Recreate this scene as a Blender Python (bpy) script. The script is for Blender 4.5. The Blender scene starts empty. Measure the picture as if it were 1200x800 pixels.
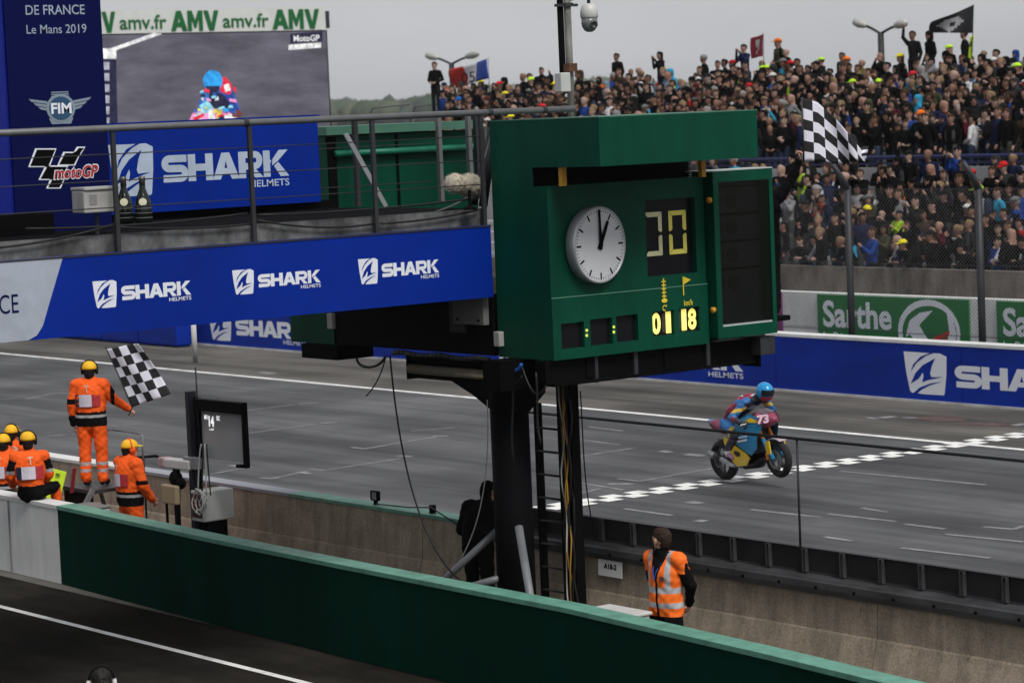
import bpy, bmesh, math, random
import numpy as np
from mathutils import Vector, Matrix
rnd = random.Random(7)
PI = math.pi
# ------------------------------------------------------------------ camera, world, sun, exposure
sc = bpy.context.scene
col = sc.collection
F_PX, YAW, PITCH, ROLL, CAM_H = 3226.6, 2.4859596, .08356739, -.0421376, 6.0
fw = np.array([math.cos(PITCH)*math.cos(YAW), math.cos(PITCH)*math.sin(YAW), -math.sin(PITCH)])
rt = np.cross(fw, [0, 0, 1]); rt /= np.linalg.norm(rt); up = np.cross(rt, fw)
_c, _s = math.cos(ROLL), math.sin(ROLL)
CM = np.array([_c*rt+_s*up, -_s*rt+_c*up, fw]); CP = np.array([0, 0, CAM_H])
cd = bpy.data.cameras.new('camera'); cam = bpy.data.objects.new('camera', cd); col.objects.link(cam)
cd.sensor_width = 36; cd.lens = F_PX/1200*36; cd.clip_end = 6000; cd.clip_start = .2
cd.dof.use_dof = True; cd.dof.focus_distance = 31.5; cd.dof.aperture_fstop = 3.2
cam.matrix_world = Matrix(((CM[0][0], CM[1][0], -CM[2][0], 0), (CM[0][1], CM[1][1], -CM[2][1], 0),
                           (CM[0][2], CM[1][2], -CM[2][2], CAM_H), (0, 0, 0, 1)))
sc.camera = cam
SUN_EL, SUN_AZ = math.radians(52), math.radians(-10)      # sun direction: elevation, azimuth measured from +X to +Y
w = bpy.data.worlds.new('World'); sc.world = w; w.use_nodes = True
nt = w.node_tree; nt.nodes.clear()
sky = nt.nodes.new('ShaderNodeTexSky'); sky.sky_type = 'NISHITA'; sky.sun_disc = False
sky.sun_elevation = SUN_EL; sky.sun_rotation = math.radians(90)-SUN_AZ
hs = nt.nodes.new('ShaderNodeHueSaturation'); hs.inputs['Saturation'].default_value = .08
mx = nt.nodes.new('ShaderNodeMix'); mx.data_type = 'RGBA'; mx.inputs[0].default_value = .85
bg = nt.nodes.new('ShaderNodeBackground'); bg.inputs[1].default_value = .1
wo = nt.nodes.new('ShaderNodeOutputWorld')
tc = nt.nodes.new('ShaderNodeTexCoord'); mp = nt.nodes.new('ShaderNodeMapping'); mp.inputs['Scale'].default_value = (1, 1, 3.5)
nz = nt.nodes.new('ShaderNodeTexNoise'); nz.inputs['Scale'].default_value = 3.4; nz.inputs['Detail'].default_value = 5
rp = nt.nodes.new('ShaderNodeValToRGB')
rp.color_ramp.elements[0].position = .3; rp.color_ramp.elements[0].color = (2.05, 2.08, 2.22, 1)
rp.color_ramp.elements[1].position = .75; rp.color_ramp.elements[1].color = (3.15, 3.18, 3.3, 1)
L = nt.links.new
L(tc.outputs['Generated'], mp.inputs[0]); L(mp.outputs[0], nz.inputs['Vector']); L(nz.outputs['Fac'], rp.inputs[0])
L(sky.outputs[0], hs.inputs['Color']); L(hs.outputs[0], mx.inputs[6]); L(rp.outputs[0], mx.inputs[7])
L(mx.outputs[2], bg.inputs[0]); L(bg.outputs[0], wo.inputs[0])
sd = bpy.data.lights.new('sun', 'SUN'); sd.energy = 1.5; sd.angle = math.radians(22); sd.color = (1, .97, .93)
so = bpy.data.objects.new('sun', sd); col.objects.link(so)
sdir = Vector((math.cos(SUN_EL)*math.cos(SUN_AZ), math.cos(SUN_EL)*math.sin(SUN_AZ), math.sin(SUN_EL)))
so.rotation_euler = sdir.to_track_quat('Z', 'Y').to_euler(); so.location = (0, 0, 60)
sc.view_settings.view_transform = 'Standard'; sc.view_settings.look = 'None'
sc.view_settings.exposure = .85; sc.view_settings.gamma = 1; sc.view_settings.use_curve_mapping = False
sc.render.engine = 'CYCLES'

# ------------------------------------------------------------------ photo measurements -> places
def ray(x, y): return CM.T @ np.array([(x-600)/F_PX, -(y-400)/F_PX, 1])
def Pz(x, y, z=0.): d = ray(x, y); return Vector(CP+d*(z-CAM_H)/d[2])
def Py(x, y, Y): d = ray(x, y); return Vector(CP+d*Y/d[1])
def Px(x, y, X): d = ray(x, y); return Vector(CP+d*X/d[0])
def PJ(P): q = CM @ (np.array(P, float)-CP); return 600+F_PX*q[0]/q[2], 400-F_PX*q[1]/q[2]

# ------------------------------------------------------------------ materials
MATS = {}
def mat(name, c, rough=.6, metal=0., var=.12, scale=3., bump=0., bscale=80., spec=.4, emit=0., fine=0., stretch=(1, 1, 1)):
    if name in MATS: return MATS[name]
    m = bpy.data.materials.new(name); m.use_nodes = True; n = m.node_tree.nodes; l = m.node_tree.links.new
    b = n['Principled BSDF']; b.inputs['Roughness'].default_value = rough; b.inputs['Metallic'].default_value = metal
    b.inputs['Specular IOR Level'].default_value = spec
    t = n.new('ShaderNodeTexCoord'); mpn = n.new('ShaderNodeMapping'); mpn.inputs['Scale'].default_value = stretch
    l(t.outputs['Object'], mpn.inputs[0])
    nzn = n.new('ShaderNodeTexNoise'); nzn.inputs['Scale'].default_value = scale; nzn.inputs['Detail'].default_value = 6; nzn.inputs['Roughness'].default_value = .6
    l(mpn.outputs[0], nzn.inputs['Vector'])
    r = n.new('ShaderNodeValToRGB'); e = r.color_ramp.elements
    e[0].position = .3; e[1].position = .7
    e[0].color = tuple(max(0, v*(1-var)) for v in c)+(1,); e[1].color = tuple(min(1, v*(1+var)) for v in c)+(1,)
    l(nzn.outputs['Fac'], r.inputs[0]); src = r.outputs[0]
    if fine:
        n2 = n.new('ShaderNodeTexNoise'); n2.inputs['Scale'].default_value = bscale; n2.inputs['Detail'].default_value = 3
        l(t.outputs['Object'], n2.inputs['Vector'])
        r2 = n.new('ShaderNodeValToRGB'); r2.color_ramp.elements[0].position = .3; r2.color_ramp.elements[1].position = .7
        r2.color_ramp.elements[0].color = (1-fine,)*3+(1,); r2.color_ramp.elements[1].color = (1+fine,)*3+(1,)
        l(n2.outputs['Fac'], r2.inputs[0])
        mm = n.new('ShaderNodeMix'); mm.data_type = 'RGBA'; mm.blend_type = 'MULTIPLY'; mm.inputs[0].default_value = 1
        l(src, mm.inputs[6]); l(r2.outputs[0], mm.inputs[7]); src = mm.outputs[2]
    l(src, b.inputs['Base Color'])
    if emit:
        l(src, b.inputs['Emission Color']); b.inputs['Emission Strength'].default_value = emit
    if bump:
        n3 = n.new('ShaderNodeTexNoise'); n3.inputs['Scale'].default_value = bscale; n3.inputs['Detail'].default_value = 4
        l(t.outputs['Object'], n3.inputs['Vector'])
        bp = n.new('ShaderNodeBump'); bp.inputs['Strength'].default_value = bump; bp.inputs['Distance'].default_value = .01
        l(n3.outputs['Fac'], bp.inputs['Height']); l(bp.outputs[0], b.inputs['Normal'])
    MATS[name] = m; return m

def asphalt(name, c, streak, rough=.7, speck=.35, dark=.6, spec=.2):
    """streaky asphalt: rubber bands along the track, blotches, speckle"""
    m = mat(name, c, rough=rough, var=.22, scale=.35, bump=.25, bscale=140, fine=speck, spec=spec)
    n = m.node_tree.nodes; l = m.node_tree.links.new; b = n['Principled BSDF']
    src = b.inputs['Base Color'].links[0].from_socket
    t = n.new('ShaderNodeTexCoord')
    for sc_, st, a, p0, p1 in ((1., (streak, .9, 1), dark, .40, .56), (1., (.25, .3, 1), .78, .42, .58), (1., (streak*4, 4, 1), .88, .42, .58)):
        mpn = n.new('ShaderNodeMapping'); mpn.inputs['Scale'].default_value = st
        l(t.outputs['Object'], mpn.inputs[0])
        q = n.new('ShaderNodeTexNoise'); q.inputs['Scale'].default_value = sc_; q.inputs['Detail'].default_value = 5
        l(mpn.outputs[0], q.inputs['Vector'])
        r = n.new('ShaderNodeValToRGB'); e = r.color_ramp.elements
        e[0].position = p0; e[1].position = p1; e[0].color = (a, a, a, 1); e[1].color = (1.1, 1.1, 1.1, 1)
        l(q.outputs['Fac'], r.inputs[0])
        mm = n.new('ShaderNodeMix'); mm.data_type = 'RGBA'; mm.blend_type = 'MULTIPLY'; mm.inputs[0].default_value = 1
        l(src, mm.inputs[6]); l(r.outputs[0], mm.inputs[7]); src = mm.outputs[2]
    l(src, b.inputs['Base Color'])
    return m

def stained(m, st, a, p0, p1, tint=(1, 1, 1)):
    n = m.node_tree.nodes; l = m.node_tree.links.new; b = n['Principled BSDF']
    src = b.inputs['Base Color'].links[0].from_socket
    t = n.new('ShaderNodeTexCoord'); mpn = n.new('ShaderNodeMapping'); mpn.inputs['Scale'].default_value = st
    l(t.outputs['Object'], mpn.inputs[0])
    q = n.new('ShaderNodeTexNoise'); q.inputs['Scale'].default_value = 1; q.inputs['Detail'].default_value = 6; q.inputs['Roughness'].default_value = .65
    l(mpn.outputs[0], q.inputs['Vector'])
    r = n.new('ShaderNodeValToRGB'); e = r.color_ramp.elements
    e[0].position = p0; e[1].position = p1; e[0].color = (a*tint[0], a*tint[1], a*tint[2], 1); e[1].color = (1, 1, 1, 1)
    l(q.outputs['Fac'], r.inputs[0])
    mm = n.new('ShaderNodeMix'); mm.data_type = 'RGBA'; mm.blend_type = 'MULTIPLY'; mm.inputs[0].default_value = 1
    l(src, mm.inputs[6]); l(r.outputs[0], mm.inputs[7]); l(mm.outputs[2], b.inputs['Base Color'])
    return m

GREEN = stained(mat('green_paint', (.0, .062, .034), rough=.45, var=.12, scale=1.2, spec=.15, bump=.6, bscale=1.6), (2.5, 2.5, .35), .70, .35, .62)
GREEND = stained(mat('green_wall_paint', (.0, .030, .018), rough=.7, var=.12, scale=.8, spec=.04, bump=.1, bscale=30), (1.5, 1.5, .4), .7, .35, .65)
CAPG = stained(mat('pale_green_cap', (.12, .32, .24), rough=.5, var=.15, scale=3), (4, 4, 1), .65, .3, .55)
BLUE = mat('banner_blue', (.0002, .020, .25), rough=.45, var=.16, scale=.7, spec=.15, bump=1., bscale=2.2)
NAVY = mat('banner_navy', (.0004, .003, .055), rough=.5, var=.05, scale=1, spec=.12)
BLUEB = stained(mat('barrier_blue', (.002, .030, .34), rough=.55, var=.1, scale=.8, spec=.15), (.6, 1, 2), .75, .35, .6)
WHITE = mat('white_print', (.76, .79, .86), rough=.5, var=.04, scale=2)
BANW = stained(mat('banner_grey_white', (.40, .44, .52), rough=.5, var=.05, scale=1), (2, 2, 2), .88, .4, .55)
WPAINT = stained(mat('white_road_paint', (.86, .86, .84), rough=.6, var=.1, scale=4, fine=.1, bscale=60), (3, 3, 3), .72, .36, .5)
WFAINT = stained(mat('worn_road_paint', (.27, .27, .27), rough=.7, var=.2, scale=4, fine=.2, bscale=90), (2.5, 5, 3), .55, .38, .62)
BLACK = mat('black_metal', (.0035, .0035, .004), rough=.6, var=.25, scale=4, spec=.05)
BLACKP = mat('black_rubber', (.006, .006, .006), rough=.75, var=.2, scale=6, spec=.15)
DGREY = mat('dark_grey_steel', (.032, .033, .036), rough=.55, metal=.2, var=.2, scale=5)
STEEL = stained(mat('galvanised_steel', (.30, .31, .33), rough=.45, metal=.6, var=.15, scale=6), (3, 3, 1), .6, .35, .6)
RAILST = mat('rail_steel', (.15, .153, .16), rough=.5, metal=.3, var=.15, scale=6)
LGREY = stained(mat('light_grey_box', (.42, .42, .40), rough=.5, var=.08, scale=3), (3, 3, 1), .7, .3, .55)
CABLE = mat('black_cable', (.008, .008, .009), rough=.5, var=.1, spec=.4)
CABLEY = mat('yellow_cable', (.38, .20, .03), rough=.5)
CABLEW = mat('white_cable', (.45, .45, .43), rough=.5)
CONC = stained(stained(mat('track_wall_concrete', (.34, .28, .215), rough=.85, var=.22, scale=2.2, bump=.35, bscale=40, fine=.22, spec=.2), (5, 5, .7), .68, .36, .58), (14, 14, 9), .45, .27, .36)
CONC2 = stained(mat('grandstand_concrete', (.22, .195, .175), rough=.9, var=.25, scale=1.4, bump=.3, bscale=20, fine=.2, spec=.2), (2.2, 2.2, .5), .5, .36, .6)
WCONC = stained(mat('white_painted_concrete', (.74, .75, .75), rough=.8, var=.06, scale=1.2, bump=.2, bscale=30, spec=.25), (2.5, 2.5, .6), .78, .3, .6)
PCONC = mat('pale_concrete', (.36, .36, .37), rough=.85, var=.15, scale=1.5, fine=.15)
CARPET = mat('black_deck_carpet', (.008, .008, .009), rough=.9, var=.3, scale=8, bump=.4, bscale=120, spec=.02)
ORANGE = mat('hi_vis_orange', (.95, .115, .012), rough=.7, var=.16, scale=9, bump=.35, bscale=22, spec=.2)
ORANGEV = mat('hi_vis_vest', (1.0, .17, .02), rough=.65, var=.12, scale=9, bump=.35, bscale=20, spec=.2)
REFL = mat('reflective_tape', (.40, .40, .42), rough=.35, var=.1)
BLKCL = mat('black_cloth', (.007, .007, .008), rough=.85, var=.25, scale=7, bump=.3, bscale=25, spec=.03)
YELLOW = mat('yellow_cap_cloth', (.85, .46, .015), rough=.7, var=.1, scale=9)
YBOLT = mat('yellow_bolt', (.60, .30, .02), rough=.5, var=.2, scale=20)
FLUO = mat('fluorescent_yellow', (.60, .85, .02), rough=.6, var=.06)
SKIN = mat('skin', (.50, .27, .19), rough=.6, var=.1, scale=12)
HAIRB = mat('brown_hair', (.035, .016, .010), rough=.8, var=.6, scale=60, bump=.8, bscale=180)
HAIRK = mat('black_hair', (.008, .007, .006), rough=.6, var=.3, scale=30)
GLASSD = mat('dark_display_glass', (.006, .006, .008), rough=.3, var=.2, scale=3, spec=.2)
DIGIT = mat('flip_segment_yellow', (.95, .86, .16), rough=.5, var=.06)
LED = mat('lit_yellow_segment', (1.0, .88, .22), rough=.5, var=.02, emit=.35)
DIGOFF = mat('unlit_segment', (.05, .045, .035), rough=.6)
PRINTY = mat('yellow_print', (.75, .58, .03), rough=.5)
CLOCKW = mat('clock_dial', (.62, .64, .66), rough=.45, var=.03)
CLOCKR = mat('clock_rim', (.42, .43, .45), rough=.35, metal=.4, var=.1)

# ------------------------------------------------------------------ mesh building
class MB:
    def __init__(s): s.v = []; s.f = []; s.m = []; s.cur = 0
    def quad(s, a, b, c, d): i = len(s.v); s.v += [tuple(a), tuple(b), tuple(c), tuple(d)]; s.f.append((i, i+1, i+2, i+3)); s.m.append(s.cur)
    def poly(s, pts): i = len(s.v); s.v += [tuple(p) for p in pts]; s.f.append(tuple(range(i, i+len(pts)))); s.m.append(s.cur)
    def box(s, lo, hi, bev=0.):
        x0, y0, z0 = [min(a, b) for a, b in zip(lo, hi)]; x1, y1, z1 = [max(a, b) for a, b in zip(lo, hi)]
        return s.hexa([(x0, y0, z0), (x1, y0, z0), (x1, y1, z0), (x0, y1, z0), (x0, y0, z1), (x1, y0, z1), (x1, y1, z1), (x0, y1, z1)])
    def hexa(s, p):
        i = len(s.v); s.v += [tuple(q) for q in p]
        for q in ((3, 2, 1, 0), (4, 5, 6, 7), (0, 1, 5, 4), (1, 2, 6, 5), (2, 3, 7, 6), (3, 0, 4, 7)): s.f.append(tuple(i+k for k in q)); s.m.append(s.cur)
        return s
    def bar(s, p0, p1, wd, ht, upv=(0, 0, 1)):
        p0 = Vector(p0); p1 = Vector(p1); d = (p1-p0).normalized(); u = Vector(upv)
        sdv = d.cross(u)
        if sdv.length < 1e-4: sdv = d.cross(Vector((1, 0, 0)))
        sdv.normalize(); u = sdv.cross(d); a = sdv*wd/2; b = u*ht/2
        return s.hexa([p0-a-b, p0+a-b, p0+a+b, p0-a+b, p1-a-b, p1+a-b, p1+a+b, p1-a+b])
    def ring(s, c, a, b, n): return [Vector(c)+a*math.cos(2*PI*k/n)+b*math.sin(2*PI*k/n) for k in range(n)]
    def loft(s, rings, cap=True, close=True):
        n = len(rings[0]); i = len(s.v)
        for r in rings: s.v += [tuple(p) for p in r]
        for j in range(len(rings)-1):
            for k in range(n if close else n-1):
                a = i+j*n+k; b = i+j*n+(k+1) % n; s.f.append((a, b, b+n, a+n)); s.m.append(s.cur)
        if cap:
            s.f.append(tuple(i+k for k in reversed(range(n)))); s.m.append(s.cur)
            s.f.append(tuple(i+(len(rings)-1)*n+k for k in range(n))); s.m.append(s.cur)
        return s
    def tube(s, pts, r, n=8):
        pts = [Vector(p) for p in pts]; R = []
        rr = r if isinstance(r, (list, tuple)) else [r]*len(pts)
        d0 = (pts[1]-pts[0]).normalized(); ref = Vector((0, 0, 1)) if abs(d0.z) < .9 else Vector((1, 0, 0))
        for k, p in enumerate(pts):
            d = (pts[min(k+1, len(pts)-1)]-pts[max(k-1, 0)]).normalized()
            a = d.cross(ref)
            if a.length < 1e-5: a = d.cross(Vector((0, 1, 0)))
            a.normalize(); b = d.cross(a)
            R.append(s.ring(p, a*rr[k], b*rr[k], n))
        return s.loft(R)
    def lathe(s, prof, o, axis, n=24):
        """prof: list of (radius, along axis)"""
        ax = Vector(axis).normalized(); a = ax.orthogonal().normalized(); b = ax.cross(a); o = Vector(o)
        return s.loft([s.ring(o+ax*h, a*max(r, 1e-4), b*max(r, 1e-4), n) for r, h in prof])
    def extrude(s, pts, depth):
        """pts: 3-D polygon, depth: vector"""
        pts = [Vector(p) for p in pts]; d = Vector(depth); n = len(pts); i = len(s.v)
        s.v += [tuple(p) for p in pts]+[tuple(p+d) for p in pts]
        s.f.append(tuple(i+k for k in range(n))); s.m.append(s.cur); s.f.append(tuple(i+n+k for k in reversed(range(n)))); s.m.append(s.cur)
        for k in range(n): s.f.append((i+k, i+n+k, i+n+(k+1) % n, i+(k+1) % n)); s.m.append(s.cur)
        return s
    def ell(s, c, rx, ry, rz, n=12, m=8):
        c = Vector(c); R = []
        for j in range(m+1):
            th = -PI/2+PI*j/m; q = max(math.cos(th), 1e-3)
            R.append([c+Vector((rx*q*math.cos(2*PI*k/n), ry*q*math.sin(2*PI*k/n), rz*math.sin(th))) for k in range(n)])
        return s.loft(R)
    def mesh(s, name, mats, smooth=False):
        me = bpy.data.meshes.new(name); me.from_pydata(s.v, [], s.f)
        for m_ in (mats if isinstance(mats, (list, tuple)) else [mats]): me.materials.append(m_)
        me.polygons.foreach_set('material_index', s.m)
        if smooth: me.shade_smooth()
        bm = bmesh.new(); bm.from_mesh(me); bmesh.ops.recalc_face_normals(bm, faces=bm.faces[:]); bm.to_mesh(me); bm.free()
        me.update(); return me
    def build(s, name, mats, parent=None, smooth=False, bev=0.):
        o = bpy.data.objects.new(name, s.mesh(name, mats, smooth)); col.objects.link(o)
        if parent: o.parent = parent; o.matrix_parent_inverse = pinv(parent)
        if bev:
            b = o.modifiers.new('bevel', 'BEVEL'); b.width = bev; b.segments = 2; b.limit_method = 'ANGLE'; b.angle_limit = math.radians(40)
        return o
def wmat(o): return (wmat(o.parent) @ o.matrix_parent_inverse @ o.matrix_basis) if o.parent else o.matrix_basis.copy()
def pinv(p): return wmat(p).inverted()
def tag(o, label=None, cat=None, group=None, kind=None):
    if label: o['label'] = label
    if cat: o['category'] = cat
    if group: o['group'] = group
    if kind: o['kind'] = kind
    return o
def thing(name, label, cat, loc=(0, 0, 0), rz=0., group=None):
    o = bpy.data.objects.new(name, None); col.objects.link(o); o.location = loc; o.rotation_euler = (0, 0, rz); o.empty_display_size = .2
    return tag(o, label, cat, group)
def copy_tree(o, parent=None):
    c = o.copy(); col.objects.link(c)
    if parent: c.parent = parent
    for ch in list(o.children): copy_tree(ch, c)
    return c

# flat print: shapes laid on a plane (origin, u, v); n = u x v is the side that is read
class Plane:
    def __init__(s, o, u, v): s.o = Vector(o); s.u = Vector(u).normalized(); s.v = Vector(v).normalized(); s.n = s.u.cross(s.v)
    def at(s, a, b, h=0.): return s.o+s.u*a+s.v*b+s.n*h
    def uv(s, p): d = Vector(p)-s.o; return d.dot(s.u), d.dot(s.v)
def flat(mb, pl, pts, h=.003, t=.002):
    p = [pl.at(a, b, h-t) for a, b in pts]
    mb.extrude(p, pl.n*t)
TXT = {}
def text_data(s, bold=0., shear=0.):
    k = (s, bold, shear)
    if k in TXT: return TXT[k]
    cu = bpy.data.curves.new('t', 'FONT'); cu.body = s; cu.size = 1; cu.offset = bold; cu.shear = shear; cu.fill_mode = 'FRONT'; cu.resolution_u = 4
    ob = bpy.data.objects.new('t', cu); col.objects.link(ob); bpy.context.view_layer.update()
    dg = bpy.context.evaluated_depsgraph_get(); me = bpy.data.meshes.new_from_object(ob.evaluated_get(dg))
    v = np.array([q.co[:] for q in me.vertices]); f = [tuple(p.vertices) for p in me.polygons]
    bpy.data.objects.remove(ob); bpy.data.curves.remove(cu); bpy.data.meshes.remove(me)
    TXT[k] = (v, f); return TXT[k]
def text(mb, pl, s, u0, u1, v0, v1, h=.003, bold=0., shear=0., skew=0.):
    v, f = text_data(s, bold, shear)
    lo = v.min(0); hi = v.max(0); i = len(mb.v)
    for q in v:
        a = (q[0]-lo[0])/(hi[0]-lo[0]); b = (q[1]-lo[1])/(hi[1]-lo[1])
        mb.v.append(tuple(pl.at(u0+(u1-u0)*a, v0+(v1-v0)*b, h)))
    for q in f: mb.f.append(tuple(i+k for k in q)); mb.m.append(mb.cur)
def disc_pts(cx, cy, rx, ry, n=28, a0=0., a1=2*PI): return [(cx+rx*math.cos(a0+(a1-a0)*k/n), cy+ry*math.sin(a0+(a1-a0)*k/n)) for k in range(n if abs(a1-a0-2*PI) < 1e-6 else n+1)]
def strip(cl, wd):
    out = []; L_ = []
    for k, p in enumerate(cl):
        a = cl[max(k-1, 0)]; b = cl[min(k+1, len(cl)-1)]; d = Vector((b[0]-a[0], b[1]-a[1])).normalized(); n_ = Vector((-d.y, d.x))*wd/2; L_.append(((p[0]+n_.x, p[1]+n_.y), (p[0]-n_.x, p[1]-n_.y)))
    for (a, b), (c, d) in zip(L_[:-1], L_[1:]): out.append([a, b, d, c])
    return out
def arc(cx, cy, rx, ry, a0, a1, n): return [(cx+rx*math.cos(math.radians(a0+(a1-a0)*k/n)), cy+ry*math.sin(math.radians(a0+(a1-a0)*k/n))) for k in range(n+1)]
GLY = {'S': strip([(.97, .86), (.80, .865)]+arc(.27, .685, .165, .18, 90, 270, 8)+arc(.73, .315, .165, .18, 90, -90, 8)+[(.20, .135), (.03, .14)], .27),
       'H': [[(0, 0), (.30, 0), (.30, 1), (0, 1)], [(.30, .37), (.70, .37), (.70, .63), (.30, .63)], [(.70, 0), (1, 0), (1, 1), (.70, 1)]],
       'A': [[(-.04, 0), (.27, 0), (.36, .20), (.44, .42), (.5, .70), (.5, 1), (.34, 1)], [(1.04, 0), (.66, 1), (.5, 1), (.5, .70), (.56, .42), (.64, .20), (.73, 0)], [(.36, .20), (.64, .20), (.56, .42), (.44, .42)]],
       'R': [[(0, 0), (.29, 0), (.29, 1), (0, 1)]]+strip([(.29, .875), (.68, .875)]+arc(.70, .66, .165, .215, 85, -85, 6)+[(.60, .44), (.29, .44)], .25)+[[(.44, .32), (.70, .32), (1.02, 0), (.66, 0)]],
       'K': [[(0, 0), (.28, 0), (.28, .50), (.34, .60), (.28, .66), (.28, 1), (0, 1)], [(.36, .42), (.60, .58), (1.04, 1), (.66, 1), (.38, .66)], [(.62, .55), (.44, .40), (.70, 0), (1.06, 0)]],
       'M': [[(0, 0), (.27, 0), (.27, .58), (.44, .14), (.5, .14), (.5, .52), (.30, 1), (0, 1)], [(1, 0), (1, 1), (.70, 1), (.5, .52), (.5, .14), (.56, .14), (.73, .58), (.73, 0)]],
       'V': [[(0, 1), (.34, 0), (.5, 0), (.5, .36), (.31, 1)], [(1, 1), (.69, 1), (.5, .36), (.5, 0), (.66, 0)]]}
def glyphs(mb, pl, s, u0, u1, v0, v1, gap=.05, h=.003):
    n = len(s); w_ = (u1-u0)/n
    for k, ch in enumerate(s):
        for P in GLY[ch]: mb.poly([pl.at(u0+w_*(k+gap/2+a*(1-gap)), v0+(v1-v0)*b, h) for a, b in P])
SHIELD = [(0, 1), (.12, 1.0), (.5, .995), (.85, 1.0), (1, .93), (.985, .5), (.93, .03), (.9, 0), (.5, -.005), (.17, .01), (.13, .05), (.05, .5)]
FIN = [(.15, .23), (.27, .50), (.45, .70), (.74, .88), (.66, .70), (.61, .50), (.64, .42), (.90, .44), (.55, .34), (.42, .28), (.46, .44), (.44, .52), (.34, .36)]
SW1 = [(.16, .52), (.30, .74), (.52, .92), (.70, 1.0), (.62, 1.0), (.40, .90), (.22, .70)]
SW2 = [(.20, .0), (.36, .15), (.62, .27), (.88, .33), (.60, .22), (.40, .10), (.30, 0)]
def shark_logo(parent, pl, u0, u1, v0, v1, ink, under, helm=True):
    W = u1-u0; Hh = v1-v0; sw = .24*W
    mb = MB(); flat(mb, pl, [(u0+a*sw, v0+b*Hh) for a, b in SHIELD])
    mb.cur = 1
    for shp in (FIN, SW1, SW2): flat(mb, pl, [(u0+a*sw, v0+b*Hh) for a, b in shp], h=.006)
    mb.build('shield_emblem', [ink, under], parent)
    mb = MB(); glyphs(mb, pl, 'SHARK', u0+.285*W, u1-.005*W, v0+.22*Hh, v0+.745*Hh, .02)
    mb.build('lettering', ink, parent)
    if helm:
        mb = MB(); text(mb, pl, 'HELMETS', u0+.77*W, u1, v0+.03*Hh, v0+.17*Hh, bold=.012); mb.build('lettering', ink, parent)

def catenary(p0, p1, sag, n=14):
    p0 = Vector(p0); p1 = Vector(p1)
    return [p0.lerp(p1, k/n)-Vector((0, 0, sag*4*(k/n)*(1-k/n))) for k in range(n+1)]

# ================================================================== SETTING
def sheet(name, x0, x1, y0, y1, z, m):
    mb = MB(); mb.quad((x0, y0, z), (x1, y0, z), (x1, y1, z), (x0, y1, z)); return tag(mb.build(name, m), kind='structure')
sheet('ground', -6000, 1500, -1500, 6000, -.02, mat('ground_earth', (.075, .08, .05), var=.3, scale=.05, rough=.95))
sheet('pit_lane', -140, 60, -12, 17.0, -.008, asphalt('pit_asphalt', (.024, .0215, .0185), .4, rough=.95, speck=.85, dark=.7, spec=.02))
sheet('service_strip', -140, 60, 17.0, 20.05, -.004, mat('service_concrete', (.10, .095, .085), rough=.9, var=.3, scale=1.5, fine=.3))
sheet('race_track', -200, 60, 20.05, 34.66, 0, asphalt('track_asphalt', (.096, .098, .103), .05, rough=.62, speck=.18, dark=.70, spec=.12))
sheet('run_off', -200, 60, 34.66, 41.5, 0.0, asphalt('runoff_asphalt', (.108, .102, .093), .06, rough=.8, speck=.2, dark=.62))
def line(name, pts, wd, m, z=.004):
    mb = MB()
    for (a, b) in zip(pts[:-1], pts[1:]):
        a = Vector((a[0], a[1], z)); b = Vector((b[0], b[1], z)); d = (b-a).normalized(); q = Vector((-d.y, d.x, 0))*wd/2
        mb.quad(a-q, b-q, b+q, a+q)
    return tag(mb.build(name, m), kind='structure')
line('track_edge_line', [(-200, 34.55), (60, 34.55)], .16, WPAINT)
line('pit_lane_line', [(-140, 15.84), (60, 15.84)], .10, WPAINT)
# start and finish line: a band of three checker columns
mb = MB(); q = .255; y = 20.35; k = 0
while y < 36.6:
    for cx in ((-.5,) if k % 2 else (.5,)):
        ov = .028
        mb.quad((-32.42+(cx-.5)*q-ov, y-ov, .009+.0005*(k % 2)), (-32.42+(cx+.5)*q+ov, y-ov, .009+.0005*(k % 2)), (-32.42+(cx+.5)*q+ov, y+q+ov, .009+.0005*(k % 2)), (-32.42+(cx-.5)*q-ov, y+q+ov, .009+.0005*(k % 2)))
    y += q; k += 1
tag(mb.build('start_finish_line', WPAINT), kind='structure')
# worn grid bays and marks on the asphalt (pixel pairs on the ground)
marks = [((985, 552), (1155, 568), .09), ((970, 602), (1050, 611), .10), ((880, 597), (962, 606), .10), ((1060, 614), (1108, 620), .10), ((1108, 626), (1200, 635), .10), ((1056, 642), (1160, 654), .10),
         ((1152, 617), (1188, 620), .09), ((1188, 620), (1200, 616), .09), ((966, 629), (1000, 634), .11), ((732, 596), (788, 604), .10), ((806, 588), (821, 590), .2), ((815, 610), (827, 611), .2), ((804, 532), (824, 534), .2), ((775, 528), (785, 530), .16),
         ((664, 563), (730, 574), .09), ((665, 582), (705, 572), .08), ((724, 561), (750, 564), .08), ((750, 564), (835, 549), .08), ((712, 567), (742, 567), .18), ((664, 513), (726, 521), .08), ((664, 537), (742, 525), .08),
         ((412, 524), (427, 526), .09), ((427, 526), (510, 512), .09), ((508, 511), (525, 511), .16), ((482, 505), (532, 501), .08), ((363, 549), (380, 551), .10), ((380, 551), (470, 537), .08), ((465, 534), (482, 535), .14),
         ((290, 508), (370, 497), .08), ((375, 496), (395, 495), .15), ((288, 481), (345, 474), .07), ((350, 473), (372, 472), .12), ((305, 560), (320, 561), .14), ((318, 561), (360, 552), .09), ((350, 553), (363, 555), .14), ((245, 556), (290, 548), .09), ((270, 545), (294, 548), .14),
         ((30, 468), (62, 461), .08), ((62, 461), (90, 461), .12), ((55, 511), (88, 509), .1), ((130, 500), (165, 497), .1), ((0, 468), (30, 466), .07), ((690, 500), (730, 505), .07), ((1010, 595), (1040, 600), .09)]
mb = MB()
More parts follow.
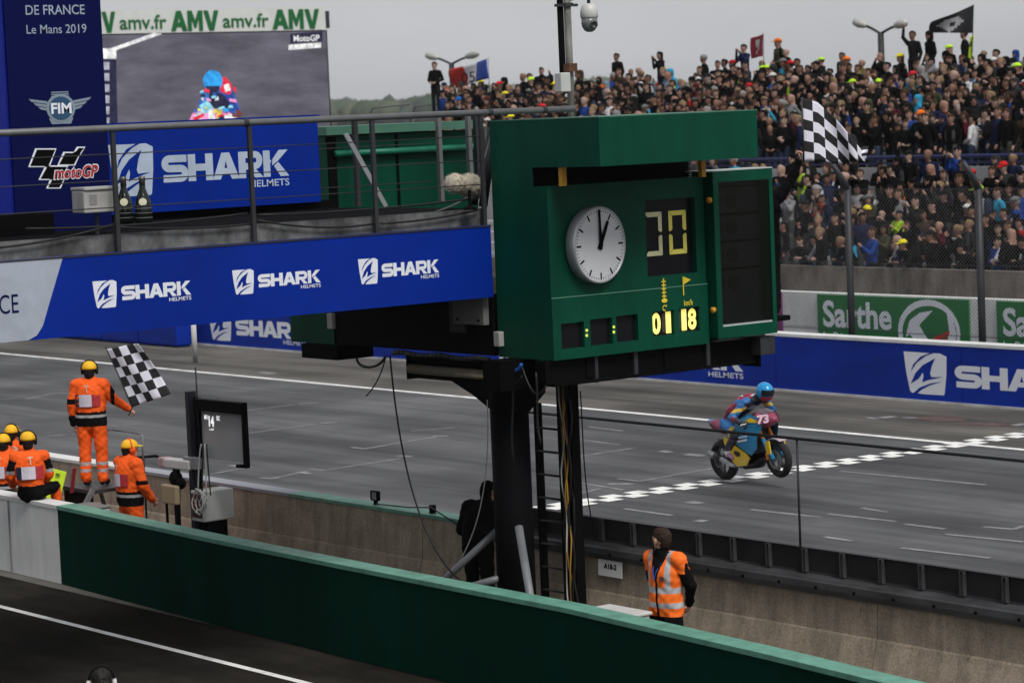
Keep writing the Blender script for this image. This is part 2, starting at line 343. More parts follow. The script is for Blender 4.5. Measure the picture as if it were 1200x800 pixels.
for k, (a, b, wd) in enumerate(marks):
    A = Pz(*a); B = Pz(*b); d = (B-A).normalized(); qv = Vector((-d.y, d.x, 0))*wd*.5; z = .004+.0006*(k % 6)
    A.z = B.z = z; mb.quad(A-qv, B-qv, B+qv, A+qv)
tag(mb.build('worn_grid_markings', WFAINT), kind='structure')
mb = MB()
for a, b, wd in [((1028, 490), (1048, 488), .25), ((1060, 489), (1072, 490), .2), ((1190, 497), (1200, 498), .3), ((305, 436), (320, 438), .25), ((1018, 489), (1030, 491), .18)]:
    A = Pz(*a); B = Pz(*b); d = (B-A).normalized(); qv = Vector((-d.y, d.x, 0))*wd/2; A.z = B.z = .005; mb.quad(A-qv, B-qv, B+qv, A+qv)
tag(mb.build('run_off_paint', WFAINT), kind='structure')
mb = MB()
for a, b, wd in [((1075, 489), (1130, 493), .8), ((1120, 496), (1190, 499), .55)]:
    A = Pz(*a); B = Pz(*b); A.z = B.z = .0045; d = (B-A); n_ = 14; top = []; bot = []
    for k in range(n_+1):
        t = k/n_; hw = wd*.5*math.sin(PI*min(max(t, .03), .97))**.5*(1+.35*math.sin(k*2.3)); c_ = A+d*t
        top.append(c_+Vector((0, hw, 0))); bot.append(c_-Vector((0, hw*.9, 0)))
    for k in range(n_): mb.quad(bot[k], bot[k+1], top[k+1], top[k])
tag(mb.build('red_run_off_paint', mat('worn_red_paint', (.085, .055, .05), rough=.8, var=.5, scale=2.5, fine=.3)), kind='structure')

# far woods on low hills
hm = mat('hill_ground', (.05, .06, .035), rough=.95, var=.3, scale=.02)
mb = MB(); N = 60; prof = []
for k in range(N+1):
    a = math.radians(100+85*k/N); R = 3000
    prof.append((Vector((R*math.cos(a), R*math.sin(a), 0)), 20+6*math.sin(k*.21+.6)+3*math.sin(k*.53)))
for k in range(N):
    (a, ha), (b, hb) = prof[k], prof[k+1]
    o1 = a*1.35; o2 = b*1.35; i1 = a*.5; i2 = b*.5
    mb.quad(i1, i2, b+Vector((0, 0, hb)), a+Vector((0, 0, ha))); mb.quad(a+Vector((0, 0, ha)), b+Vector((0, 0, hb)), o2, o1)
tag(mb.build('hills', hm, smooth=True), kind='structure')
FOL = [mat('far_foliage_%d' % k, c, rough=.95, var=.35, scale=.12, bump=0) for k, c in enumerate([(.045, .065, .035), (.06, .075, .04), (.035, .055, .035)])]
def blob(mb, c, rx, rz, n=9, m=5):
    R = []
    for j in range(m+1):
        th = -PI/2*.7+PI*.85*j/m; q = max(math.cos(th), .02)
        R.append([Vector(c)+Vector((rx*q*math.cos(2*PI*k/n)*rnd.uniform(.7, 1.25), rx*q*math.sin(2*PI*k/n)*rnd.uniform(.7, 1.25), rz*math.sin(th)*rnd.uniform(.85, 1.12))) for k in range(n)])
    mb.loft(R)
mb = MB()
for k in range(3600):
    px = rnd.uniform(-150, 1350); D = rnd.choice((1350, 1600, 1900, 2250, 2600, 2950, 3100))*rnd.uniform(.95, 1.05)
    d = ray(px, 130); a = math.atan2(d[1], d[0]); cdv = math.cos(a-YAW)
    base = max(0, (D-1500)/1500)*(16+6*math.sin(px*.011+.4)+3*math.sin(px*.037))
    h = rnd.uniform(8, 14)
    mb.cur = rnd.randrange(3)
    for j in range(2): blob(mb, (D*math.cos(a)+rnd.uniform(-3, 3), D*math.sin(a)+rnd.uniform(-3, 3), base+h*.5+rnd.uniform(-.8, .8)), rnd.uniform(4.5, 9), h*rnd.uniform(.45, .58), 8, 5)
tag(mb.build('far_woods', FOL, smooth=True), 'dark band of woodland on the low hills beyond the circuit', 'woods', kind='stuff')

# the pit building the picture was taken from stands behind and under the camera; it shades the pit side
pb = thing('pit_building', 'long grey pit building with garages along the pit lane', 'building', (-20, -3, 0))
mb = MB(); mb.box((-70, -14, 0), (45, -1.2, 4.1)); mb.build('wall', mat('pit_building_wall', (.10, .10, .11), var=.15), pb)
mb = MB(); mb.box((-70, -14, 4.1), (45, .9, 4.4)); mb.build('terrace_slab', PCONC, pb)
for k in range(39):
    mb = MB(); mb.tube([(-70+3*k, .8, 4.4), (-70+3*k, .8, 5.4)], .025, 6); mb.build('rail_post', DGREY, pb)
mb = MB(); mb.tube([(-70, .8, 5.4), (45, .8, 5.4)], .03, 6); mb.build('terrace_rail', DGREY, pb)
for k in range(19):
    mb = MB(); mb.box((-68+6*k, -1.2, 0), (-63.5+6*k, -1.14, 3.4)); mb.build('garage_door', mat('garage_door_grey', (.22, .22, .23), var=.1), pb)

# ================================================================== PIT WALL (green, with a white length)
def wall_xy(px, py, z): p = Pz(px, py, z); return (p.x, p.y)
gpts = [wall_xy(67, 592, 1.05), wall_xy(240, 629, 1.05), wall_xy(400, 661, 1.05), wall_xy(560, 692, 1.05), wall_xy(660, 711, 1.05), wall_xy(900, 766, 1.05), wall_xy(1040, 800, 1.05)]
gpts.append((gpts[-1][0]+3.0, gpts[-1][1]-.28)); gpts.append((gpts[-1][0]+9, gpts[-1][1]-.5))
def wall_run(name, pts, th, z0, z1, m, parent=None, grow=0.):
    mb = MB(); ring = lambda p: [(p[0], p[1]-grow, z0), (p[0], p[1]+th+grow, z0), (p[0], p[1]+th+grow, z1), (p[0], p[1]-grow, z1)]
    mb.loft([[Vector(q_) for q_ in ring(p)] for p in pts]); return mb.build(name, m, parent)
pw = thing('pit_wall', 'long dark green painted concrete wall with a pale green top edge beside the pit lane', 'wall', (gpts[0][0], gpts[0][1], 0))
wall_run('wall_body', gpts, .24, 0, 1.0, GREEND, pw); wall_run('cap', gpts, .24, 1.0, 1.05, CAPG, pw, grow=.012)
x0, y0 = gpts[0]; wpts = [(x0-60, y0+.9), (x0-12, y0+.14), (x0-3, y0+.03), (x0-.004, y0)]
ww = thing('pit_wall', 'white painted end of the concrete pit wall that a marshal sits on', 'wall', (x0-3, y0, 0))
wall_run('wall_body', wpts, .24, 0, 1.0, WCONC, ww); wall_run('cap', wpts, .24, 1.0, 1.052, mat('white_cap', (.66, .66, .65), var=.08, rough=.7), ww, grow=.012)
mb = MB(); mb.box((x0-1.42, y0-.004, .02), (x0-1.40, y0+.05, .99)); mb.build('joint', mat('joint_grey', (.22, .22, .22)), ww)

# ================================================================== TRACK WALL (brown concrete, stepped foot)
tw = thing('track_wall', 'stained brown concrete wall with a stepped foot along the race track', 'wall', (-27, 20.1, 0))
xs = [-140, -44, -40, -36, -32, -28, -24, -20, -16, -8, 20]
for a, b in zip(xs[:-1], xs[1:]):
    mb = MB(); g = .006
    prof = [(19.84, 0), (19.955, .40), (19.968, .42), (20.0, .95), (20.25, .95), (20.25, 0)]
    mb.loft([[Vector((a+g, py_, pz_)) for py_, pz_ in prof], [Vector((b-g, py_, pz_)) for py_, pz_ in prof]]); mb.build('wall_block', CONC, tw)
for a, b, m_ in ((-140, -35.4, mat('white_cap', (1, 1, 1))), (-35.4, -31.05, mat('grey_cap', (.30, .31, .35), var=.1, rough=.6)), (-31.05, -26.62, CAPG)):
    mb = MB(); mb.box((a+.003, 19.985, .952), (b-.003, 20.262, .995)); mb.build('cap', m_, tw)
# steel guardrail on the wall
gr = thing('guardrail', 'dark steel guardrail bolted along the top of the track wall', 'guardrail', (-22, 20.1, .95))
GST = mat('guardrail_steel', (.022, .022, .024), rough=.5, metal=.1, var=.3, scale=2.5, spec=.25)
GSTL = stained(mat('guardrail_light_steel', (.085, .087, .092), rough=.40, metal=.3, var=.25, scale=2.5, spec=.5), (1.2, 3, 3), .5, .35, .6)
x = -26.6; step = 4.48
while x < -6:
    mb = MB(); mb.loft([[Vector((xx, a, b)) for a, b in ((20.06, .985), (20.075, 1.0), (20.075, 1.235), (20.055, 1.25), (20.12, 1.25), (20.12, .985))] for xx in (x, x+step-.006)]); mb.build('upper_rail', GST, gr)
    mb = MB(); mb.loft([[Vector((xx, a, b)) for a, b in ((19.995, .955), (19.95, .95), (19.925, .925), (19.92, .86), (19.94, .80), (19.995, .785))] for xx in (x, x+step-.006)]); mb.build('lower_rail', GSTL, gr)
    mb = MB(); mb.quad((x, 19.95, .953), (x+step-.006, 19.95, .953), (x+step-.006, 20.075, .985), (x, 20.075, .985)); mb.build('ledge', GSTL, gr)
    x += step
pm = None; bm_ = None; x = -26.2
while x < -8:
    mb = MB(); mb.box((-.023, 20.03, .99), (.023, 20.036, 1.245)); mb.box((-.028, 20.02, .99), (-.023, 20.07, 1.245)); mb.box((.023, 20.02, .99), (.028, 20.07, 1.245)); mb.box((-.015, 20.03, 1.2), (.015, 20.055, 1.23))
    if pm is None: pm = mb.mesh('post', STEEL if False else mat('guard_post_steel', (.075, .075, .08), rough=.45, metal=.4, var=.3, scale=8))
    o = bpy.data.objects.new('post', pm); col.objects.link(o); o.parent = gr; o.location = (x, 0, 0); o.matrix_parent_inverse = pinv(gr)
    mb = MB(); mb.lathe([(.02, 0), (.02, .012), (.008, .016)], (0, 19.925, .87), (0, -1, 0), 8)
    if bm_ is None: bm_ = mb.mesh('bolt', BLACK)
    o = bpy.data.objects.new('bolt', bm_); col.objects.link(o); o.parent = gr; o.location = (x+.28, 0, 0); o.matrix_parent_inverse = pinv(gr)
    x += .565
# thin hand rail above the guardrail
hr = thing('safety_rail', 'thin grey rail on slim posts standing above the steel guardrail', 'rail', (-22, 20.1, 1.25))
mb = MB(); mb.tube([(-26.0, 20.1, 2.40), (-5, 20.1, 2.40)], .017, 8); mb.build('top_rail', DGREY, hr, True)
for x in (-25.9, -21.24, -16.6, -12): mb = MB(); mb.tube([(x, 20.1, 1.24), (x, 20.1, 2.39)], .013, 8); mb.build('post', DGREY, hr, True)
# number plate A18-2
pl = Plane(Py(702, 673, 19.955), (1, 0, 0), (0, .05, 1)); c0 = pl.uv(Py(702, 652, 19.96)); c1 = pl.uv(Py(730, 676, 19.96))
sg = thing('number_plate', 'small white plate reading A18-2 fixed to the track wall', 'sign', pl.at(.1, 0))
W_, H_ = .42, .23
mb = MB(); mb.extrude([pl.at(a, b, 0) for a, b in ((0, 0), (W_, 0), (W_, H_), (0, H_))], pl.n*.012); mb.build('panel', mat('plate_white', (.80, .81, .82), var=.05), sg)
mb = MB(); text(mb, pl, 'A18-2', .10, .33, .085, .150, h=.014, bold=.05); mb.build('lettering', BLACK, sg)

# ================================================================== FAR BARRIER
fb = thing('barrier', 'blue sponsor barrier with a white top edge along the far side of the track', 'barrier', (-45, 38.9, 0))
pitch = 5.2; x = -109.2
while x < 0:
    mb = MB(); mb.box((x+.008, 38.84, .05), (x+pitch-.008, 39.2, 1.14)); mb.build('barrier_panel', BLUEB, fb)
    x += pitch
mb = MB(); mb.box((-109.2, 38.825, 1.14), (2, 39.21, 1.20)); mb.build('cap', WCONC, fb)
mb = MB(); mb.box((-109.2, 38.80, 0), (2, 39.2, .05)); mb.build('foot', mat('barrier_foot', (.50, .50, .49), var=.3, scale=2, rough=.8), fb)
bp_ = Plane((0, 38.84, 0), (1, 0, 0), (0, 0, 1))
for u0 in (-63.9, -50.9-.2, -47.35, -37.93, -28.0, -77, -90): shark_logo(fb, bp_, u0, u0+4.75 if u0 != -51.1 else u0+3.2, .17, .98, WHITE, BLUEB)
# inflatable safety fence in front of the barrier further down the straight
af = thing('foam_barrier', 'row of low blue foam blocks in front of the far barrier', 'foam barrier', (-68, 38.2, 0))
mb = MB()
for k in range(0):
    a = -73.0+k*2.1; mb.loft([[Vector((xx, 37.95+dy*s_, .5+dz*s_)) for dy, dz in [(.40*math.cos(t), .48*math.sin(t)) for t in np.linspace(0, 2*PI, 13)[:-1]]] for xx, s_ in ((a, .85), (a+.15, 1), (a+1.95, 1), (a+2.1, .85))])
for k in range(4): mb = MB(); mb.box((-72.6+2.1*k, 38.0, 0.02), (-70.53+2.1*k, 38.5, .82)); mb.build('cushion', BLUEB, af, bev=.08)

# ================================================================== DEBRIS FENCE
df = thing('debris_fence', 'tall wire mesh fence on dark posts behind the blue barrier', 'fence', (-40, 40, 0))
PST = mat('fence_post_steel', (.042, .044, .05), rough=.55, metal=.3, var=.2)
for k in range(-9, 3):
    x = -40.52+3.6*k
    mb = MB(); mb.tube([(x, 40, 0), (x, 40, 4.16)], .075, 12); mb.build('post', PST, df, True)
    mb = MB(); mb.tube([(x, 40, 4.1), (x, 39.84, 4.35), (x, 39.60, 4.62)], [.075, .065, .055], 10); mb.build('post_arm', PST, df, True)
mb = MB()
x0, x1, z0, z1 = -73, -30, 1.15, 4.1; r_ = .0027; s_ = .085
n = int((x1-x0)/s_)
for k in range(-int((z1-z0)/s_), n):
    for sg_ in (1, -1):
        a = x0+k*s_; pa = [a, z0]; pb_ = [a+(z1-z0), z1]
        if pa[0] < x0: pa = [x0, z0+(x0-a)]
        if pb_[0] > x1: pb_ = [x1, z1-(pb_[0]-x1)]
        if pb_[0] <= pa[0]: continue
        if sg_ < 0: pa[0], pb_[0] = x0+x1-pa[0], x0+x1-pb_[0]
        y = 40+.004*sg_
        A = Vector((pa[0], y, pa[1])); B = Vector((pb_[0], y, pb_[1])); q = Vector((-(B-A).z, 0, (B-A).x)).normalized()*r_; e = Vector((0, r_, 0))
        mb.loft([[A-q, A+e, A+q], [B-q, B+e, B+q]], cap=False)
o = mb.build('wire_mesh', mat('fence_wire', (.15, .15, .15), rough=.5, metal=.2), df); o['kind'] = 'stuff'
for z in (1.2, 2.6, 4.1): mb = MB(); mb.tube([(-73, 40, z), (-30, 40, z)], .008, 6); mb.build('wire', PST, df)

# ================================================================== SPONSOR WALL BEHIND THE FENCE
sw_ = thing('sponsor_wall', 'white concrete wall carrying green advertising boards behind the debris fence', 'wall', (-42, 41.6, 0))
for k in range(12):
    a = -72+k*3.9-.24
    for z0, z1 in ((0, 1.05), (1.06, 1.8)): mb = MB(); mb.box((a, 41.5, z0), (a+3.88, 41.75, z1)); mb.build('wall_panel', WCONC, sw_)
mb = MB(); mb.box((-44.42, 41.46, .2), (-44.16, 41.498, 1.8)); mb.build('purple_panel', mat('purple_panel', (.16, .03, .13)), sw_)
SGRN = mat('sarthe_green', (.004, .16, .035), rough=.5, var=.06); SRED = mat('sign_red', (.50, .03, .02), rough=.5)
def sarthe(x0, label):
    t = thing('advertising_board', label, 'sign', (x0+2.2, 41.47, .35), group='green boards on the white wall')
    pl = Plane((x0, 41.45, .35), (1, 0, 0), (0, 0, 1)); W = 4.4; H = 1.42
    mb = MB(); mb.box((x0, 41.45, .35), (x0+W, 41.49, .35+H)); mb.build('panel', SGRN, t)
    mb = MB(); text(mb, pl, 'Sarthe', .17, 2.22, .72, 1.30, bold=.028); mb.build('lettering', WHITE, t)
    mb = MB(); text(mb, pl, 'Le Département', .17, 1.80, .38, .62, bold=.004); mb.build('lettering', WHITE, t)
    mb = MB(); flat(mb, pl, disc_pts(3.28, .72, .88, .68), h=.004)
    mb.cur = 1; flat(mb, pl, disc_pts(3.30, .70, .77, .57), h=.008)
    mb.cur = 0
    S = [(2.62, .60), (2.75, .95), (3.05, 1.12), (3.42, 1.18), (3.22, 1.02), (3.02, .86), (3.18, .66), (3.36, .45), (3.30, .20), (3.02, .10), (2.72, .14), (2.92, .24), (3.02, .36), (2.90, .52), (2.74, .66)]
    flat(mb, pl, S, h=.011); flat(mb, pl, [(3.98, .40), (4.06, .72), (3.96, 1.02), (3.80, 1.16), (3.86, .80), (3.78, .40), (3.60, .2), (3.74, .18)], h=.011)
    mb.cur = 2
    for j in range(4): flat(mb, pl, [(3.42-.05*j, .62-.14*j), (3.88-.08*j, .78-.15*j), (3.86-.08*j, .68-.15*j), (3.40-.05*j, .52-.14*j)], h=.014)
    mb.build('emblem', [WHITE, SGRN, SRED], t)
sarthe(-43.02, 'green Sarthe advertising board behind the first dark fence post beside the purple panel')
sarthe(-37.86, 'green Sarthe advertising board further from the purple panel, past the bent fence post')

# ================================================================== BIG SCREEN
XS = -95; b0 = Px(118, 14, XS); b1 = Px(381, 8, XS)
SY0, SY1 = 52.9, b1.y
bs = thing('video_screen', 'large outdoor video screen showing a rider under a white amv.fr header', 'screen', (XS-.6, (SY0+SY1)/2, 0))
pl = Plane((XS, SY0, 0), (0, 1, 0), (0, 0, 1)); SW = SY1-SY0
mb = MB(); mb.box((XS-.7, SY0, 1.6), (XS-.02, SY1+.05, 9.62)); mb.build('cabinet', BLACK, bs)
mb = MB(); mb.box((XS-.5, SY0, 9.63), (XS-.02, SY1, 10.55)); mb.build('header_board', mat('header_white', (.62, .64, .62), var=.05), bs)
HG = mat('header_green', (.004, .12, .03))
U = lambda px: Px(px, 25, XS).y-SY0
for tx, pa, pb_, big in (('AMV', 84, 136, 1), ('amv.fr', 140, 195, 0), ('AMV', 200, 257, 1), ('amv.fr', 261, 315, 0), ('AMV', 319, 375, 1)):
    mb = MB(); zc = 10.09
    if big: glyphs(mb, pl, tx, U(pa), U(pb_), zc-.40, zc+.40, .06, h=.01)
    else: text(mb, pl, tx, U(pa), U(pb_), zc-.30, zc+.26, h=.01, bold=.015)
    mb.build('lettering', HG, bs)
def scr(name, c): return mat('screen_'+name, c, rough=.6, var=.45, scale=4, emit=.22, spec=.1)
S_BG = mat('screen_asphalt', (.075, .072, .092), rough=.7, var=.35, scale=.9, emit=.45, spec=.1, stretch=(1, .5, 2))
mb = MB(); mb.box((XS-.02, SY0+.1, 1.7), (XS, SY1-.02, 9.58)); img = mb.build('screen_image', S_BG, bs)
PXU = lambda x, y: pl.uv(Px(x, y, XS))
def simg(name, pts, c, h):
    mb = MB(); flat(mb, pl, [PXU(*p) for p in pts], h=h, t=.004); mb.build(name, c, img)
W1, BL1, RD1, DK1, PK1 = scr('white', (.7, .7, .75)), scr('blue', (.03, .30, .75)), scr('red', (.7, .03, .06)), scr('dark', (.02, .02, .05)), scr('pink', (.85, .25, .5))
simg('picture', [(121, 60), (128, 62), (190, 40), (180, 39)], W1, .008)
simg('picture', [(118, 70), (136, 70), (138, 150), (119, 150)], DK1, .008); simg('picture', [(119, 57), (136, 57), (136, 69), (119, 69)], W1, .012)
for k in range(6):
    y = 73+k*13; simg('picture', [(119, y), (128, y), (128, y+9), (119, y+9)], scr('grey', (.35, .35, .42)), .012)
simg('picture', [(340, 40), (378, 37), (378, 49), (340, 51)], DK1, .008); simg('picture', [(338, 53), (376, 50), (376, 56), (338, 59)], W1, .008)
mb = MB(); a_ = PXU(344, 49); b_ = PXU(374, 41); text(mb, pl, 'MotoGP', a_[0], b_[0], a_[1], b_[1], h=.014, bold=.02); mb.build('lettering', W1, img)
simg('picture', [(233, 120), (236, 108), (243, 102), (262, 96), (272, 103), (277, 118), (282, 130), (276, 138), (230, 140)], scr('navy', (.03, .10, .40)), .008)
simg('picture', [(256, 92), (264, 90), (272, 100), (270, 112), (258, 108)], RD1, .012); simg('picture', [(243, 106), (258, 110), (270, 114), (268, 132), (246, 132)], DK1, .013)
simg('picture', [(221, 142), (226, 132), (240, 126), (262, 128), (272, 134), (268, 148), (224, 150)], PK1, .016)
simg('picture', [(233, 124), (243, 118), (250, 126), (240, 134)], scr('cyan', (.25, .6, .85)), .02); simg('picture', [(244, 130), (250, 127), (252, 142), (244, 142)], W1, .021); simg('picture', [(254, 130), (260, 128), (258, 142), (253, 142)], scr('yellow', (.8, .6, .1)), .022)
simg('picture', [(222, 144), (232, 130), (243, 124), (246, 128), (236, 140), (230, 148)], scr('pale', (.45, .5, .62)), .0165)
simg('picture', [(262, 112), (272, 110), (278, 126), (283, 134), (276, 141), (270, 136), (272, 124)], scr('deep_blue', (.02, .06, .28)), .017); simg('picture', [(270, 132), (280, 128), (284, 134), (277, 141), (270, 140)], scr('glove', (.16, .05, .05)), .018)
simg('picture', [(234, 116), (238, 106), (246, 106), (244, 118), (238, 126)], scr('sleeve', (.05, .18, .5)), .017); simg('picture', [(262, 100), (268, 98), (270, 106), (264, 108)], W1, .0175)
simg('picture', [(250, 116), (264, 116), (266, 128), (252, 130)], DK1, .019); simg('picture', [(226, 138), (240, 132), (238, 137), (226, 143)], RD1, .0185); simg('picture', [(262, 136), (272, 133), (271, 139), (262, 141)], W1, .0187)
simg('picture', [(x_, y_) for x_, y_ in disc_pts(249, 95, 11.5, 12.5)], BL1, .024); simg('picture', [(240, 101), (258, 101), (255, 108), (244, 108)], DK1, .028)
sr = random.Random(4); mb = MB(); cl_ = [W1, PK1, BL1, DK1, RD1, scr('yellow', (1, 1, 1)), scr('cyan', (1, 1, 1)), scr('navy', (1, 1, 1))]
def inside(x_, y_): return (y_ > 126 and 224 < x_ < 276) or (104 < y_ <= 126 and 236 < x_ < 276)
for k in range(34):
    x_, y_ = sr.uniform(224, 278), sr.uniform(104, 146)
    if not inside(x_, y_): continue
    mb.cur = sr.randrange(len(cl_)); w_ = sr.uniform(1.5, 4.5); h_ = sr.uniform(1, 3); sk_ = sr.uniform(-2, 2)
    flat(mb, pl, [PXU(*q) for q in ((x_-w_, y_+h_), (x_+w_, y_+h_+sk_), (x_+w_*.8, y_-h_+sk_), (x_-w_*.9, y_-h_))], h=.03+.0015*k, t=.001)
mb.build('picture_detail', cl_, img)['kind'] = 'stuff'
for a in (SY0+1, SY1-1):
    mb = MB(); mb.box((XS-.6, a-.2, 0), (XS-.2, a+.2, 1.6)); mb.build('leg', DGREY, bs)
mb = MB(); mb.box((XS-.4, SY1+.02, 9.7), (XS-.05, SY1+.22, 10.4)); mb.build('side_lamp', DGREY, bs)

# ================================================================== TIMING GANTRY (clock box, light panel, column)
XB, XF, XE = -23.64, -22.70, -21.80        # back, dial face, eave front
Y0, Y1 = 18.0, 20.2
ZB, ZF, ZE, ZT = 3.35, 5.19, 5.39, 5.89
ga = thing('timing_gantry', 'dark green timing box with a clock and lit digits on a black column', 'gantry', (-23.8, 18.25, 0))
fp = Plane((XF, Y0, ZB), (0, 1, 0), (0, 0, 1))       # dial face plane
def fuv(px, py, X=XF): p = Px(px, py, X); return p.y-Y0, p.z-ZB
def plate(mb, pl, u0, u1, v0, v1, holes, th, jamb):
    us = sorted({u0, u1, *[h[0] for h in holes], *[h[1] for h in holes]}); vs = sorted({v0, v1, *[h[2] for h in holes], *[h[3] for h in holes]})
    for a, b in zip(us[:-1], us[1:]):
        for c, d in zip(vs[:-1], vs[1:]):
            m_ = ((a+b)/2, (c+d)/2)
            if any(h[0] < m_[0] < h[1] and h[2] < m_[1] < h[3] for h in holes): continue
            mb.quad(pl.at(a, c), pl.at(b, c), pl.at(b, d), pl.at(a, d))
    for h in holes:
        a, b, c, d = h
        for (p, q) in (((a, c), (b, c)), ((b, c), (b, d)), ((b, d), (a, d)), ((a, d), (a, c))): mb.quad(pl.at(*p), pl.at(*q), pl.at(*q, -jamb), pl.at(*p, -jamb))
# window rectangles on the face
def rect(l, t, r, b):
    a = fuv(l, (t+b)/2); c = fuv(r, (t+b)/2); zt = fuv((l+r)/2, t)[1]; zb = fuv((l+r)/2, b)[1]; return (a[0], c[0], zb, zt)
H_DIG = rect(757.5, 233, 815.5, 322); HL = [rect(657, 378, 684, 408), rect(691, 373, 717, 404), rect(721.5, 369, 747, 400)]
H_T1 = rect(764, 364, 790, 393); H_T2 = rect(795, 360, 819.5, 388.5)
SEAM = .66
VF = ZF-ZB; WF = Y1-Y0
mb = MB(); plate(mb, fp, 0, WF, SEAM, VF, [H_DIG], 0, .075)
hb = mb.build('face_panel', GREEN, ga)
fpl = Plane((XF+.012, Y0, ZB), (0, 1, 0), (0, 0, 1))
mb = MB(); plate(mb, fpl, 0, WF, 0, SEAM-.006, HL+[H_T1, H_T2], 0, .06)
mb.quad(fpl.at(0, SEAM-.006), fpl.at(WF, SEAM-.006), fp.at(WF, SEAM-.006), fp.at(0, SEAM-.006)); mb.quad(fpl.at(0, 0), fpl.at(WF, 0), fp.at(WF, 0), fp.at(0, 0)); lowp = mb.build('lower_face_panel', GREEN, ga)
mb = MB(); mb.box((XF+.001, Y0, ZB+SEAM-.005), (XF+.018, Y1, ZB+SEAM+.003)); mb.build('seam_trim', mat('trim_green_light', (.10, .26, .18), rough=.35), ga)
# side panel (pit side) with the notch under the eave, far side, back, bottom, roof
NX = -22.93
side = [(XB, ZB), (XF, ZB), (XF, ZF), (NX, ZF), (NX, ZE), (XE, ZE), (XE, ZT), (XB, ZT)]
mb = MB(); mb.extrude([(x, Y0, z) for x, z in side], (0, .004, 0)); mb.build('side_panel', GREEN, ga)
mb = MB(); mb.extrude([(x, Y1, z) for x, z in side], (0, -.004, 0)); mb.build('side_panel', GREEN, ga)
mb = MB(); mb.box((XB-.004, Y0, ZB), (XB+.003, Y1, ZT-.002)); mb.build('back_panel', GREEN, ga)
mb = MB(); mb.quad((XB, Y0+.004, ZB+.003), (XF, Y0+.004, ZB+.003), (XF, Y1-.004, ZB+.003), (XB, Y1-.004, ZB+.003)); mb.build('bottom_panel', BLACK, ga)
mb = MB(); mb.box((NX-.01, Y0+.005, ZF), (NX, Y1-.005, ZE)); mb.build('recess_panel', BLACK, ga)
mb = MB(); mb.box((NX, Y0+.005, ZF-.02), (XF-.002, Y1-.005, ZF-.002)); mb.build('face_top_panel', GREEN, ga)
mb = MB(); mb.box((XE-.005, Y0+.004, ZE), (XE+.003, Y1-.004, ZT)); mb.build('eave_front', GREEN, ga)
mb = MB(); mb.box((NX, Y0+.005, ZE), (XE-.006, Y1-.005, ZE+.01)); mb.build('eave_soffit', BLACK, ga)
mb = MB(); mb.box((XB, Y0-.003, ZT), (XE+.006, Y1+.003, ZT+.012)); mb.build('roof_panel', mat('roof_edge_green', (.06, .17, .12), rough=.5), ga)
for y in (18.05, 20.0):
    mb = MB(); mb.box((-22.55, y, ZF), (-22.49, y+.06, ZE)); mb.build('eave_bracket', YBOLT, ga)
# clock
cc = Px(702, 287, XF+.08); CR = .412; CX = Vector((1, 0, 0)); CA = math.radians(8.5); CN = Vector((math.cos(CA), math.sin(CA), 0)); CU = Vector((-math.sin(CA), math.cos(CA), 0)); CO = Vector((XF+.035, cc.y-.005, cc.z))
mb = MB(); mb.lathe([(CR*.93, -.06), (CR*1.0, -.06), (CR*1.0, .045), (CR*.985, .065), (CR*.945, .065), (CR*.935, .05), (0, .05)], CO, CN, 64); ck = mb.build('clock', [CLOCKR], ga, True)
mb = MB(); mb.lathe([(CR*.937, .051), (CR*.937, .055), (0, .055)], CO, CN, 64); mb.build('dial', CLOCKW, ck)
cp = Plane(CO+CN*.057, CU, (0, 0, 1))
mb = MB(); tick = []
for k in range(60):
    a = 2*PI*k/60; big = k % 5 == 0; r0 = CR*(.72 if big else .85); r1 = CR*.90; wd = CR*(.024 if big else .008)
    if big: tick.append(mb); mb = MB()
    d = (math.sin(a), math.cos(a)); n_ = (d[1], -d[0])
    flat(mb, cp, [(d[0]*r0-n_[0]*wd, d[1]*r0-n_[1]*wd), (d[0]*r0+n_[0]*wd, d[1]*r0+n_[1]*wd), (d[0]*r1+n_[0]*wd, d[1]*r1+n_[1]*wd), (d[0]*r1-n_[0]*wd, d[1]*r1-n_[1]*wd)], h=.001)
    if big: mb.build('tick_mark', BLACK, ck); mb = tick.pop()
mb.build('minute_track', BLACK, ck)['kind'] = 'stuff'
for ang, ln, wd, h in ((28, .68, .042, .012), (-1, .92, .032, .018)):
    a = math.radians(ang); d = (math.sin(a), math.cos(a)); n_ = (d[1], -d[0]); mb = MB()
    flat(mb, cp, [(-d[0]*CR*.12-n_[0]*CR*wd*1.7, -d[1]*CR*.12-n_[1]*CR*wd*1.7), (-d[0]*CR*.12+n_[0]*CR*wd*1.7, -d[1]*CR*.12+n_[1]*CR*wd*1.7), (d[0]*CR*ln+n_[0]*CR*wd, d[1]*CR*ln+n_[1]*CR*wd), (d[0]*CR*ln-n_[0]*CR*wd, d[1]*CR*ln-n_[1]*CR*wd)], h=h, t=.004); mb.build('clock_hand', BLACK, ck)
mb = MB(); mb.lathe([(.022, 0), (.022, .03), (.0, .03)], CO+CN*.056, CN, 16); mb.build('hub', BLACK, ck)
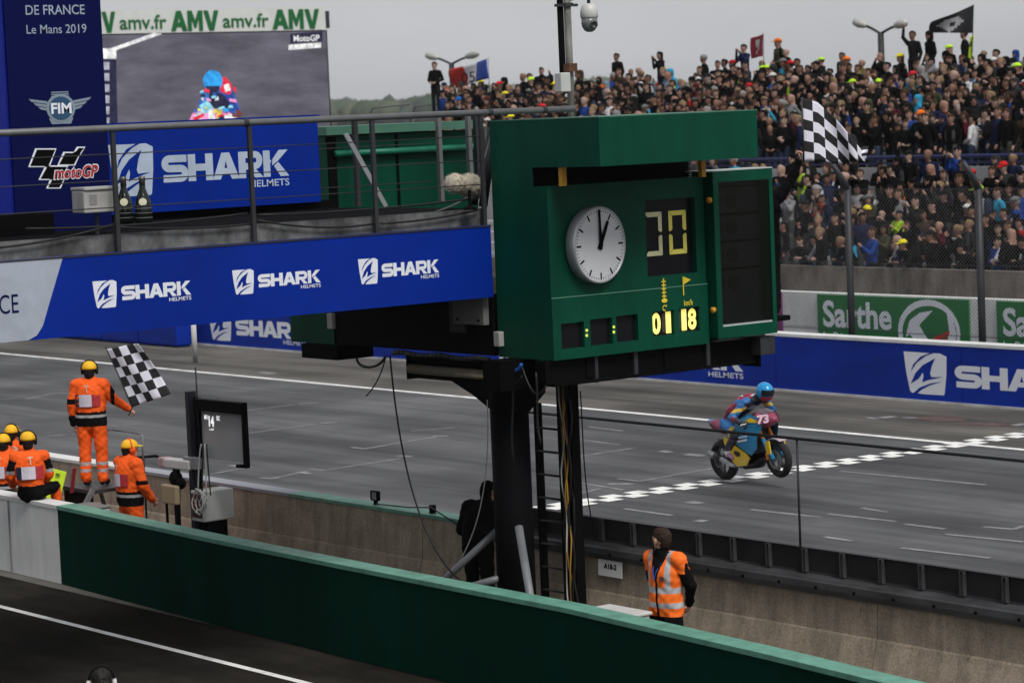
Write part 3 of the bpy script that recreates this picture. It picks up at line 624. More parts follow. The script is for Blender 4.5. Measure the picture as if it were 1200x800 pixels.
# recessed lap display with 0 0 (the left digit half hidden by the jamb)
def pane(h, depth, X=XF, name='display_window', m=GLASSD):
    mb = MB(); mb.quad((X-depth, Y0+h[0]-.03, ZB+h[2]-.03), (X-depth, Y0+h[1]+.03, ZB+h[2]-.03), (X-depth, Y0+h[1]+.03, ZB+h[3]+.03), (X-depth, Y0+h[0]-.03, ZB+h[3]+.03)); return mb.build(name, m, ga)
pd = pane(H_DIG, .07)
def seg7(pl, u0, u1, v0, v1, t, on, m_on, parent, h=.004, m_off=None):
    vm = (v0+v1)/2; g = t*.12
    segs = dict(a=((u0, v1), (u1, v1), (u1-t, v1-t), (u0+t, v1-t)), d=((u0, v0), (u1, v0), (u1-t, v0+t), (u0+t, v0+t)),
                f=((u0, v1-g), (u0+t, v1-t-g), (u0+t, vm+t*.7), (u0+t*.4, vm+t*.25), (u0, vm+t*.5)), b=((u1, v1-g), (u1-t, v1-t-g), (u1-t, vm+t*.7), (u1-t*.4, vm+t*.25), (u1, vm+t*.5)),
                e=((u0, v0+g), (u0+t, v0+t+g), (u0+t, vm-t*.7), (u0+t*.4, vm-t*.25), (u0, vm-t*.5)), c=((u1, v0+g), (u1-t, v0+t+g), (u1-t, vm-t*.7), (u1-t*.4, vm-t*.25), (u1, vm-t*.5)),
                g=((u0+t, vm+t*.45), (u1-t, vm+t*.45), (u1-t, vm-t*.45), (u0+t, vm-t*.45)))
    for k, p in segs.items():
        if k in on: mb = MB(); flat(mb, pl, p, h=h); mb.build('segment', m_on, parent)
dp = Plane((XF-.067, Y0, ZB), (0, 1, 0), (0, 0, 1))
def duv(px, py): p = Px(px, py, XF-.065); return p.y-Y0, p.z-ZB
dl, _ = duv(784, 280); dr, _ = duv(804.5, 280); dt = duv(794, 246.5)[1]; db = duv(794, 297.5)[1]
seg7(dp, dl, dr, db, dt, .052, 'abcdef', DIGIT, pd)
sh = duv(776, 280)[0]-dr
seg7(dp, dl+sh, dr+sh, db+.0, dt+.0, .052, 'abcd', mat('flip_segment_pale', (.82, .80, .48)), pd)
# three small dark windows, colons, temperature and speed
for h in HL: pane(h, .04)
for (ax, ay) in ((687.3, 387), (687.3, 393), (719, 383), (719, 389)):
    p = Px(ax, ay, XF+.012); mb = MB(); mb.lathe([(.016, 0), (.016, .008), (0, .01)], (XF+.012, p.y, p.z), CX, 10); mb.build('colon_dot', mat('colon_lamp', (.75, .85, .12), emit=.2), ga)
tp = Plane((XF-.03, Y0, ZB), (0, 1, 0), (0, 0, 1))
for h, s in ((H_T1, '01'), (H_T2, '18')):
    pn = pane(h, .035, name='display_window'); w_ = h[1]-h[0]; hh = h[3]-h[2]
    for j, ch in enumerate(s):
        u0 = h[0]+w_*(.06+.47*j); u1 = u0+w_*.40
        mb = MB(); text(mb, tp, ch, u0+(w_*.16 if ch == '1' else 0), u1, h[2]+hh*.06, h[3]-hh*.06, h=.004, bold=.04); mb.build('digit', LED, pn)
        if ch == '1': mb = MB(); flat(mb, tp, [(u0, h[2]+.03), (u0+.045, h[2]+.03), (u0+.045, h[3]-.03), (u0, h[3]-.03)], h=.002, t=.001); mb.build('segment', DIGOFF, pn)
# icons: thermometer and flag
mb = MB(); cu, _ = fuv(776.5, 340); zb_ = fuv(777, 352)[1]; zt_ = fuv(776, 326)[1]
ip = Plane((XF+.020, Y0, ZB), (0, 1, 0), (0, 0, 1))
flat(mb, ip, [(cu-.008, zb_), (cu+.008, zb_), (cu+.008, zt_), (cu-.008, zt_)], h=.001, t=.001)
for k in range(5): z = zb_+.04+k*.04; flat(mb, ip, [(cu-.032, z), (cu+.032, z), (cu+.032, z+.014), (cu-.032, z+.014)], h=.003, t=.001)
flat(mb, ip, disc_pts(cu, zb_-.0, .042, .024), h=.005, t=.001)
text(mb, ip, 'C°', cu-.028, cu+.034, zb_-.115, zb_-.045, h=.002, bold=.02); mb.build('thermometer_icon', PRINTY, ga)
mb = MB(); cu, _ = fuv(799.5, 340); zb_ = fuv(800, 346)[1]; zt_ = fuv(800, 324)[1]
flat(mb, ip, [(cu-.007, zb_), (cu+.007, zb_), (cu+.007, zt_), (cu-.007, zt_)], h=.001, t=.001); flat(mb, ip, [(cu+.008, zt_), (cu+.115, zt_-.04), (cu+.008, zt_-.085)], h=.001, t=.001)
text(mb, ip, 'km/h', cu-.0, cu+.125, zb_-.115, zb_-.05, h=.002, bold=.01); mb.build('flag_icon', PRINTY, ga)

# starting-light panel beside the box
XP = -22.58
q = [Px(835, 202, XP), Px(904.5, 196, XP), Px(911.4, 390, XP), Px(842, 397, XP)]
PY0, PY1 = (q[0].y+q[3].y)/2, (q[1].y+q[2].y)/2; PZ1, PZ0 = (q[0].z+q[1].z)/2, (q[2].z+q[3].z)/2
pp = Plane((XP, PY0, PZ0), (0, 1, 0), (0, 0, 1)); PW = PY1-PY0; PH = PZ1-PZ0
hole = (.075, PW-.055, .13, PH-.12)
mb = MB(); plate(mb, pp, 0, PW, 0, PH, [hole], 0, .16)
lp = mb.build('light_panel', GREEN, ga)
mb = MB(); mb.box((XP-.34, PY0, PZ0), (XP-.002, PY0+.012, PZ1)); mb.box((XP-.34, PY1-.012, PZ0), (XP-.002, PY1, PZ1)); mb.box((XP-.34, PY0, PZ0), (XP-.002, PY1, PZ0+.012)); mb.box((XP-.345, PY0, PZ0), (XP-.33, PY1, PZ1)); mb.build('panel_casing', GREEN, lp)
mb = MB(); mb.box((XP-.34, PY0-.10, PZ1), (XP+.004, PY1+.003, PZ1+.012)); mb.build('panel_top_trim', mat('trim_pale', (.42, .47, .44), rough=.5), lp)
mb = MB(); mb.quad(pp.at(hole[0]-.02, hole[2]-.02, -.155), pp.at(hole[1]+.02, hole[2]-.02, -.155), pp.at(hole[1]+.02, hole[3]+.02, -.155), pp.at(hole[0]-.02, hole[3]+.02, -.155)); mb.build('lamp_backing', mat('lamp_backing', (.008, .012, .014), rough=.45, var=.3, spec=.3), lp)
hh = hole[3]-hole[2]
for k in range(4):
    zc = hole[2]+hh*(.30+.19*k); mb = MB()
    mb.box((XP-.15, PY0+hole[0]+.01, PZ0+zc+hh*.085), (XP-.045, PY0+hole[1]-.14, PZ0+zc+hh*.10)); mb.build('lamp_hood', BLACK, lp)
    for j in range(2):
        mb = MB(); mb.lathe([(.085, 0), (.085, .012), (.07, .014), (.0, .012)], (XP-.155, PY0+hole[0]+.11+.21*j, PZ0+zc-.01), CX, 18); mb.build('lamp', mat('lamp_lens', (.006, .005, .006), rough=.4, spec=.2), lp)
mb = MB(); mb.box((XP-.14, PY0+hole[0]+.01, PZ0+hole[2]), (XP-.01, PY0+hole[1]-.01, PZ0+hole[2]+.02)); mb.build('sill', mat('trim_pale', (1, 1, 1)), lp)
mb = MB(); mb.quad(pp.at(hole[0]-.01, hole[2]-.01, -.012), pp.at(hole[1]+.01, hole[2]-.01, -.012), pp.at(hole[1]+.01, hole[3]+.01, -.012), pp.at(hole[0]-.01, hole[3]+.01, -.012))
gm = bpy.data.materials.new('clear_pane'); gm.use_nodes = True; n = gm.node_tree.nodes; tr = n.new('ShaderNodeBsdfTransparent'); tr.inputs[0].default_value = (.9, .92, .93, 1); gl = n.new('ShaderNodeBsdfGlossy'); gl.inputs['Roughness'].default_value = .08; fr = n.new('ShaderNodeFresnel'); mxs = n.new('ShaderNodeMixShader')
gm.node_tree.links.new(fr.outputs[0], mxs.inputs[0]); gm.node_tree.links.new(tr.outputs[0], mxs.inputs[1]); gm.node_tree.links.new(gl.outputs[0], mxs.inputs[2]); gm.node_tree.links.new(mxs.outputs[0], n['Material Output'].inputs[0])
mb.build('glass', gm, lp)
for (ax, ay) in ((828.5, 235), (834, 363.5)):
    p = Px(ax, ay, XP-.05); mb = MB(); mb.tube([(XP-.05, Y1, p.z), (XP-.05, PY0, p.z)], .033, 12); mb.build('hinge_pin', YBOLT, ga, True)
mb = MB(); mb.box((-23.25, Y1+.001, ZB+.02), (-22.95, PY0+.3, 5.2)); mb.build('rear_frame', BLACK, ga)
# steel under the box
for nm, lo, hi, m_ in (('beam', (-23.55, 17.7, 3.02), (-23.25, 21.45, 3.34), BLACK), ('beam', (-22.95, 17.95, 3.10), (-22.78, 20.95, 3.345), BLACK), ('end_plate', (-23.0, 20.96, 3.02), (-22.72, 20.99, 3.345), BLACK),
                       ('cross_beam', (-23.24, 18.5, 3.12), (-22.76, 18.62, 3.33), BLACK), ('cross_beam', (-23.24, 19.6, 3.12), (-22.76, 19.72, 3.33), BLACK), ('beam', (-23.2, 20.9, 3.16), (-22.62, 21.12, 3.36), DGREY), ('web_stiffener', (-22.775, 19.15, 3.06), (-22.74, 19.2, 3.345), DGREY),
                       ('web_stiffener', (-22.775, 20.2, 3.06), (-22.74, 20.25, 3.345), DGREY), ('web_stiffener', (-22.775, 18.6, 3.06), (-22.74, 18.64, 3.345), DGREY), ('lower_flange', (-22.99, 18.0, 3.07), (-22.7, 20.9, 3.10), BLACK)):
    mb = MB(); mb.box(lo, hi); mb.build(nm, m_, ga)
# column, head and the long beam that carries the second box
CXY = (-23.83, 18.25)
mb = MB(); mb.tube([(*CXY, 0), (*CXY, 3.02)], .214, 32); mb.build('column', mat('column_paint', (.005, .005, .006), rough=.65, var=.25, scale=3, spec=.05), ga, True)
mb = MB(); mb.lathe([(.36, 0), (.36, .03)], (*CXY, 0), (0, 0, 1), 24); mb.build('base_plate', DGREY, ga)
mb = MB(); mb.extrude([(-24.75, 18.15, 3.02), (-24.35, 18.15, 2.88), (-24.0, 18.15, 2.72), (-23.6, 18.15, 2.72), (-23.3, 18.15, 2.95), (-23.3, 18.15, 3.02)], (0, .2, 0)); mb.build('head_gusset', BLACK, ga)
mb = MB(); mb.box((-25.5, 18.12, 3.02), (-23.2, 18.38, 3.05)); mb.box((-25.5, 18.12, 3.22), (-23.2, 18.38, 3.25)); mb.box((-25.5, 18.22, 3.05), (-23.2, 18.26, 3.22)); mb.box((-25.53, 18.10, 3.0), (-25.5, 18.4, 3.27)); mb.build('cantilever_beam', BLACK, ga)
mb = MB(); mb.tube([(-25.4, 18.06, 3.13), (-23.75, 18.06, 3.13)], .055, 12); mb.build('cable_duct', mat('rusty_duct', (.20, .17, .13), rough=.7, var=.35, scale=5), ga, True)
mb = MB()
pts = [(-25.6+k*.04, 17.98+.004*math.sin(k*2.1), 3.31+.01*math.sin(k*.35)) for k in range(46)]
mb.tube(pts, [.032 if k % 2 else .026 for k in range(46)], 8); mb.build('corrugated_conduit', mat('conduit_black', (.025, .025, .026), rough=.5), ga)
for nm, a, b, r_ in (('strut', Py(608, 617, 18.0), (-22.45, 17.5, .05), .045), ('strut', Py(582, 622, 18.3), (-25.05, 17.85, .55), .04), ('strut', Py(549, 688, 17.9), Py(590, 676, 18.1), .042)):
    mb = MB(); mb.tube([a, b], r_, 12); mb.build(nm, mat('strut_grey', (.20, .21, .225), rough=.5, metal=.3, var=.2), ga, True)
for k, (m_, pts_) in enumerate(((CABLE, [(598, 432), (606, 470), (596, 500), (602, 540)]), (CABLE, [(612, 430), (622, 462), (630, 470), (640, 452)]), (mat('cable_blue', (.02, .10, .40)), [(596, 440), (602, 432), (609, 436), (611, 426)]), (CABLE, [(588, 434), (580, 450), (600, 462), (612, 440)]), (CABLEW, [(584, 430), (594, 446), (604, 444), (600, 428)]), (CABLE, [(628, 436), (632, 470), (626, 490), (634, 520)]))):
    P_ = [Py(x_, y_, 17.94-.01*k) for x_, y_ in pts_]; mb = MB(); mb.tube([P_[0]*(1-t)**3+P_[1]*3*t*(1-t)**2+P_[2]*3*t*t*(1-t)+P_[3]*t**3 for t in np.linspace(0, 1, 14)], .012 if k != 2 else .02, 6); mb.build('cable', m_, ga, True)
# black block filling in for equipment and shade between the boxes, under the deck
mb = MB(); mb.box((-26.75, 17.98, 3.36), (-23.70, 19.9, 4.03)); mb.build('cabinet', BLACK, ga)
a = Px(524, 348, -24.0); b = Px(569, 380, -24.0)
mb = MB(); p0 = Py(532, 346, 17.93); p1 = Py(569.5, 381, 17.93); mb.box((p0.x, 17.90, p1.z), (p1.x, 17.978, p0.z+.05)); jb = mb.build('junction_box', mat('grey_panel', (.15, .15, .145), rough=.6), ga, bev=.006)
mb = MB(); mb.box((p0.x-.12, 17.94, p1.z-.1), (p0.x+.16, 17.976, p0.z)); mb.build('bracket', DGREY, ga)
for t in (.16, .84):
    mb = MB(); mb.lathe([(.018, 0), (.018, .01)], (p0.x+(p1.x-p0.x)*t, 17.90, p1.z+.05), (0, -1, 0), 8); mb.build('screw', BLACK, jb)
p = Py(585, 397, 17.96); mb = MB(); mb.box((p.x-.05, 17.92, p.z-.08), (p.x+.05, 17.99, p.z+.08)); mb.build('socket', LGREY, ga, bev=.008)
# the second box on the far side of the deck (its back and its pit side show)
G2 = thing('timing_box', 'second green timing box standing behind the podium deck railing', 'timing box', (-27.3, 18.0, 3.35))
mb = MB(); mb.box((-27.75, 18.0, 3.35), (-26.82, 20.2, 5.79)); mb.build('housing', GREEN, G2)
mb = MB(); mb.box((-28.6, 18.0, 5.38), (-27.76, 20.2, 5.80)); mb.build('eave', GREEN, G2)
mb = MB(); mb.box((-28.65, 17.97, 5.801), (-26.74, 20.25, 5.90)); mb.build('roof_edge', mat('roof_edge_green', (1, 1, 1)), G2)
mb = MB(); mb.tube([(-26.76, 18.1, 5.58), (-26.76, 20.2, 5.58)], .04, 10); mb.build('pipe', mat('pipe_green', (.01, .17, .10), rough=.4), G2, True)
for ya, yb_ in ((18.02, 18.14), (19.0, 19.03)): mb = MB(); mb.box((-26.819, ya, 4.5), (-26.80, yb_, 5.78)); mb.build('seam', BLACK, G2)
mb = MB(); mb.box((-27.5, 17.98, 3.17), (-26.75, 18.5, 3.34)); mb.build('beam', BLACK, G2)
p = Py(389, 376, 17.97); mb = MB(); mb.box((p.x-.05, 17.93, p.z-.09), (p.x+.06, 17.995, p.z+.09)); mb.build('socket', LGREY, G2, bev=.008)

# ladder and cable tray beside the column
ld = thing('ladder', 'black steel ladder fixed beside the black gantry column', 'ladder', (-24.0, 18.95, 0))
LX0, LX1, LY = -24.22, -23.80, 18.95
for x, nm in ((LX0, 'stile'), (LX1, 'stile')):
    mb = MB(); mb.box((x-.04, LY-.03, .1), (x+.04, LY+.03, 2.72 if x == LX0 else 3.1)); mb.build(nm, BLACK, ld)
z = .35
while z < 2.7: mb = MB(); mb.tube([(LX0, LY-.02, z), (LX1, LY-.02, z)], .014, 8); mb.build('rung', DGREY, ld, True); z += .262
tr_ = thing('cable_tray', 'black upright tray carrying bundled black and yellow cables', 'cable tray', (-23.62, 18.9, 0))
mb = MB(); mb.box((-23.74, 18.86, 0), (-23.68, 18.98, 3.1)); mb.box((-23.56, 18.86, 0), (-23.52, 18.98, 3.1)); mb.box((-23.68, 18.96, 0), (-23.56, 18.98, 3.1)); mb.build('tray', BLACK, tr_)
for k, (m_, r_, ox, oy) in enumerate(((CABLEY, .011, .0, -.02), (CABLE, .016, -.05, 0), (CABLE, .018, .05, -.01), (CABLEY, .009, .03, -.03), (CABLEW, .009, -.03, -.03), (CABLE, .014, .075, .0))):
    pts = [(-23.62+ox+.03*math.sin(j*.9+k), 18.86+oy+.012*math.sin(j*1.3+2*k), 3.1-j*.155) for j in range(20)]
    mb = MB(); mb.tube(pts, r_, 6); mb.build('cable', m_, tr_, True)

# loose cables hanging from the gantry
def cable(label, pts, r, m=CABLE, name='hanging_cable'):
    mb = MB(); mb.tube(pts, r, 6); o = mb.build(name, m, smooth=True); tag(o, label, 'cable'); return o
def bez(p, n=22):
    p = [Vector(q) for q in p]; out = []
    for k in range(n+1):
        t = k/n; a, b, c, d = [x for x in p]; out.append(a*(1-t)**3+b*3*t*(1-t)**2+c*3*t*t*(1-t)+d*t**3)
    return out
cable('long black cable sagging from the deck underside down to the strut foot', bez([Py(457, 416, 17.9), Py(468, 545, 17.9), Py(495, 650, 17.9), Py(545, 684, 17.9)]), .011)
cable('short black cable end dangling below the deck beside the long sagging one', bez([Py(452, 418, 17.9), Py(447, 440, 17.9), Py(438, 455, 17.9), Py(429, 464, 17.9)]), .008)
cable('thick black cable loop hanging under the dark block below the deck', bez([Py(418, 420, 17.95), Py(420, 434, 17.95), Py(445, 434, 17.95), Py(452, 417, 17.95)]), .016)
cable('black cable hanging from the clock box down over the guardrail', bez([Py(680, 458, 19.4), Py(684, 510, 19.4), Py(682, 560, 19.6), Py(696, 622, 19.94)]), .008)
cable('thin grey cable hanging close to the column on the strut side', bez([Py(571, 468, 18.1), Py(574, 560, 18.1), Py(566, 620, 18.1), Py(526, 678, 18.1)]), .006, CABLEW)
cable('black cable with a kink sticking out of the cable tray', bez([Py(652, 530, 18.9), Py(662, 538, 18.9), Py(668, 532, 18.9), Py(675, 533, 18.9)], 8), .006)
cable('black cable running along the track wall top to the dark clad figure', [Py(441, 592, 20.0)+Vector((0, 0, .02)), Py(480, 596, 20.0)+Vector((0, 0, .02)), Py(505, 597, 20.0)+Vector((0, 0, .03)), Py(545, 620, 19.95)], .009)

# dome camera pole behind the box
dc = thing('camera_pole', 'grey pole with a white dome camera and a small white box, behind the clock box', 'camera pole', (-24.0, 19.45, 4.9))
base = Px(670, 140, -24.0); top = Vector((base.x, base.y, 8.2))
PX_, PY_ = base.x, base.y
PGREY = stained(mat('weathered_pole', (.23, .225, .20), rough=.6, var=.25, scale=5), (8, 8, 1.2), .45, .4, .58)
mb = MB(); mb.tube([(PX_, PY_, 4.6), (PX_, PY_, 8.2)], .042, 14); mb.build('pole', PGREY, dc, True)
mb = MB(); mb.box((PX_-.06, PY_-.10, 6.25), (PX_-.02, PY_-.04, 8.2)); mb.build('cable_channel', BLACK, dc)
p = Px(659, 96, PX_+.05); mb = MB(); mb.box((PX_+.02, p.y-.09, p.z-.115), (PX_+.14, p.y+.05, p.z+.10)); mb.build('white_box', mat('box_white', (.50, .50, .49), rough=.4), dc, bev=.012)
mb = MB(); mb.box((PX_-.0, PY_-.09, p.z+.11), (PX_+.10, PY_+.03, p.z+.2)); mb.build('bracket', mat('rust', (.10, .045, .025), rough=.85, var=.4, scale=15), dc)
c = Px(690.5, 20, PX_)
mb = MB(); mb.tube([(PX_, PY_, c.z+.19), (PX_, c.y-.02, c.z+.24), (PX_, c.y, c.z+.20), (PX_, c.y, c.z+.12)], .02, 10); mb.build('arm', DGREY, dc, True)
mb = MB(); mb.lathe([(.0, .15), (.05, .148), (.082, .12), (.10, .07), (.102, .0), (.094, -.012)], (c.x, c.y, c.z), (0, 0, 1), 24); mb.build('camera_hood', mat('box_white', (1, 1, 1)), dc, True)
mb = MB(); mb.lathe([(.092, -.012), (.092, -.07), (.085, -.11), (.06, -.15), (.03, -.168), (.0, -.17)], (c.x, c.y, c.z), (0, 0, 1), 24); dm = mb.build('dome', mat('dome_grey', (.16, .16, .165), rough=.2), dc, True)
mb = MB(); mb.lathe([(.045, 0), (.045, .05), (.03, .055), (.03, .045), (0, .045)], (c.x+.055, c.y-.0, c.z-.085), (1, -.4, -.15), 16); mb.build('lens', mat('lens_dark', (.05, .05, .055), rough=.15), dm, True)
mb = MB(); mb.lathe([(.07, 0), (.07, .04)], (PX_, PY_, Px(660, 8, PX_).z), (0, 0, 1), 12); mb.box((PX_-.03, PY_-.16, Px(660, 8, PX_).z), (PX_+.02, PY_+.14, Px(660, 8, PX_).z+.03)); mb.build('clamp', DGREY, dc)

# ================================================================== PODIUM BRIDGE
DZ = 4.96; DX1 = -26.55
br = thing('podium_bridge', 'podium bridge with blue sponsor band and steel railing reaching across the pit lane', 'bridge', (-25, 9, 4))
bandp = Plane((XB, 0, 0), (0, 1, 0), (0, 0, 1))
BT, BB = 4.785, 4.005
mb = MB(); mb.box((XB-.03, .95, BB), (XB, 17.955, BT)); bd = mb.build('sponsor_band', BLUE, br)
u = lambda px, py: Px(px, py, XB)
# grey-white end of the band with dark letters
wl = [(u(0, 306, )[1]-2.6, BB+.001), (u(37, 400)[1]-.02, BB+.001)]
e = [u(37, 399).y, u(44, 393).y, u(50, 383).y]
mb = MB(); flat(mb, bandp, [(8.5, BB+.002), (u(33, 400).y, BB+.002), (u(43, 394).y, u(43, 393).z), (u(50, 384).y, u(50, 382).z), (u(74, 304).y, BT-.002), (8.5, BT-.002)], h=.003, t=.002); mb.build('pale_panel', BANW, bd)
mb = MB(); zt, zb2 = u(10, 345).z, u(10, 367.5).z; text(mb, bandp, 'GRAND PRIX DE FRANCE', u(21, 350).y-2.05, u(21, 350).y, zb2, zt, h=.006); mb.build('lettering', NAVY, bd)
for (l, t, r, b) in ((109, 331, 223.5, 361), (272.5, 317, 375.5, 345), (420, 304, 514, 333)):
    a = u(l, (t+b)/2); c = u(r, 340 if l < 200 else (330 if l < 300 else 312)); zt = u(l+10, t-2 if l < 200 else t-1).z; zb2 = u(l+10, b).z
    shark_logo(bd, bandp, a.y, c.y, zb2, zt, WHITE, BLUE)
mb = MB(); mb.box((XB-.06, .95, BT-.02), (XB+.008, 17.96, BT-.003)); mb.build('band_trim', DGREY, br)
KICK = stained(mat('kick_plate', (.16, .163, .165), rough=.6, metal=.2, var=.35, scale=6, spec=.2), (6, 3, 2), .4, .38, .6)
mb = MB(); mb.box((XB-.11, .95, BT-.1), (XB-.09, 17.98, DZ)); mb.build('kick_plate', KICK, br)
mb = MB(); mb.box((DX1, .95, DZ-.08), (XB-.115, 17.98, DZ)); mb.build('deck', CARPET, br)
mb = MB(); mb.box((DX1, .95, 4.1), (DX1+.05, 17.95, DZ-.09)); mb.build('rear_girder', BLACK, br)
mb = MB(); mb.box((DX1-.03, .95, DZ-.08), (DX1-.004, 17.97, DZ+.10)); mb.build('toe_board', BLACK, br)
for y in np.arange(1.5, 17.9, 1.6): mb = MB(); mb.box((DX1+.06, y, 4.35), (XB-.12, y+.12, DZ-.085)); mb.build('cross_beam', BLACK, br)
mb = MB(); mb.box((DX1+.06, .95, 4.12), (XB-.035, 17.94, 4.16)); mb.build('underside_sheet', BLACK, br)
# front railing
RZ = 5.99
mb = MB(); mb.tube([(XB-.02, 8.0, RZ), (XB-.02, 19.2, RZ)], .034, 12); fr_ = mb.build('top_rail', RAILST, br, True)
for y in (9.0, 10.4, 11.85, 13.4, 14.97, 16.48, 17.9):
    mb = MB(); mb.box((XB-.045, y-.022, BT-.25), (XB-.008, y+.022, RZ-.02)); mb.build('rail_post', DGREY, br)
for z in (5.22, 5.48, 5.74): mb = MB(); mb.tube([(XB-.03, 8, z), (XB-.03, 17.95, z)], .0065, 6); mb.build('rail_wire', DGREY, br, True)
for y in (14.9, 18.0, 18.75): mb = MB(); mb.lathe([(.042, 0), (.042, .05)], (XB-.02, y, RZ), (0, 1, 0), 12); mb.build('rail_joint', DGREY, br)
# rear railing
mb = MB(); mb.tube([(DX1+.05, 8, RZ+.0), (DX1+.05, 19.3, RZ)], .03, 10); mb.build('rear_rail', RAILST, br, True)
for px_ in (418, 516, 551, 560):
    p = Pz(px_, 238, DZ); y = Px(px_, 200, DX1+.05).y
    mb = MB(); mb.box((DX1+.02, y-.025, DZ), (DX1+.08, y+.025, RZ-.02)); mb.build('rail_post', RAILST if px_ in (516, 551) else DGREY, br)
for z in (5.2, 5.42, 5.65): mb = MB(); mb.tube([(DX1+.05, 8, z), (DX1+.05, 19.3, z)], .008, 6); mb.build('rail_wire', DGREY, br, True)
a = Px(405, 157, -25.9); b = Pz(452, 242, DZ+.01); mb = MB(); mb.bar(a, b, .05, .05); mb.build('brace', mat('brace_alu', (.34, .35, .36), rough=.4, metal=.5), br)
mb = MB(); mb.tube([Px(568, 150, -24.2), Px(572, 200, -24.2), Px(566, 242, -24.2)], .05, 8); mb.tube([Px(577, 150, -24.1), Px(560, 215, -24.1), Px(556, 240, -24.1)], .035, 8); mb.build('cable_bundle', CABLE, br, True)
for k, (p, q, s_) in enumerate(((( 30, 268), (290, 250), .06), ((0, 290), (136, 262), .05), ((138, 266), (298, 262), .05), ((302, 258), (440, 262), .09), ((302, 252), (560, 232), .05), ((446, 262), (560, 246), .04))):
    A = Px(*p, XB-.09+.05); B = Px(*q, XB-.09+.05); A.z = max(A.z, BT+.02); B.z = max(B.z, BT+.03)
    mb = MB(); mb.tube(catenary(A, B, s_*.6, 12), .012, 6); mb.build('cable', CABLE, br, True)
mb = MB(); mb.tube(bez([Px(548, 231, -23.95), Px(520, 250, -23.9), Px(480, 258, -23.85), Px(436, 255, -23.85)], 14), .01, 6); mb.build('cable', mat('cable_grey', (.09, .09, .09)), br, True)

# rear sponsor panel on the deck
rp_ = thing('sponsor_panel', 'blue SHARK panel on the rear railing of the podium deck', 'banner', (DX1+.1, 16, 5.04))
mb = MB(); mb.box((DX1+.10, 12.5, 5.05), (DX1+.13, 17.64, 6.03)); mb.build('panel', BLUE, rp_)
rpp = Plane((DX1+.13, 0, 0), (0, 1, 0), (0, 0, 1)); uu = lambda px, py: Px(px, py, DX1+.13)
a = uu(128, 200).y; c = uu(338, 195).y; shark_logo(rp_, rpp, a, c, uu(150, 230).z, uu(150, 169).z, mat('panel_ink', (.42, .50, .62)), BLUE)
mb = MB(); mb.box((DX1+.08, 12.5, 6.03), (DX1+.15, 17.66, 6.045)); mb.build('edge_trim', BLUE, rp_)
# podium wing with race title
wg = thing('podium_backdrop', 'tall navy podium backdrop with race title and emblems', 'banner', (-25.2, 13.6, DZ))
WXp = -25.2; wp = Plane((WXp, 0, 0), (0, 1, 0), (0, 0, 1)); wu = lambda px, py: Px(px, py, WXp)
yr = 14.21; yl = wu(12, 140).y
mb = MB(); mb.box((WXp-.3, yl, DZ+.001), (WXp, yr, 8.6)); mb.build('panel', NAVY, wg)
mb = MB(); mb.extrude([(WXp-.02, yl-.002, DZ+.2), (WXp+.35, yl-1.0, DZ+.2), (WXp+.30, yl-1.02, DZ+.2), (WXp-.25, yl-.002, DZ+.2)], (0, 0, 3.4)); mb.build('wing_panel', mat('wing_blue', (.002, .010, .20), rough=.45), wg)
INK = mat('pale_blue_print', (.30, .36, .46)); INKG = mat('emblem_grey', (.22, .28, .34)); RED = mat('print_red', (.42, .01, .015))
mb = MB(); text(mb, wp, 'DE FRANCE', wu(30, 17).y, wu(99, 12).y, wu(60, 17.5).z, wu(60, 6).z, h=.004, bold=.008); mb.build('lettering', INK, wg)
mb = MB(); text(mb, wp, 'Le Mans 2019', wu(31, 38).y, wu(101, 34).y, wu(60, 39.5).z, wu(60, 29).z, h=.004, bold=.003); mb.build('lettering', INK, wg)
# winged roundel
w2 = lambda x, y: (wu(x, y).y, wu(x, y).z)
mb = MB()
c = w2(71, 127)
for s_ in (-1, 1):
    for k in range(3): flat(mb, wp, [(c[0]+s_*.15, c[1]+.075-.035*k), (c[0]+s_*(.36-.05*k), c[1]+.105-.04*k), (c[0]+s_*(.33-.05*k), c[1]+.075-.04*k), (c[0]+s_*.15, c[1]+.048-.035*k)], h=.003)
for k in range(3): flat(mb, wp, [(c[0]-.10-.0*k, c[1]+.17-.022*k), (c[0]+.10, c[1]+.17-.022*k), (c[0]+.10, c[1]+.158-.022*k), (c[0]-.10, c[1]+.158-.022*k)], h=.003)
flat(mb, wp, [(c[0]-.14, c[1]-.10), (c[0]+.14, c[1]-.10), (c[0]+.11, c[1]-.16), (c[0]-.11, c[1]-.16)], h=.003)
flat(mb, wp, disc_pts(*c, .165, .145), h=.006); mb.cur = 1; flat(mb, wp, disc_pts(*c, .135, .12), h=.009); mb.cur = 2
text(mb, wp, 'FIM', c[0]-.115, c[0]+.12, c[1]-.055, c[1]+.055, h=.012, bold=.03); mb.build('emblem', [INKG, mat('emblem_blue', (.02, .07, .15)), WHITE], wg)
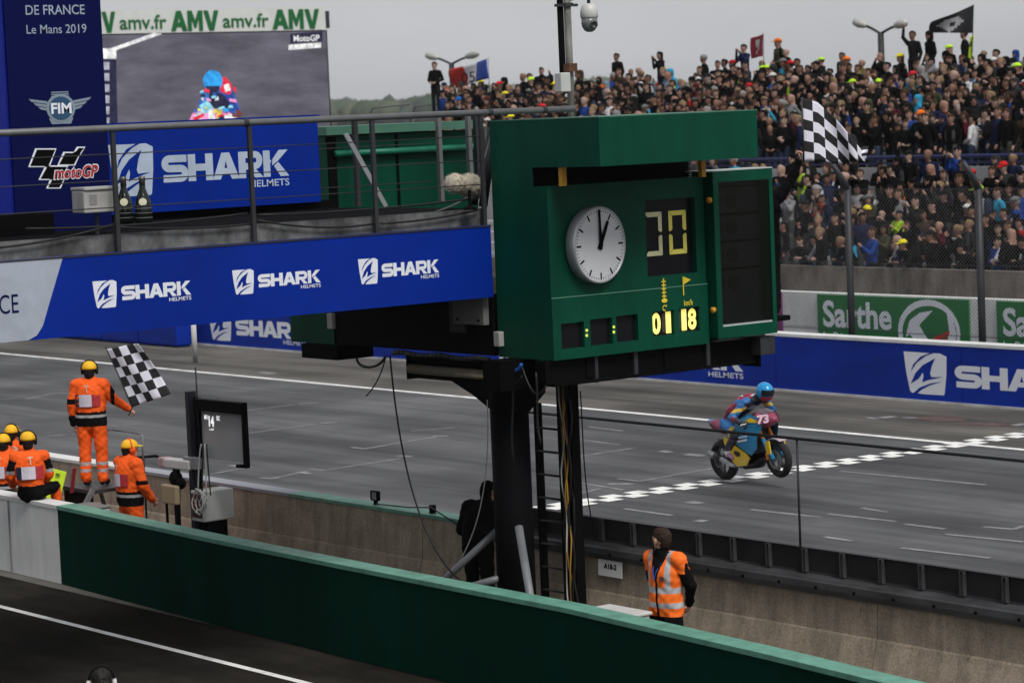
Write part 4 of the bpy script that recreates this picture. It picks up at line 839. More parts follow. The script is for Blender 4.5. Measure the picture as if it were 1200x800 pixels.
# racing emblem: slanted chequers and red lettering
mb = MB()
def par(x0, y0, x1, y1, sl, g):
    flat(mb, wp, [w2(x0+sl, y0), w2(x1+sl, y0), w2(x1, y1), w2(x0, y1)], h=.003+g*.003); 
for (x0, y0, x1, y1, sl) in ((33, 174, 58, 196, 8), (45, 194, 72, 211, 8), (54, 209, 71, 221, 5), (67, 178, 88, 194, 7), (84, 172, 94, 182, 6)):
    mb.cur = 0; par(x0, y0, x1, y1, sl, 0); mb.cur = 1; par(x0+2.2, y0+1.5, x1-1.6, y1-1.4, sl, 1)
mb.cur = 0; a_ = w2(63, 210); b_ = w2(114, 193); text(mb, wp, 'motoGP', a_[0]-.01, b_[0]+.01, a_[1]-.012, b_[1]+.012, h=.010, bold=.05, shear=.25)
mb.cur = 2; text(mb, wp, 'motoGP', a_[0], b_[0], a_[1], b_[1], h=.013, bold=.02, shear=.25); mb.build('emblem', [WHITE, BLACK, RED], wg)
mb = MB(); mb.box((WXp+.05, 12.2, DZ), (WXp+.5, wu(36, 260).y, DZ+.21)); tag(mb.build('stage_step', BLACK), 'black step in front of the navy podium backdrop', 'step')
# white terminal box clipped inside the railing
tb = thing('terminal_box', 'grey white terminal box fixed inside the deck railing', 'box', (-23.9, 13.5, 5.1))
a = Px(95, 224, -23.85); b = Px(136, 250, -23.85)
mb = MB(); mb.box((-24.05, a.y, b.z+.02), (-23.80, b.y, a.z)); mb.build('body', LGREY, tb, bev=.012)
mb = MB(); mb.box((-24.07, a.y-.0, a.z+.002), (-23.78, b.y+.02, a.z+.035)); mb.build('lid', LGREY, tb, bev=.01)
mb = MB(); mb.box((-23.80, a.y+.06, b.z+.1), (-23.795, a.y+.14, a.z-.04)); mb.build('label_plate', mat('label_grey', (.25, .25, .25)), tb)
mb = MB(); mb.tube([(-23.93, a.y+.2, b.z+.02), (-23.93, a.y+.2, DZ)], .02, 8); mb.build('stand', DGREY, tb)
# champagne bottles
BOT = mat('bottle_glass', (.006, .010, .008), rough=.12, spec=.6); FOIL = mat('foil_grey', (.12, .12, .11), rough=.35, metal=.5)
for px_, lab in ((146, 'black champagne bottle on the deck next to the railing post'), (168, 'black champagne bottle with a pale round label, farther from the railing post')):
    p = Pz(px_+1, 263, DZ); t = thing('champagne_bottle', lab, 'bottle', p)
    mb = MB(); mb.lathe([(.0, .0), (.085, .004), (.092, .03), (.092, .20), (.085, .25), (.055, .32), (.033, .38), (.030, .47), (.034, .48), (.034, .50), (0, .505)], p, (0, 0, 1), 24); mb.build('glass_body', BOT, t, True)
    mb = MB(); mb.lathe([(.032, .41), (.0335, .47), (.037, .48), (.037, .505), (.0, .512)], p, (0, 0, 1), 20); mb.build('foil', FOIL, t, True)
    mb = MB(); mb.lathe([(.042, 0), (.042, .006), (0, .008)], p+Vector((.073, -.045, .24)), (1, -.6, .35), 18); mb.build('round_label', mat('label_cream', (.55, .55, .38)), t)
    mb = MB()
    for k in range(3): mb.lathe([(.0935, .07+.05*k), (.0935, .078+.05*k)], p, (0, 0, 1), 24)
    mb.build('label_line', mat('label_grey2', (.16, .16, .16)), t)
# furry microphone on a small stand
fm = thing('fluffy_microphone', 'beige furry microphone windshield on a short stand at the deck end', 'microphone', Pz(551, 246, DZ))
c = Px(543, 216, -23.98); ax = Vector((-.25, .97, -.12)).normalized()
mb = MB()
fr2 = random.Random(3)
for j in range(15):
    pass
R_ = []
a_ = ax.orthogonal().normalized(); b_ = ax.cross(a_)
prof = [(.01, -.25), (.07, -.24), (.10, -.19), (.105, -.13), (.085, -.07), (.095, -.01), (.12, .06), (.125, .13), (.11, .19), (.07, .235), (.01, .25)]
fine_ = []
for k in range(len(prof)-1):
    for t in (0, .33, .66): fine_.append((prof[k][0]*(1-t)+prof[k+1][0]*t, prof[k][1]*(1-t)+prof[k+1][1]*t))
fine_.append(prof[-1])
mb.loft([[c+ax*h+(a_*math.cos(2*PI*k/36)+b_*math.sin(2*PI*k/36))*r_*fr2.uniform(.9, 1.1) for k in range(36)] for r_, h in fine_])
FUR = mat('beige_fur', (.50, .45, .36), rough=.95, var=.35, scale=30, bump=.8, bscale=120)
fo = mb.build('windshield', FUR, fm, True)
mb = MB()
for k in range(1500):
    h = fr2.uniform(-.24, .24); th = fr2.uniform(0, 2*PI); r_ = np.interp(h, [p[1] for p in prof], [p[0] for p in prof])
    rd = a_*math.cos(th)+b_*math.sin(th); p = c+ax*h+rd*r_*.95; d = (rd+ax*fr2.uniform(-.8, .8)+Vector((0, 0, -.5))).normalized()*fr2.uniform(.015, .035); s_ = d.cross(ax).normalized()*.003
    mb.poly([p-s_, p+s_, p+d])
o = mb.build('fur_strands', FUR, fm); o['kind'] = 'stuff'
b = Pz(551, 246, DZ); mb = MB(); mb.tube([b, Vector((b.x, b.y, c.z-.05))], .018, 8); mb.lathe([(.07, 0), (.07, .02), (.03, .05)], b, (0, 0, 1), 16); mb.build('stand', BLACK, fm)

# ================================================================== MARSHAL POST EQUIPMENT
def bx(parent, name, lo, hi, m, bev=0.): mb = MB(); mb.box(lo, hi); return mb.build(name, m, parent, bev=bev)
# step platform for the flag marshal
FX, FY = -33.86, 18.6
st = thing('step_platform', 'dark folding step platform under the flag waving marshal', 'steps', (FX, FY, 0))
STP = mat('step_alu', (.05, .05, .052), rough=.5, metal=.3, var=.25, scale=6)
bx(st, 'top_tread', (FX-.42, FY-.30, .98), (FX+.42, FY+.30, 1.03), STP); bx(st, 'tread', (FX-.42, FY-.58, .62), (FX+.42, FY-.31, .66), STP); bx(st, 'tread', (FX-.42, FY-.86, .30), (FX+.42, FY-.6, .34), STP)
bx(st, 'riser', (FX-.40, FY-.28, .35), (FX+.40, FY-.26, .97), BLACK)
for sx in (-1, 1):
    mb = MB(); mb.bar((FX+sx*.44, FY-1.0, 0), (FX+sx*.44, FY-.28, 1.05), .03, .07); mb.build('side_rail', STEEL, st)
    mb = MB(); mb.bar((FX+sx*.44, FY+.55, 0), (FX+sx*.44, FY+.28, 1.0), .03, .05); mb.build('rear_leg', DGREY, st)
mb = MB(); mb.tube([Py(126, 548, 18.9), Py(124, 506, 18.9), Py(127, 503, 18.9), Py(164, 508, 18.9), Py(167, 511, 18.9), Py(168, 560, 18.9)], .016, 8); mb.build('guard_hoop', STEEL, st, True)
mb = MB(); p = Py(84, 577, 18.0); mb.bar(p, p+Vector((.12, 0, .35)), .05, .02); mb.build('red_tape', mat('tape_red', (.25, .02, .03)), st)
# lime board
yb = thing('penalty_board', 'fluorescent yellow board with a dark box print leaning by the steps', 'board', Py(66, 590, 18.0))
p = [Py(57, 548, 18.2), Py(77, 553, 18.2), Py(69, 586, 18.0), Py(50, 582, 18.0)]
mb = MB(); mb.extrude(p, (-.01, .02, 0)); mb.build('panel', FLUO, yb)
ctr = lambda a, b: p[3]+(p[2]-p[3])*a+(p[0]-p[3])*b+Vector((.012, -.022, 0))
mb = MB(); mb.poly([ctr(.1, .30), ctr(.9, .30), ctr(.9, .56), ctr(.1, .56)]); mb.poly([ctr(.55, .80), ctr(.80, .80), ctr(.80, .89), ctr(.55, .89)]); mb.build('print', mat('print_olive', (.10, .14, .01)), yb)
# grey case on the wall
kc = thing('equipment_case', 'grey equipment case standing below the steps', 'case', Py(108, 600, 17.75))
a = Py(104, 588, 17.7); b = Py(126, 600, 17.7); bx(kc, 'case_body', (a.x, 17.5, .55), (b.x+.05, 17.72, a.z-.03), LGREY, .02); bx(kc, 'lid', (a.x-.01, 17.49, a.z-.028), (b.x+.06, 17.73, a.z+.0), mat('case_lid', (.16, .16, .155)), .01); bx(kc, 'stand', (a.x+.05, 17.52, 0), (b.x, 17.70, .549), BLACK)
# black post with antenna, screen board, camera, boxes
BX, BY = -31.45, 18.8
pt = thing('equipment_post', 'black post with a slim antenna rod carrying signal equipment', 'post', (BX, BY, 0))
mb = MB(); mb.box((BX-.10, BY-.06, 0), (BX+.0, BY+.06, 2.47)); mb.build('post', mat('post_black_blue', (.010, .012, .022), rough=.5, var=.2), pt, bev=.01)
mb = MB(); mb.box((BX+.06, BY-.03, 1.0), (BX+.10, BY+.03, 2.40)); mb.build('slim_post', BLACK, pt)
mb = MB(); mb.tube([Py(233, 500, BY-.08), Py(229, 430, BY-.08)], .012, 8); mb.build('antenna_rod', DGREY, pt, True)
mb = MB(); mb.tube([Py(229, 425, BY-.08), Py(226.5, 376, BY-.08)], .035, 10); mb.build('antenna_tip', mat('antenna_white', (.55, .55, .55)), pt, True)
mb = MB(); mb.box((BX-.16, BY-.10, 1.44), (BX+.14, BY+.08, 1.60)); mb.build('clamp', STEEL, pt, bev=.01)
for k in range(5):
    cxk = Py(238, 587, BY-.16); mb = MB(); rr = .10+.015*k
    pts = [cxk+Vector((rr*math.cos(t+k)*.8, -.02*k+.02*math.sin(3*t), rr*math.sin(t+k)*1.1)) for t in np.linspace(0, 2*PI, 18)]
    mb.tube(pts, .010, 6); mb.build('cable_coil', CABLEW, pt, True)
for k in range(4):
    A = Py(236+2*k, 520, BY-.1); B = Py(232+5*k, 580, BY-.14); mb = MB(); mb.tube(catenary(A, B, .08*(k-1.5), 8), .011, 6); mb.build('cable', CABLE if k % 2 else CABLEW, pt, True)
# screen board
sb = thing('screen_board', 'dark framed display board lit with small white digits on the black post', 'display', Py(262, 530, BY))
sp = Plane(Py(236, 536, BY-.05), (.97, .05, 0), (0, 0, 1)); c = [sp.uv(Py(x, y, BY)) for x, y in ((236, 466), (287, 460), (287, 530), (238, 537))]
W_ = c[1][0]; Hh = c[0][1]
def sbx(nm, u0, u1, v0, v1, h0, h1, m):
    mb = MB(); mb.extrude([sp.at(u0, v0, h0), sp.at(u1, v0, h0), sp.at(u1, v1, h0), sp.at(u0, v1, h0)], sp.n*(h1-h0)); return mb.build(nm, m, sb)
sbx('hood', -.02, W_, Hh-.15, Hh, -.02, .08, BLACK); sbx('side_frame', -.02, .05, .0, Hh-.151, -.02, .03, BLACK); sbx('side_frame', W_-.05, W_, -.06, Hh-.151, -.02, .05, BLACK); sbx('foot_bracket', W_-.18, W_-.051, -.06, -.02, 0, .08, BLACK)
pa = sbx('screen', .051, W_-.051, .0, Hh-.151, -.015, .0, mat('board_screen_grey', (.34, .35, .36), rough=.25, var=.06, scale=2, spec=.4))
mb = MB(); text(mb, sp, '14', .22, .34, Hh-.36, Hh-.22, h=.004, bold=.04); text(mb, sp, 'MIN', .12, .20, Hh-.27, Hh-.21, h=.004, bold=.02); text(mb, sp, 'SEC', .40, .48, Hh-.27, Hh-.21, h=.004, bold=.02); text(mb, sp, 'LAP', .23, .33, Hh-.41, Hh-.385, h=.004, bold=.02)
mb.build('lettering', mat('screen_digits', (.9, .9, .95), emit=.45), pa)
for k in range(3): mb = MB(); p = sp.at(.08+.2*k, Hh, .03); mb.tube([p, p+Vector((0, 0, .03)), p+Vector((.05, 0, .035))], .01, 6); mb.build('hook', STEEL, sb)
# cctv camera
cv = thing('video_camera', 'long white video camera on a black head beside the screen board', 'camera', Py(204, 560, 18.7))
A = Py(191, 541, 18.7); B = Py(226, 545, 18.75); mb = MB(); mb.bar(A, B, .15, .13); mb.build('housing', mat('camera_white', (.55, .53, .53), rough=.45), cv, bev=.02)
mb = MB(); mb.bar(A+Vector((-.02, 0, 0)), A+Vector((.14, 0, .01)), .156, .136); mb.build('front_ring', mat('camera_pink', (.42, .28, .28)), cv, bev=.02)
C_ = Py(206, 560, 18.7); mb = MB(); mb.ell(C_, .10, .09, .11); mb.ell(C_+Vector((.13, 0, -.06)), .07, .07, .08); mb.tube([C_+Vector((.03, 0, .14)), C_-Vector((0, 0, .1))], .05, 8); mb.tube([C_+Vector((.08, 0, -.05)), C_+Vector((.02, 0, -.7))], .02, 8); mb.build('pan_head', BLACK, cv, True)
mb = MB(); mb.box((C_.x-.03, 18.67, 0), (C_.x+.03, 18.73, C_.z-.1)); mb.build('stand', BLACK, cv)
# beige speaker box and white cabinet
a = Py(188, 567, 18.5); b = Py(206, 592, 18.5); t = thing('beige_box', 'beige plastic box on thin black legs beside the black post', 'box', (a.x+.15, 18.6, 0))
bx(t, 'box_body', (a.x, 18.5, b.z), (b.x, 18.58, a.z), mat('beige_plastic', (.36, .28, .17), rough=.5, var=.08), .02)
for x in (a.x+.06, b.x-.03): bx(t, 'leg', (x-.012, 18.53, 0), (x+.012, 18.56, b.z-.002), BLACK)
a = Py(223, 574, 18.72); b = Py(239, 612, 18.72); t = thing('electrical_cabinet', 'white electrical cabinet with open front and coiled wires by the track wall', 'cabinet', (b.x-.3, 18.9, 0))
CB = mat('cabinet_white', (.52, .53, .50), rough=.5, var=.06)
bx(t, 'housing', (a.x, 18.72, b.z), (b.x, 19.2, a.z), CB, .015); bx(t, 'open_front', (a.x+.03, 18.712, b.z+.05), (b.x-.03, 18.719, a.z-.04), mat('dark_inside', (.04, .02, .02), var=.6, scale=14)); bx(t, 'red_breaker', (a.x+.1, 18.70, a.z-.22), (a.x+.18, 18.711, a.z-.06), mat('breaker_red', (.22, .02, .02)))
bx(t, 'stand', (a.x+.05, 18.8, 0), (b.x-.03, 19.1, b.z-.003), BLACK)
a = Py(158, 536, 19.6); mb = MB(); mb.tube([a, Py(183, 534, 19.6), Py(188, 537, 19.6)], .02, 8); mb.tube([Py(168, 536, 19.6), Vector((Py(168, 536, 19.6).x, 19.6, 0))], .015, 8); tag(mb.build('handrail_stub', BLACK, smooth=True), 'short black handrail stub behind the bareheaded ear defender marshal' if False else 'short black handrail stub by the track wall near the white camera', 'handrail')
# small flood lamp and a black tube on the wall top
fl = thing('flood_lamp', 'small black flood lamp clamped to the pale green wall top', 'lamp', Py(441, 590, 20.1))
c = Py(441, 580, 20.1); mb = MB(); mb.box((c.x-.09, 20.06, c.z-.07), (c.x+.07, 20.12, c.z+.06)); mb.build('lamp_body', BLACK, fl, bev=.012); mb = MB(); mb.box((c.x-.03, 20.05, c.z-.05), (c.x+.055, 20.058, c.z+.045)); mb.build('lens', mat('flood_lens', (.25, .25, .26), rough=.2), fl); mb = MB(); mb.tube([(c.x-.02, 20.1, c.z-.07), (c.x-.02, 20.1, .99)], .03, 8); mb.build('clamp', BLACK, fl)
c = Py(507, 597, 20.1); mb = MB(); mb.tube([(c.x, 20.1, .99), (c.x, 20.1, 1.10)], .045, 12); tag(mb.build('cable_plug', BLACK), 'short black plug standing on the pale green wall top', 'plug')
# white box behind the green wall
wb = thing('white_crate', 'white plastic box behind the green wall beside the vest wearing man', 'box', (-21.3, 17.55, 0))
bx(wb, 'box_body', (-21.66, 17.40, .35), (-21.02, 17.78, .87), mat('crate_white', (.50, .50, .48), rough=.55, var=.06), .02); bx(wb, 'lid', (-21.68, 17.38, .871), (-21.0, 17.80, .905), mat('crate_lid', (.55, .55, .53), rough=.55), .012); bx(wb, 'foot', (-21.55, 17.45, 0), (-21.12, 17.72, .349), BLACK)

# ================================================================== PEOPLE: capsule skeletons grown into one surface
def cap(p0, r0, p1=None, r1=None, tag='x', side=None, flat=1.):
    p0 = Vector(p0); p1 = Vector(p1) if p1 is not None else p0+Vector((0, 0, .001)); r1 = r0 if r1 is None else r1
    return dict(p0=p0, p1=p1, r0=r0, r1=r1, tag=tag, side=Vector(side) if side is not None else None, flat=flat)
def cap_mesh(mb, c, n=14, m=4):
    d = c['p1']-c['p0']; ln = d.length; ax = d.normalized()
    s = c['side'] if c['side'] is not None else ax.orthogonal()
    s = (s-ax*s.dot(ax)); s = s.normalized() if s.length > 1e-5 else ax.orthogonal().normalized(); t = ax.cross(s)
    R = []
    for j in range(m+1):
        th = PI/2*(1-j/m); R.append((c['p0']-ax*c['r0']*math.sin(th), c['r0']*max(math.cos(th), .02)))
    for j in range(m+1):
        th = PI/2*j/m; R.append((c['p1']+ax*c['r1']*math.sin(th), c['r1']*max(math.cos(th), .02)))
    mb.loft([mb.ring(p, s*r, t*r*c['flat'], n) for p, r in R])
def nearest(caps, P):
    best = np.full(len(P), 1e9); idx = np.zeros(len(P), int)
    for i, c in enumerate(caps):
        a = np.array(c['p0']); d = np.array(c['p1'])-a; L2 = d@d+1e-9
        t = np.clip((P-a)@d/L2, 0, 1); v = P-a-t[:, None]*d; r = c['r0']+(c['r1']-c['r0'])*t
        if c['flat'] != 1 and c['side'] is not None:
            ax = d/np.sqrt(L2); s = np.array(c['side']); s = s-ax*(s@ax); s /= np.linalg.norm(s)+1e-9; tt = np.cross(ax, s)
            comp = v@tt; v = v+np.outer(comp*(1/c['flat']-1), tt)
        D = np.linalg.norm(v, axis=1)-r
        k = D < best; best[k] = D[k]; idx[k] = i
    return idx
def grow(caps, voxel, smooth=4, factor=.5, decimate=None):
    mb = MB()
    for c in caps: cap_mesh(mb, c)
    me = bpy.data.meshes.new('g'); me.from_pydata(mb.v, [], mb.f)
    bm = bmesh.new(); bm.from_mesh(me); bmesh.ops.recalc_face_normals(bm, faces=bm.faces[:]); bm.to_mesh(me); bm.free()
    ob = bpy.data.objects.new('g', me); col.objects.link(ob)
    r = ob.modifiers.new('r', 'REMESH'); r.mode = 'VOXEL'; r.voxel_size = voxel
    if smooth: s_ = ob.modifiers.new('s', 'SMOOTH'); s_.iterations = smooth; s_.factor = factor
    if decimate: dmd = ob.modifiers.new('d', 'DECIMATE'); dmd.ratio = decimate
    bpy.context.view_layer.update(); dg = bpy.context.evaluated_depsgraph_get()
    m2 = bpy.data.meshes.new_from_object(ob.evaluated_get(dg))
    nv = len(m2.vertices); V = np.zeros(nv*3); m2.vertices.foreach_get('co', V); V = V.reshape(-1, 3)
    Fc = [tuple(p.vertices) for p in m2.polygons]
    bpy.data.objects.remove(ob); bpy.data.meshes.remove(me); bpy.data.meshes.remove(m2)
    cen = np.array([V[list(f)].mean(0) for f in Fc])
    return V, Fc, [caps[i]['tag'] for i in nearest(caps, cen)], cen
def hand(w, d, nrm, sgn, curl, tag='skin', spread=.02, k=1.):
    """palm from wrist w along d; fingers bend towards nrm; thumb leaves the side"""
    w = Vector(w); d = Vector(d).normalized(); nrm = Vector(nrm); nrm = (nrm-d*nrm.dot(d)).normalized(); s = d.cross(nrm)*sgn
    out = [cap(w, .026*k, w+d*.075*k, .036*k, tag, s, .5)]
    for i, (off, ln) in enumerate(((-.030, .070), (-.010, .080), (.010, .075), (.029, .058))):
        p = w+d*.085*k+s*off*k; ang = 0; seg = ln*k/2.6
        for j in range(3):
            ang += curl*(.7 if j == 0 else 1.); dd = d*math.cos(ang)+nrm*math.sin(ang); q = p+dd*seg*(1.1-.12*j); out.append(cap(p, (.0095-.0007*j)*k, q, (.0088-.0007*j)*k, tag)); p = q
    p = w+d*.025*k-s*.028*k; dd = (d*.7-s*.75+nrm*.25).normalized(); q = p+dd*.045*k; out.append(cap(p, .013*k, q, .011*k, tag)); dd = (d*.85-s*.1+nrm*.55).normalized(); out.append(cap(q, .0108*k, q+dd*.036*k, .009*k, tag))
    return out
def frame(fwd, upv=(0, 0, 1)):
    f = Vector(fwd).normalized(); l = Vector(upv).cross(f).normalized(); u_ = f.cross(l); return lambda x, y, z: f*x+l*y+u_*z, f, l, u_
def head_caps(hc, fwd, upv=(0, 0, 1), hair='hair', k=1., ear=True, low=1.):
    T, f, l, u_ = frame(fwd, upv); H = Vector(hc); o = lambda x, y, z: H+T(x*k, y*k, z*k)
    c = [cap(o(-.025, 0, .03), .078*k, o(.02, 0, .025), .076*k, 'skin', l, 1.12), cap(o(.035, 0, -.02), .058*k, o(.05, 0, -.075), .040*k, 'skin', l, 1.), cap(o(.082, 0, .010), .011*k, o(.103, 0, -.022), .014*k, 'skin'),
         cap(o(.068, -.035, .035), .014*k, o(.068, .035, .035), .014*k, 'skin'), cap(o(.083, -.016, -.055), .009*k, o(.083, .016, -.055), .009*k, 'lip'), cap(o(.078, -.030, .014), .010*k, None, None, 'eye'), cap(o(.078, .030, .014), .010*k, None, None, 'eye')]
    if ear: c += [cap(o(-.0, s*.080, .015), .016*k, o(.005, s*.080, -.015), .012*k, 'skin') for s in (-1, 1)]
    if hair: c += [cap(o(-.040, 0, .048), .082*k, o(.015, 0, .060), .074*k, hair, l, 1.08), cap(o(-.055, 0, .01*low), .077*k*low, o(-.050, 0, -.045+.05*(1-low)*4), .068*k*low, hair, l, 1.)]
    return c
def join_meshes(parts, mats, name):
    """parts: list of (V, faces, tags)"""
    names = list(mats); v = []; f = []; m = []
    for V, Fc, tg in parts:
        o = len(v); v += [tuple(q) for q in V]; f += [tuple(o+k for k in q) for q in Fc]; m += [names.index(t) for t in tg]
    me = bpy.data.meshes.new(name); me.from_pydata(v, [], f)
    for k in names: me.materials.append(mats[k])
    me.polygons.foreach_set('material_index', m); me.shade_smooth(); me.update(); return me
LIP = mat('lip', (.30, .11, .09)); EYE = mat('eye_dark', (.03, .025, .02))
def person(name, J, mats, label, cat='person', group=None, loc=(0, 0, 0), rz=0., hd=(1, 0, 0), hup=(0, 0, 1), bulk=1., lbulk=1., boxy=1., hlow=1., hair='hair', paint=None, hands=(1, 1), curls=(.5, .5), hdirs=(None, None), legs=True, hem=True, voxel=.0125, root=None):
    """J: joints in a frame facing +x, left +y"""
    D = dict(pel=(0, 0, .95), wst=(0, 0, 1.08), cst=(.0, 0, 1.28), nck=(0, 0, 1.46), hc=(.03, 0, 1.60), shL=(0, .185, 1.415), shR=(0, -.185, 1.415), elL=(-.02, .27, 1.13), elR=(-.02, -.27, 1.13), wrL=(.06, .27, .89), wrR=(.06, -.27, .89),
             hpL=(0, .095, .92), hpR=(0, -.095, .92), knL=(.02, .11, .50), knR=(.02, -.11, .50), anL=(-.02, .115, .09), anR=(-.02, -.115, .09), toL=(.16, .135, .035), toR=(.16, -.135, .035))
    D.update(J); J = {k: Vector(v) for k, v in D.items()}
    lat = (J['shL']-J['shR']).normalized(); latp = (J['hpL']-J['hpR']).normalized(); b = bulk
    C = [cap(J['pel'], .150*b*boxy, J['wst'], .148*b*boxy, 'hips', latp, .74), cap(J['wst'], .148*b*boxy, J['cst'], .172*b, 'torso', lat, .74), cap(J['cst'], .165*b, J['nck']-Vector((0, 0, .05)), .10*b, 'torso', lat, .72),
         cap(J['shL'], .072*b, J['nck']-(J['nck']-J['cst']).normalized()*.035, .062*b, 'torso'), cap(J['shR'], .072*b, J['nck']-(J['nck']-J['cst']).normalized()*.035, .062*b, 'torso'), cap(J['nck']-Vector((0, 0, .03)), .070*b, J['nck'].lerp(J['hc'], .42), .070, 'neck'), cap(J['nck'], .055, J['hc']-Vector((0, 0, .06)), .052, 'skin')]
    for s in 'LR':
        C += [cap(J['sh'+s], .068*b, J['el'+s], .052*b, 'arm'), cap(J['el'+s], .052*b, J['wr'+s], .038*b, 'fore')]
        if legs: C += [cap(J['hp'+s], .098*lbulk, J['kn'+s], .070*lbulk, 'leg'), cap(J['kn'+s], .070*lbulk, J['an'+s]+Vector((0, 0, .03)), .062*lbulk, 'shin'), cap(J['an'+s], .046, J['to'+s], .038, 'shoe', None, 1), cap(J['an'+s]+Vector((-.03, 0, -.045)), .035, J['an'+s], .045, 'shoe')]
    V, Fc, tg, cen = grow(C, voxel, 5)
    # cloth folds
    nrm = np.zeros_like(V)
    for f_ in Fc:
        a, b_, c_ = V[f_[0]], V[f_[1]], V[f_[2]]; nn = np.cross(b_-a, c_-a); nrm[list(f_)] += nn
    nrm /= np.linalg.norm(nrm, axis=1)[:, None]+1e-9
    wv = np.sin(V[:, 2]*38+V[:, 1]*21+2*np.sin(V[:, 0]*17))*np.sin(V[:, 1]*29+V[:, 2]*13+1.3)+.6*np.sin(V[:, 2]*71+V[:, 0]*40)*np.sin(V[:, 1]*53)
    wv += 1.1*np.sin(V[:, 2]*17+V[:, 1]*9+V[:, 0]*11)*np.sin(V[:, 0]*14-V[:, 2]*8+.7)
    V = V+nrm*(.0046*wv)[:, None]
    if paint: tg = [paint(tuple(c_), t) for c_, t in zip(cen, tg)]
    Hc = head_caps(J['hc'], hd, hup, hair, low=hlow)
    hV = grow(Hc, .0065, 2)
    hr_ = random.Random(5); hv_ = {i for f_, t in zip(hV[1], hV[2]) if t == 'hair' for i in f_}
    for i in hv_: hV[0][i] += np.array([hr_.gauss(0, .0028) for _ in range(3)])
    parts = [(V, Fc, tg), hV[:3]]
    hcaps = []
    for s, on, cu, hdv in (('L', hands[0], curls[0], hdirs[0]), ('R', hands[1], curls[1], hdirs[1])):
        if on:
            d = (J['wr'+s]-J['el'+s]).normalized(); nr = Vector(hdv) if hdv else Vector((0, -1 if s == 'L' else 1, 0))+Vector((.3, 0, 0))
            hcaps += hand(J['wr'+s]+d*.01, d, nr, 1 if s == 'L' else -1, cu)
    if hcaps: parts.append(grow(hcaps, .0055, 1)[:3])
    me = join_meshes(parts, mats, name)
    o = bpy.data.objects.new(name, me); col.objects.link(o); o.location = loc; o.rotation_euler = (0, 0, rz)
    tag(o, label, cat, group); return o, J
def local_child(mb, name, m, parent, smooth=False):
    o = bpy.data.objects.new(name, mb.mesh(name, m, smooth)); col.objects.link(o); o.parent = parent; return o
def add_cap(parent, hc, fwd, upv=(0, 0, 1), m=YELLOW, m2=None, visor=True, defenders=True, mdef=BLACKP, backstrap=True):
    T, f, l, u_ = frame(fwd, upv); H = Vector(hc); o = lambda x, y, z: H+T(x, y, z)
    mb = MB(); R = []
    for j in range(8):
        th = PI/2*j/7; q = math.cos(th); R.append([o(-.016+.124*max(q**.8, .02)*math.cos(2*PI*k/22), .107*max(q**.8, .02)*math.sin(2*PI*k/22), .030+.118*math.sin(th)) for k in range(22)])
    mb.loft(R); c = local_child(mb, 'cap', m, parent, True)
    if visor:
        mb = MB(); top = [o(.085, -.075, .045), o(.13, -.068, .042), o(.165, -.04, .038), o(.178, 0, .037), o(.165, .04, .038), o(.13, .068, .042), o(.085, .075, .045)]
        mb.extrude(top, u_*.008); local_child(mb, 'visor', m2 or m, parent)
    if defenders:
        mb = MB(); pts = [o(-.02+.0*math.cos(t), .115*math.cos(t), .03+.125*math.sin(t)) for t in np.linspace(0, PI, 15)]
        mb.tube(pts, .011, 8)
        for s in (-1, 1): mb.lathe([(.0, 0), (.040, .002), (.046, .015), (.042, .038), (.0, .042)], o(-.005, s*.078, .005), l*s, 16)
        local_child(mb, 'ear_defenders', mdef, parent, True)
NAVYC = mat('navy_cloth', (.01, .012, .035), rough=.8, var=.2)
MARSH = dict(torso=ORANGE, hips=ORANGE, arm=ORANGE, fore=ORANGE, leg=ORANGE, shin=ORANGE, shoe=BLKCL, neck=ORANGE, skin=SKIN, hair=HAIRK, lip=LIP, eye=EYE, dark=BLKCL, tape=REFL, glove=BLKCL)
def marshal_paint(c, t):
    x, y, z = c
    if t in ('torso', 'hips', 'leg'):
        if .965 < z < 1.005: return 'tape'
        if .845 < z < 1.05: return 'dark'
        return t
    if t == 'shin' and (.30 < z < .345 or .20 < z < .245): return 'tape'
    if t == 'shin' and (.245 <= z <= .30): return 'shin'
    return t
def patch(parent, J, fx=-1, dz=0., off=.178, col2='swiss', extra=True):
    """printed back panel: white flag field with a navy hoist and red block, and a letter above; x = surface in front (fx=-1: back)"""
    base = J['cst'].lerp(J['wst'], .35+dz); n_ = Vector((fx, 0, 0))
    u_ = Vector((0, -1, 0)) if fx < 0 else Vector((0, 1, 0))
    axis = (J['nck']-J['wst']).normalized()
    pl = Plane(base+n_*off, u_, axis)
    if pl.n.dot(n_) < 0: pl = Plane(base+n_*off, -u_, axis)
    mb = MB()
    for i, (a, b, mi) in enumerate(((-.19, -.125, 0), (-.125, .06, 1), (.06, .17, 2))):
        mb.cur = mi; n2 = 4
        for k in range(n2):
            u0 = a+(b-a)*k/n2; u1 = a+(b-a)*(k+1)/n2; cv = lambda q: -(q*q)*2.2
            mb.quad(pl.at(u0, -.085, cv(u0)), pl.at(u1, -.085, cv(u1)), pl.at(u1, .085, cv(u1)), pl.at(u0, .085, cv(u0)))
    local_child(mb, 'back_patch', [NAVYC, mat('patch_white', (.62, .58, .66), var=.12, scale=20), mat('patch_red', (.42, .03, .04), var=.3, scale=30)], parent)
    mb = MB(); text(mb, pl, 'T', -.034, .034, .11, .22, h=.004, bold=.03); local_child(mb, 'lettering', mat('letter_orange_white', (.75, .52, .40)), parent)
def facing(px_dir, away):
    """heading from picture right (+) and away from the camera (+)"""
    v = Vector((rt[0], rt[1], 0))*px_dir+Vector((fw[0], fw[1], 0)).normalized()*away; return math.atan2(v.y, v.x)
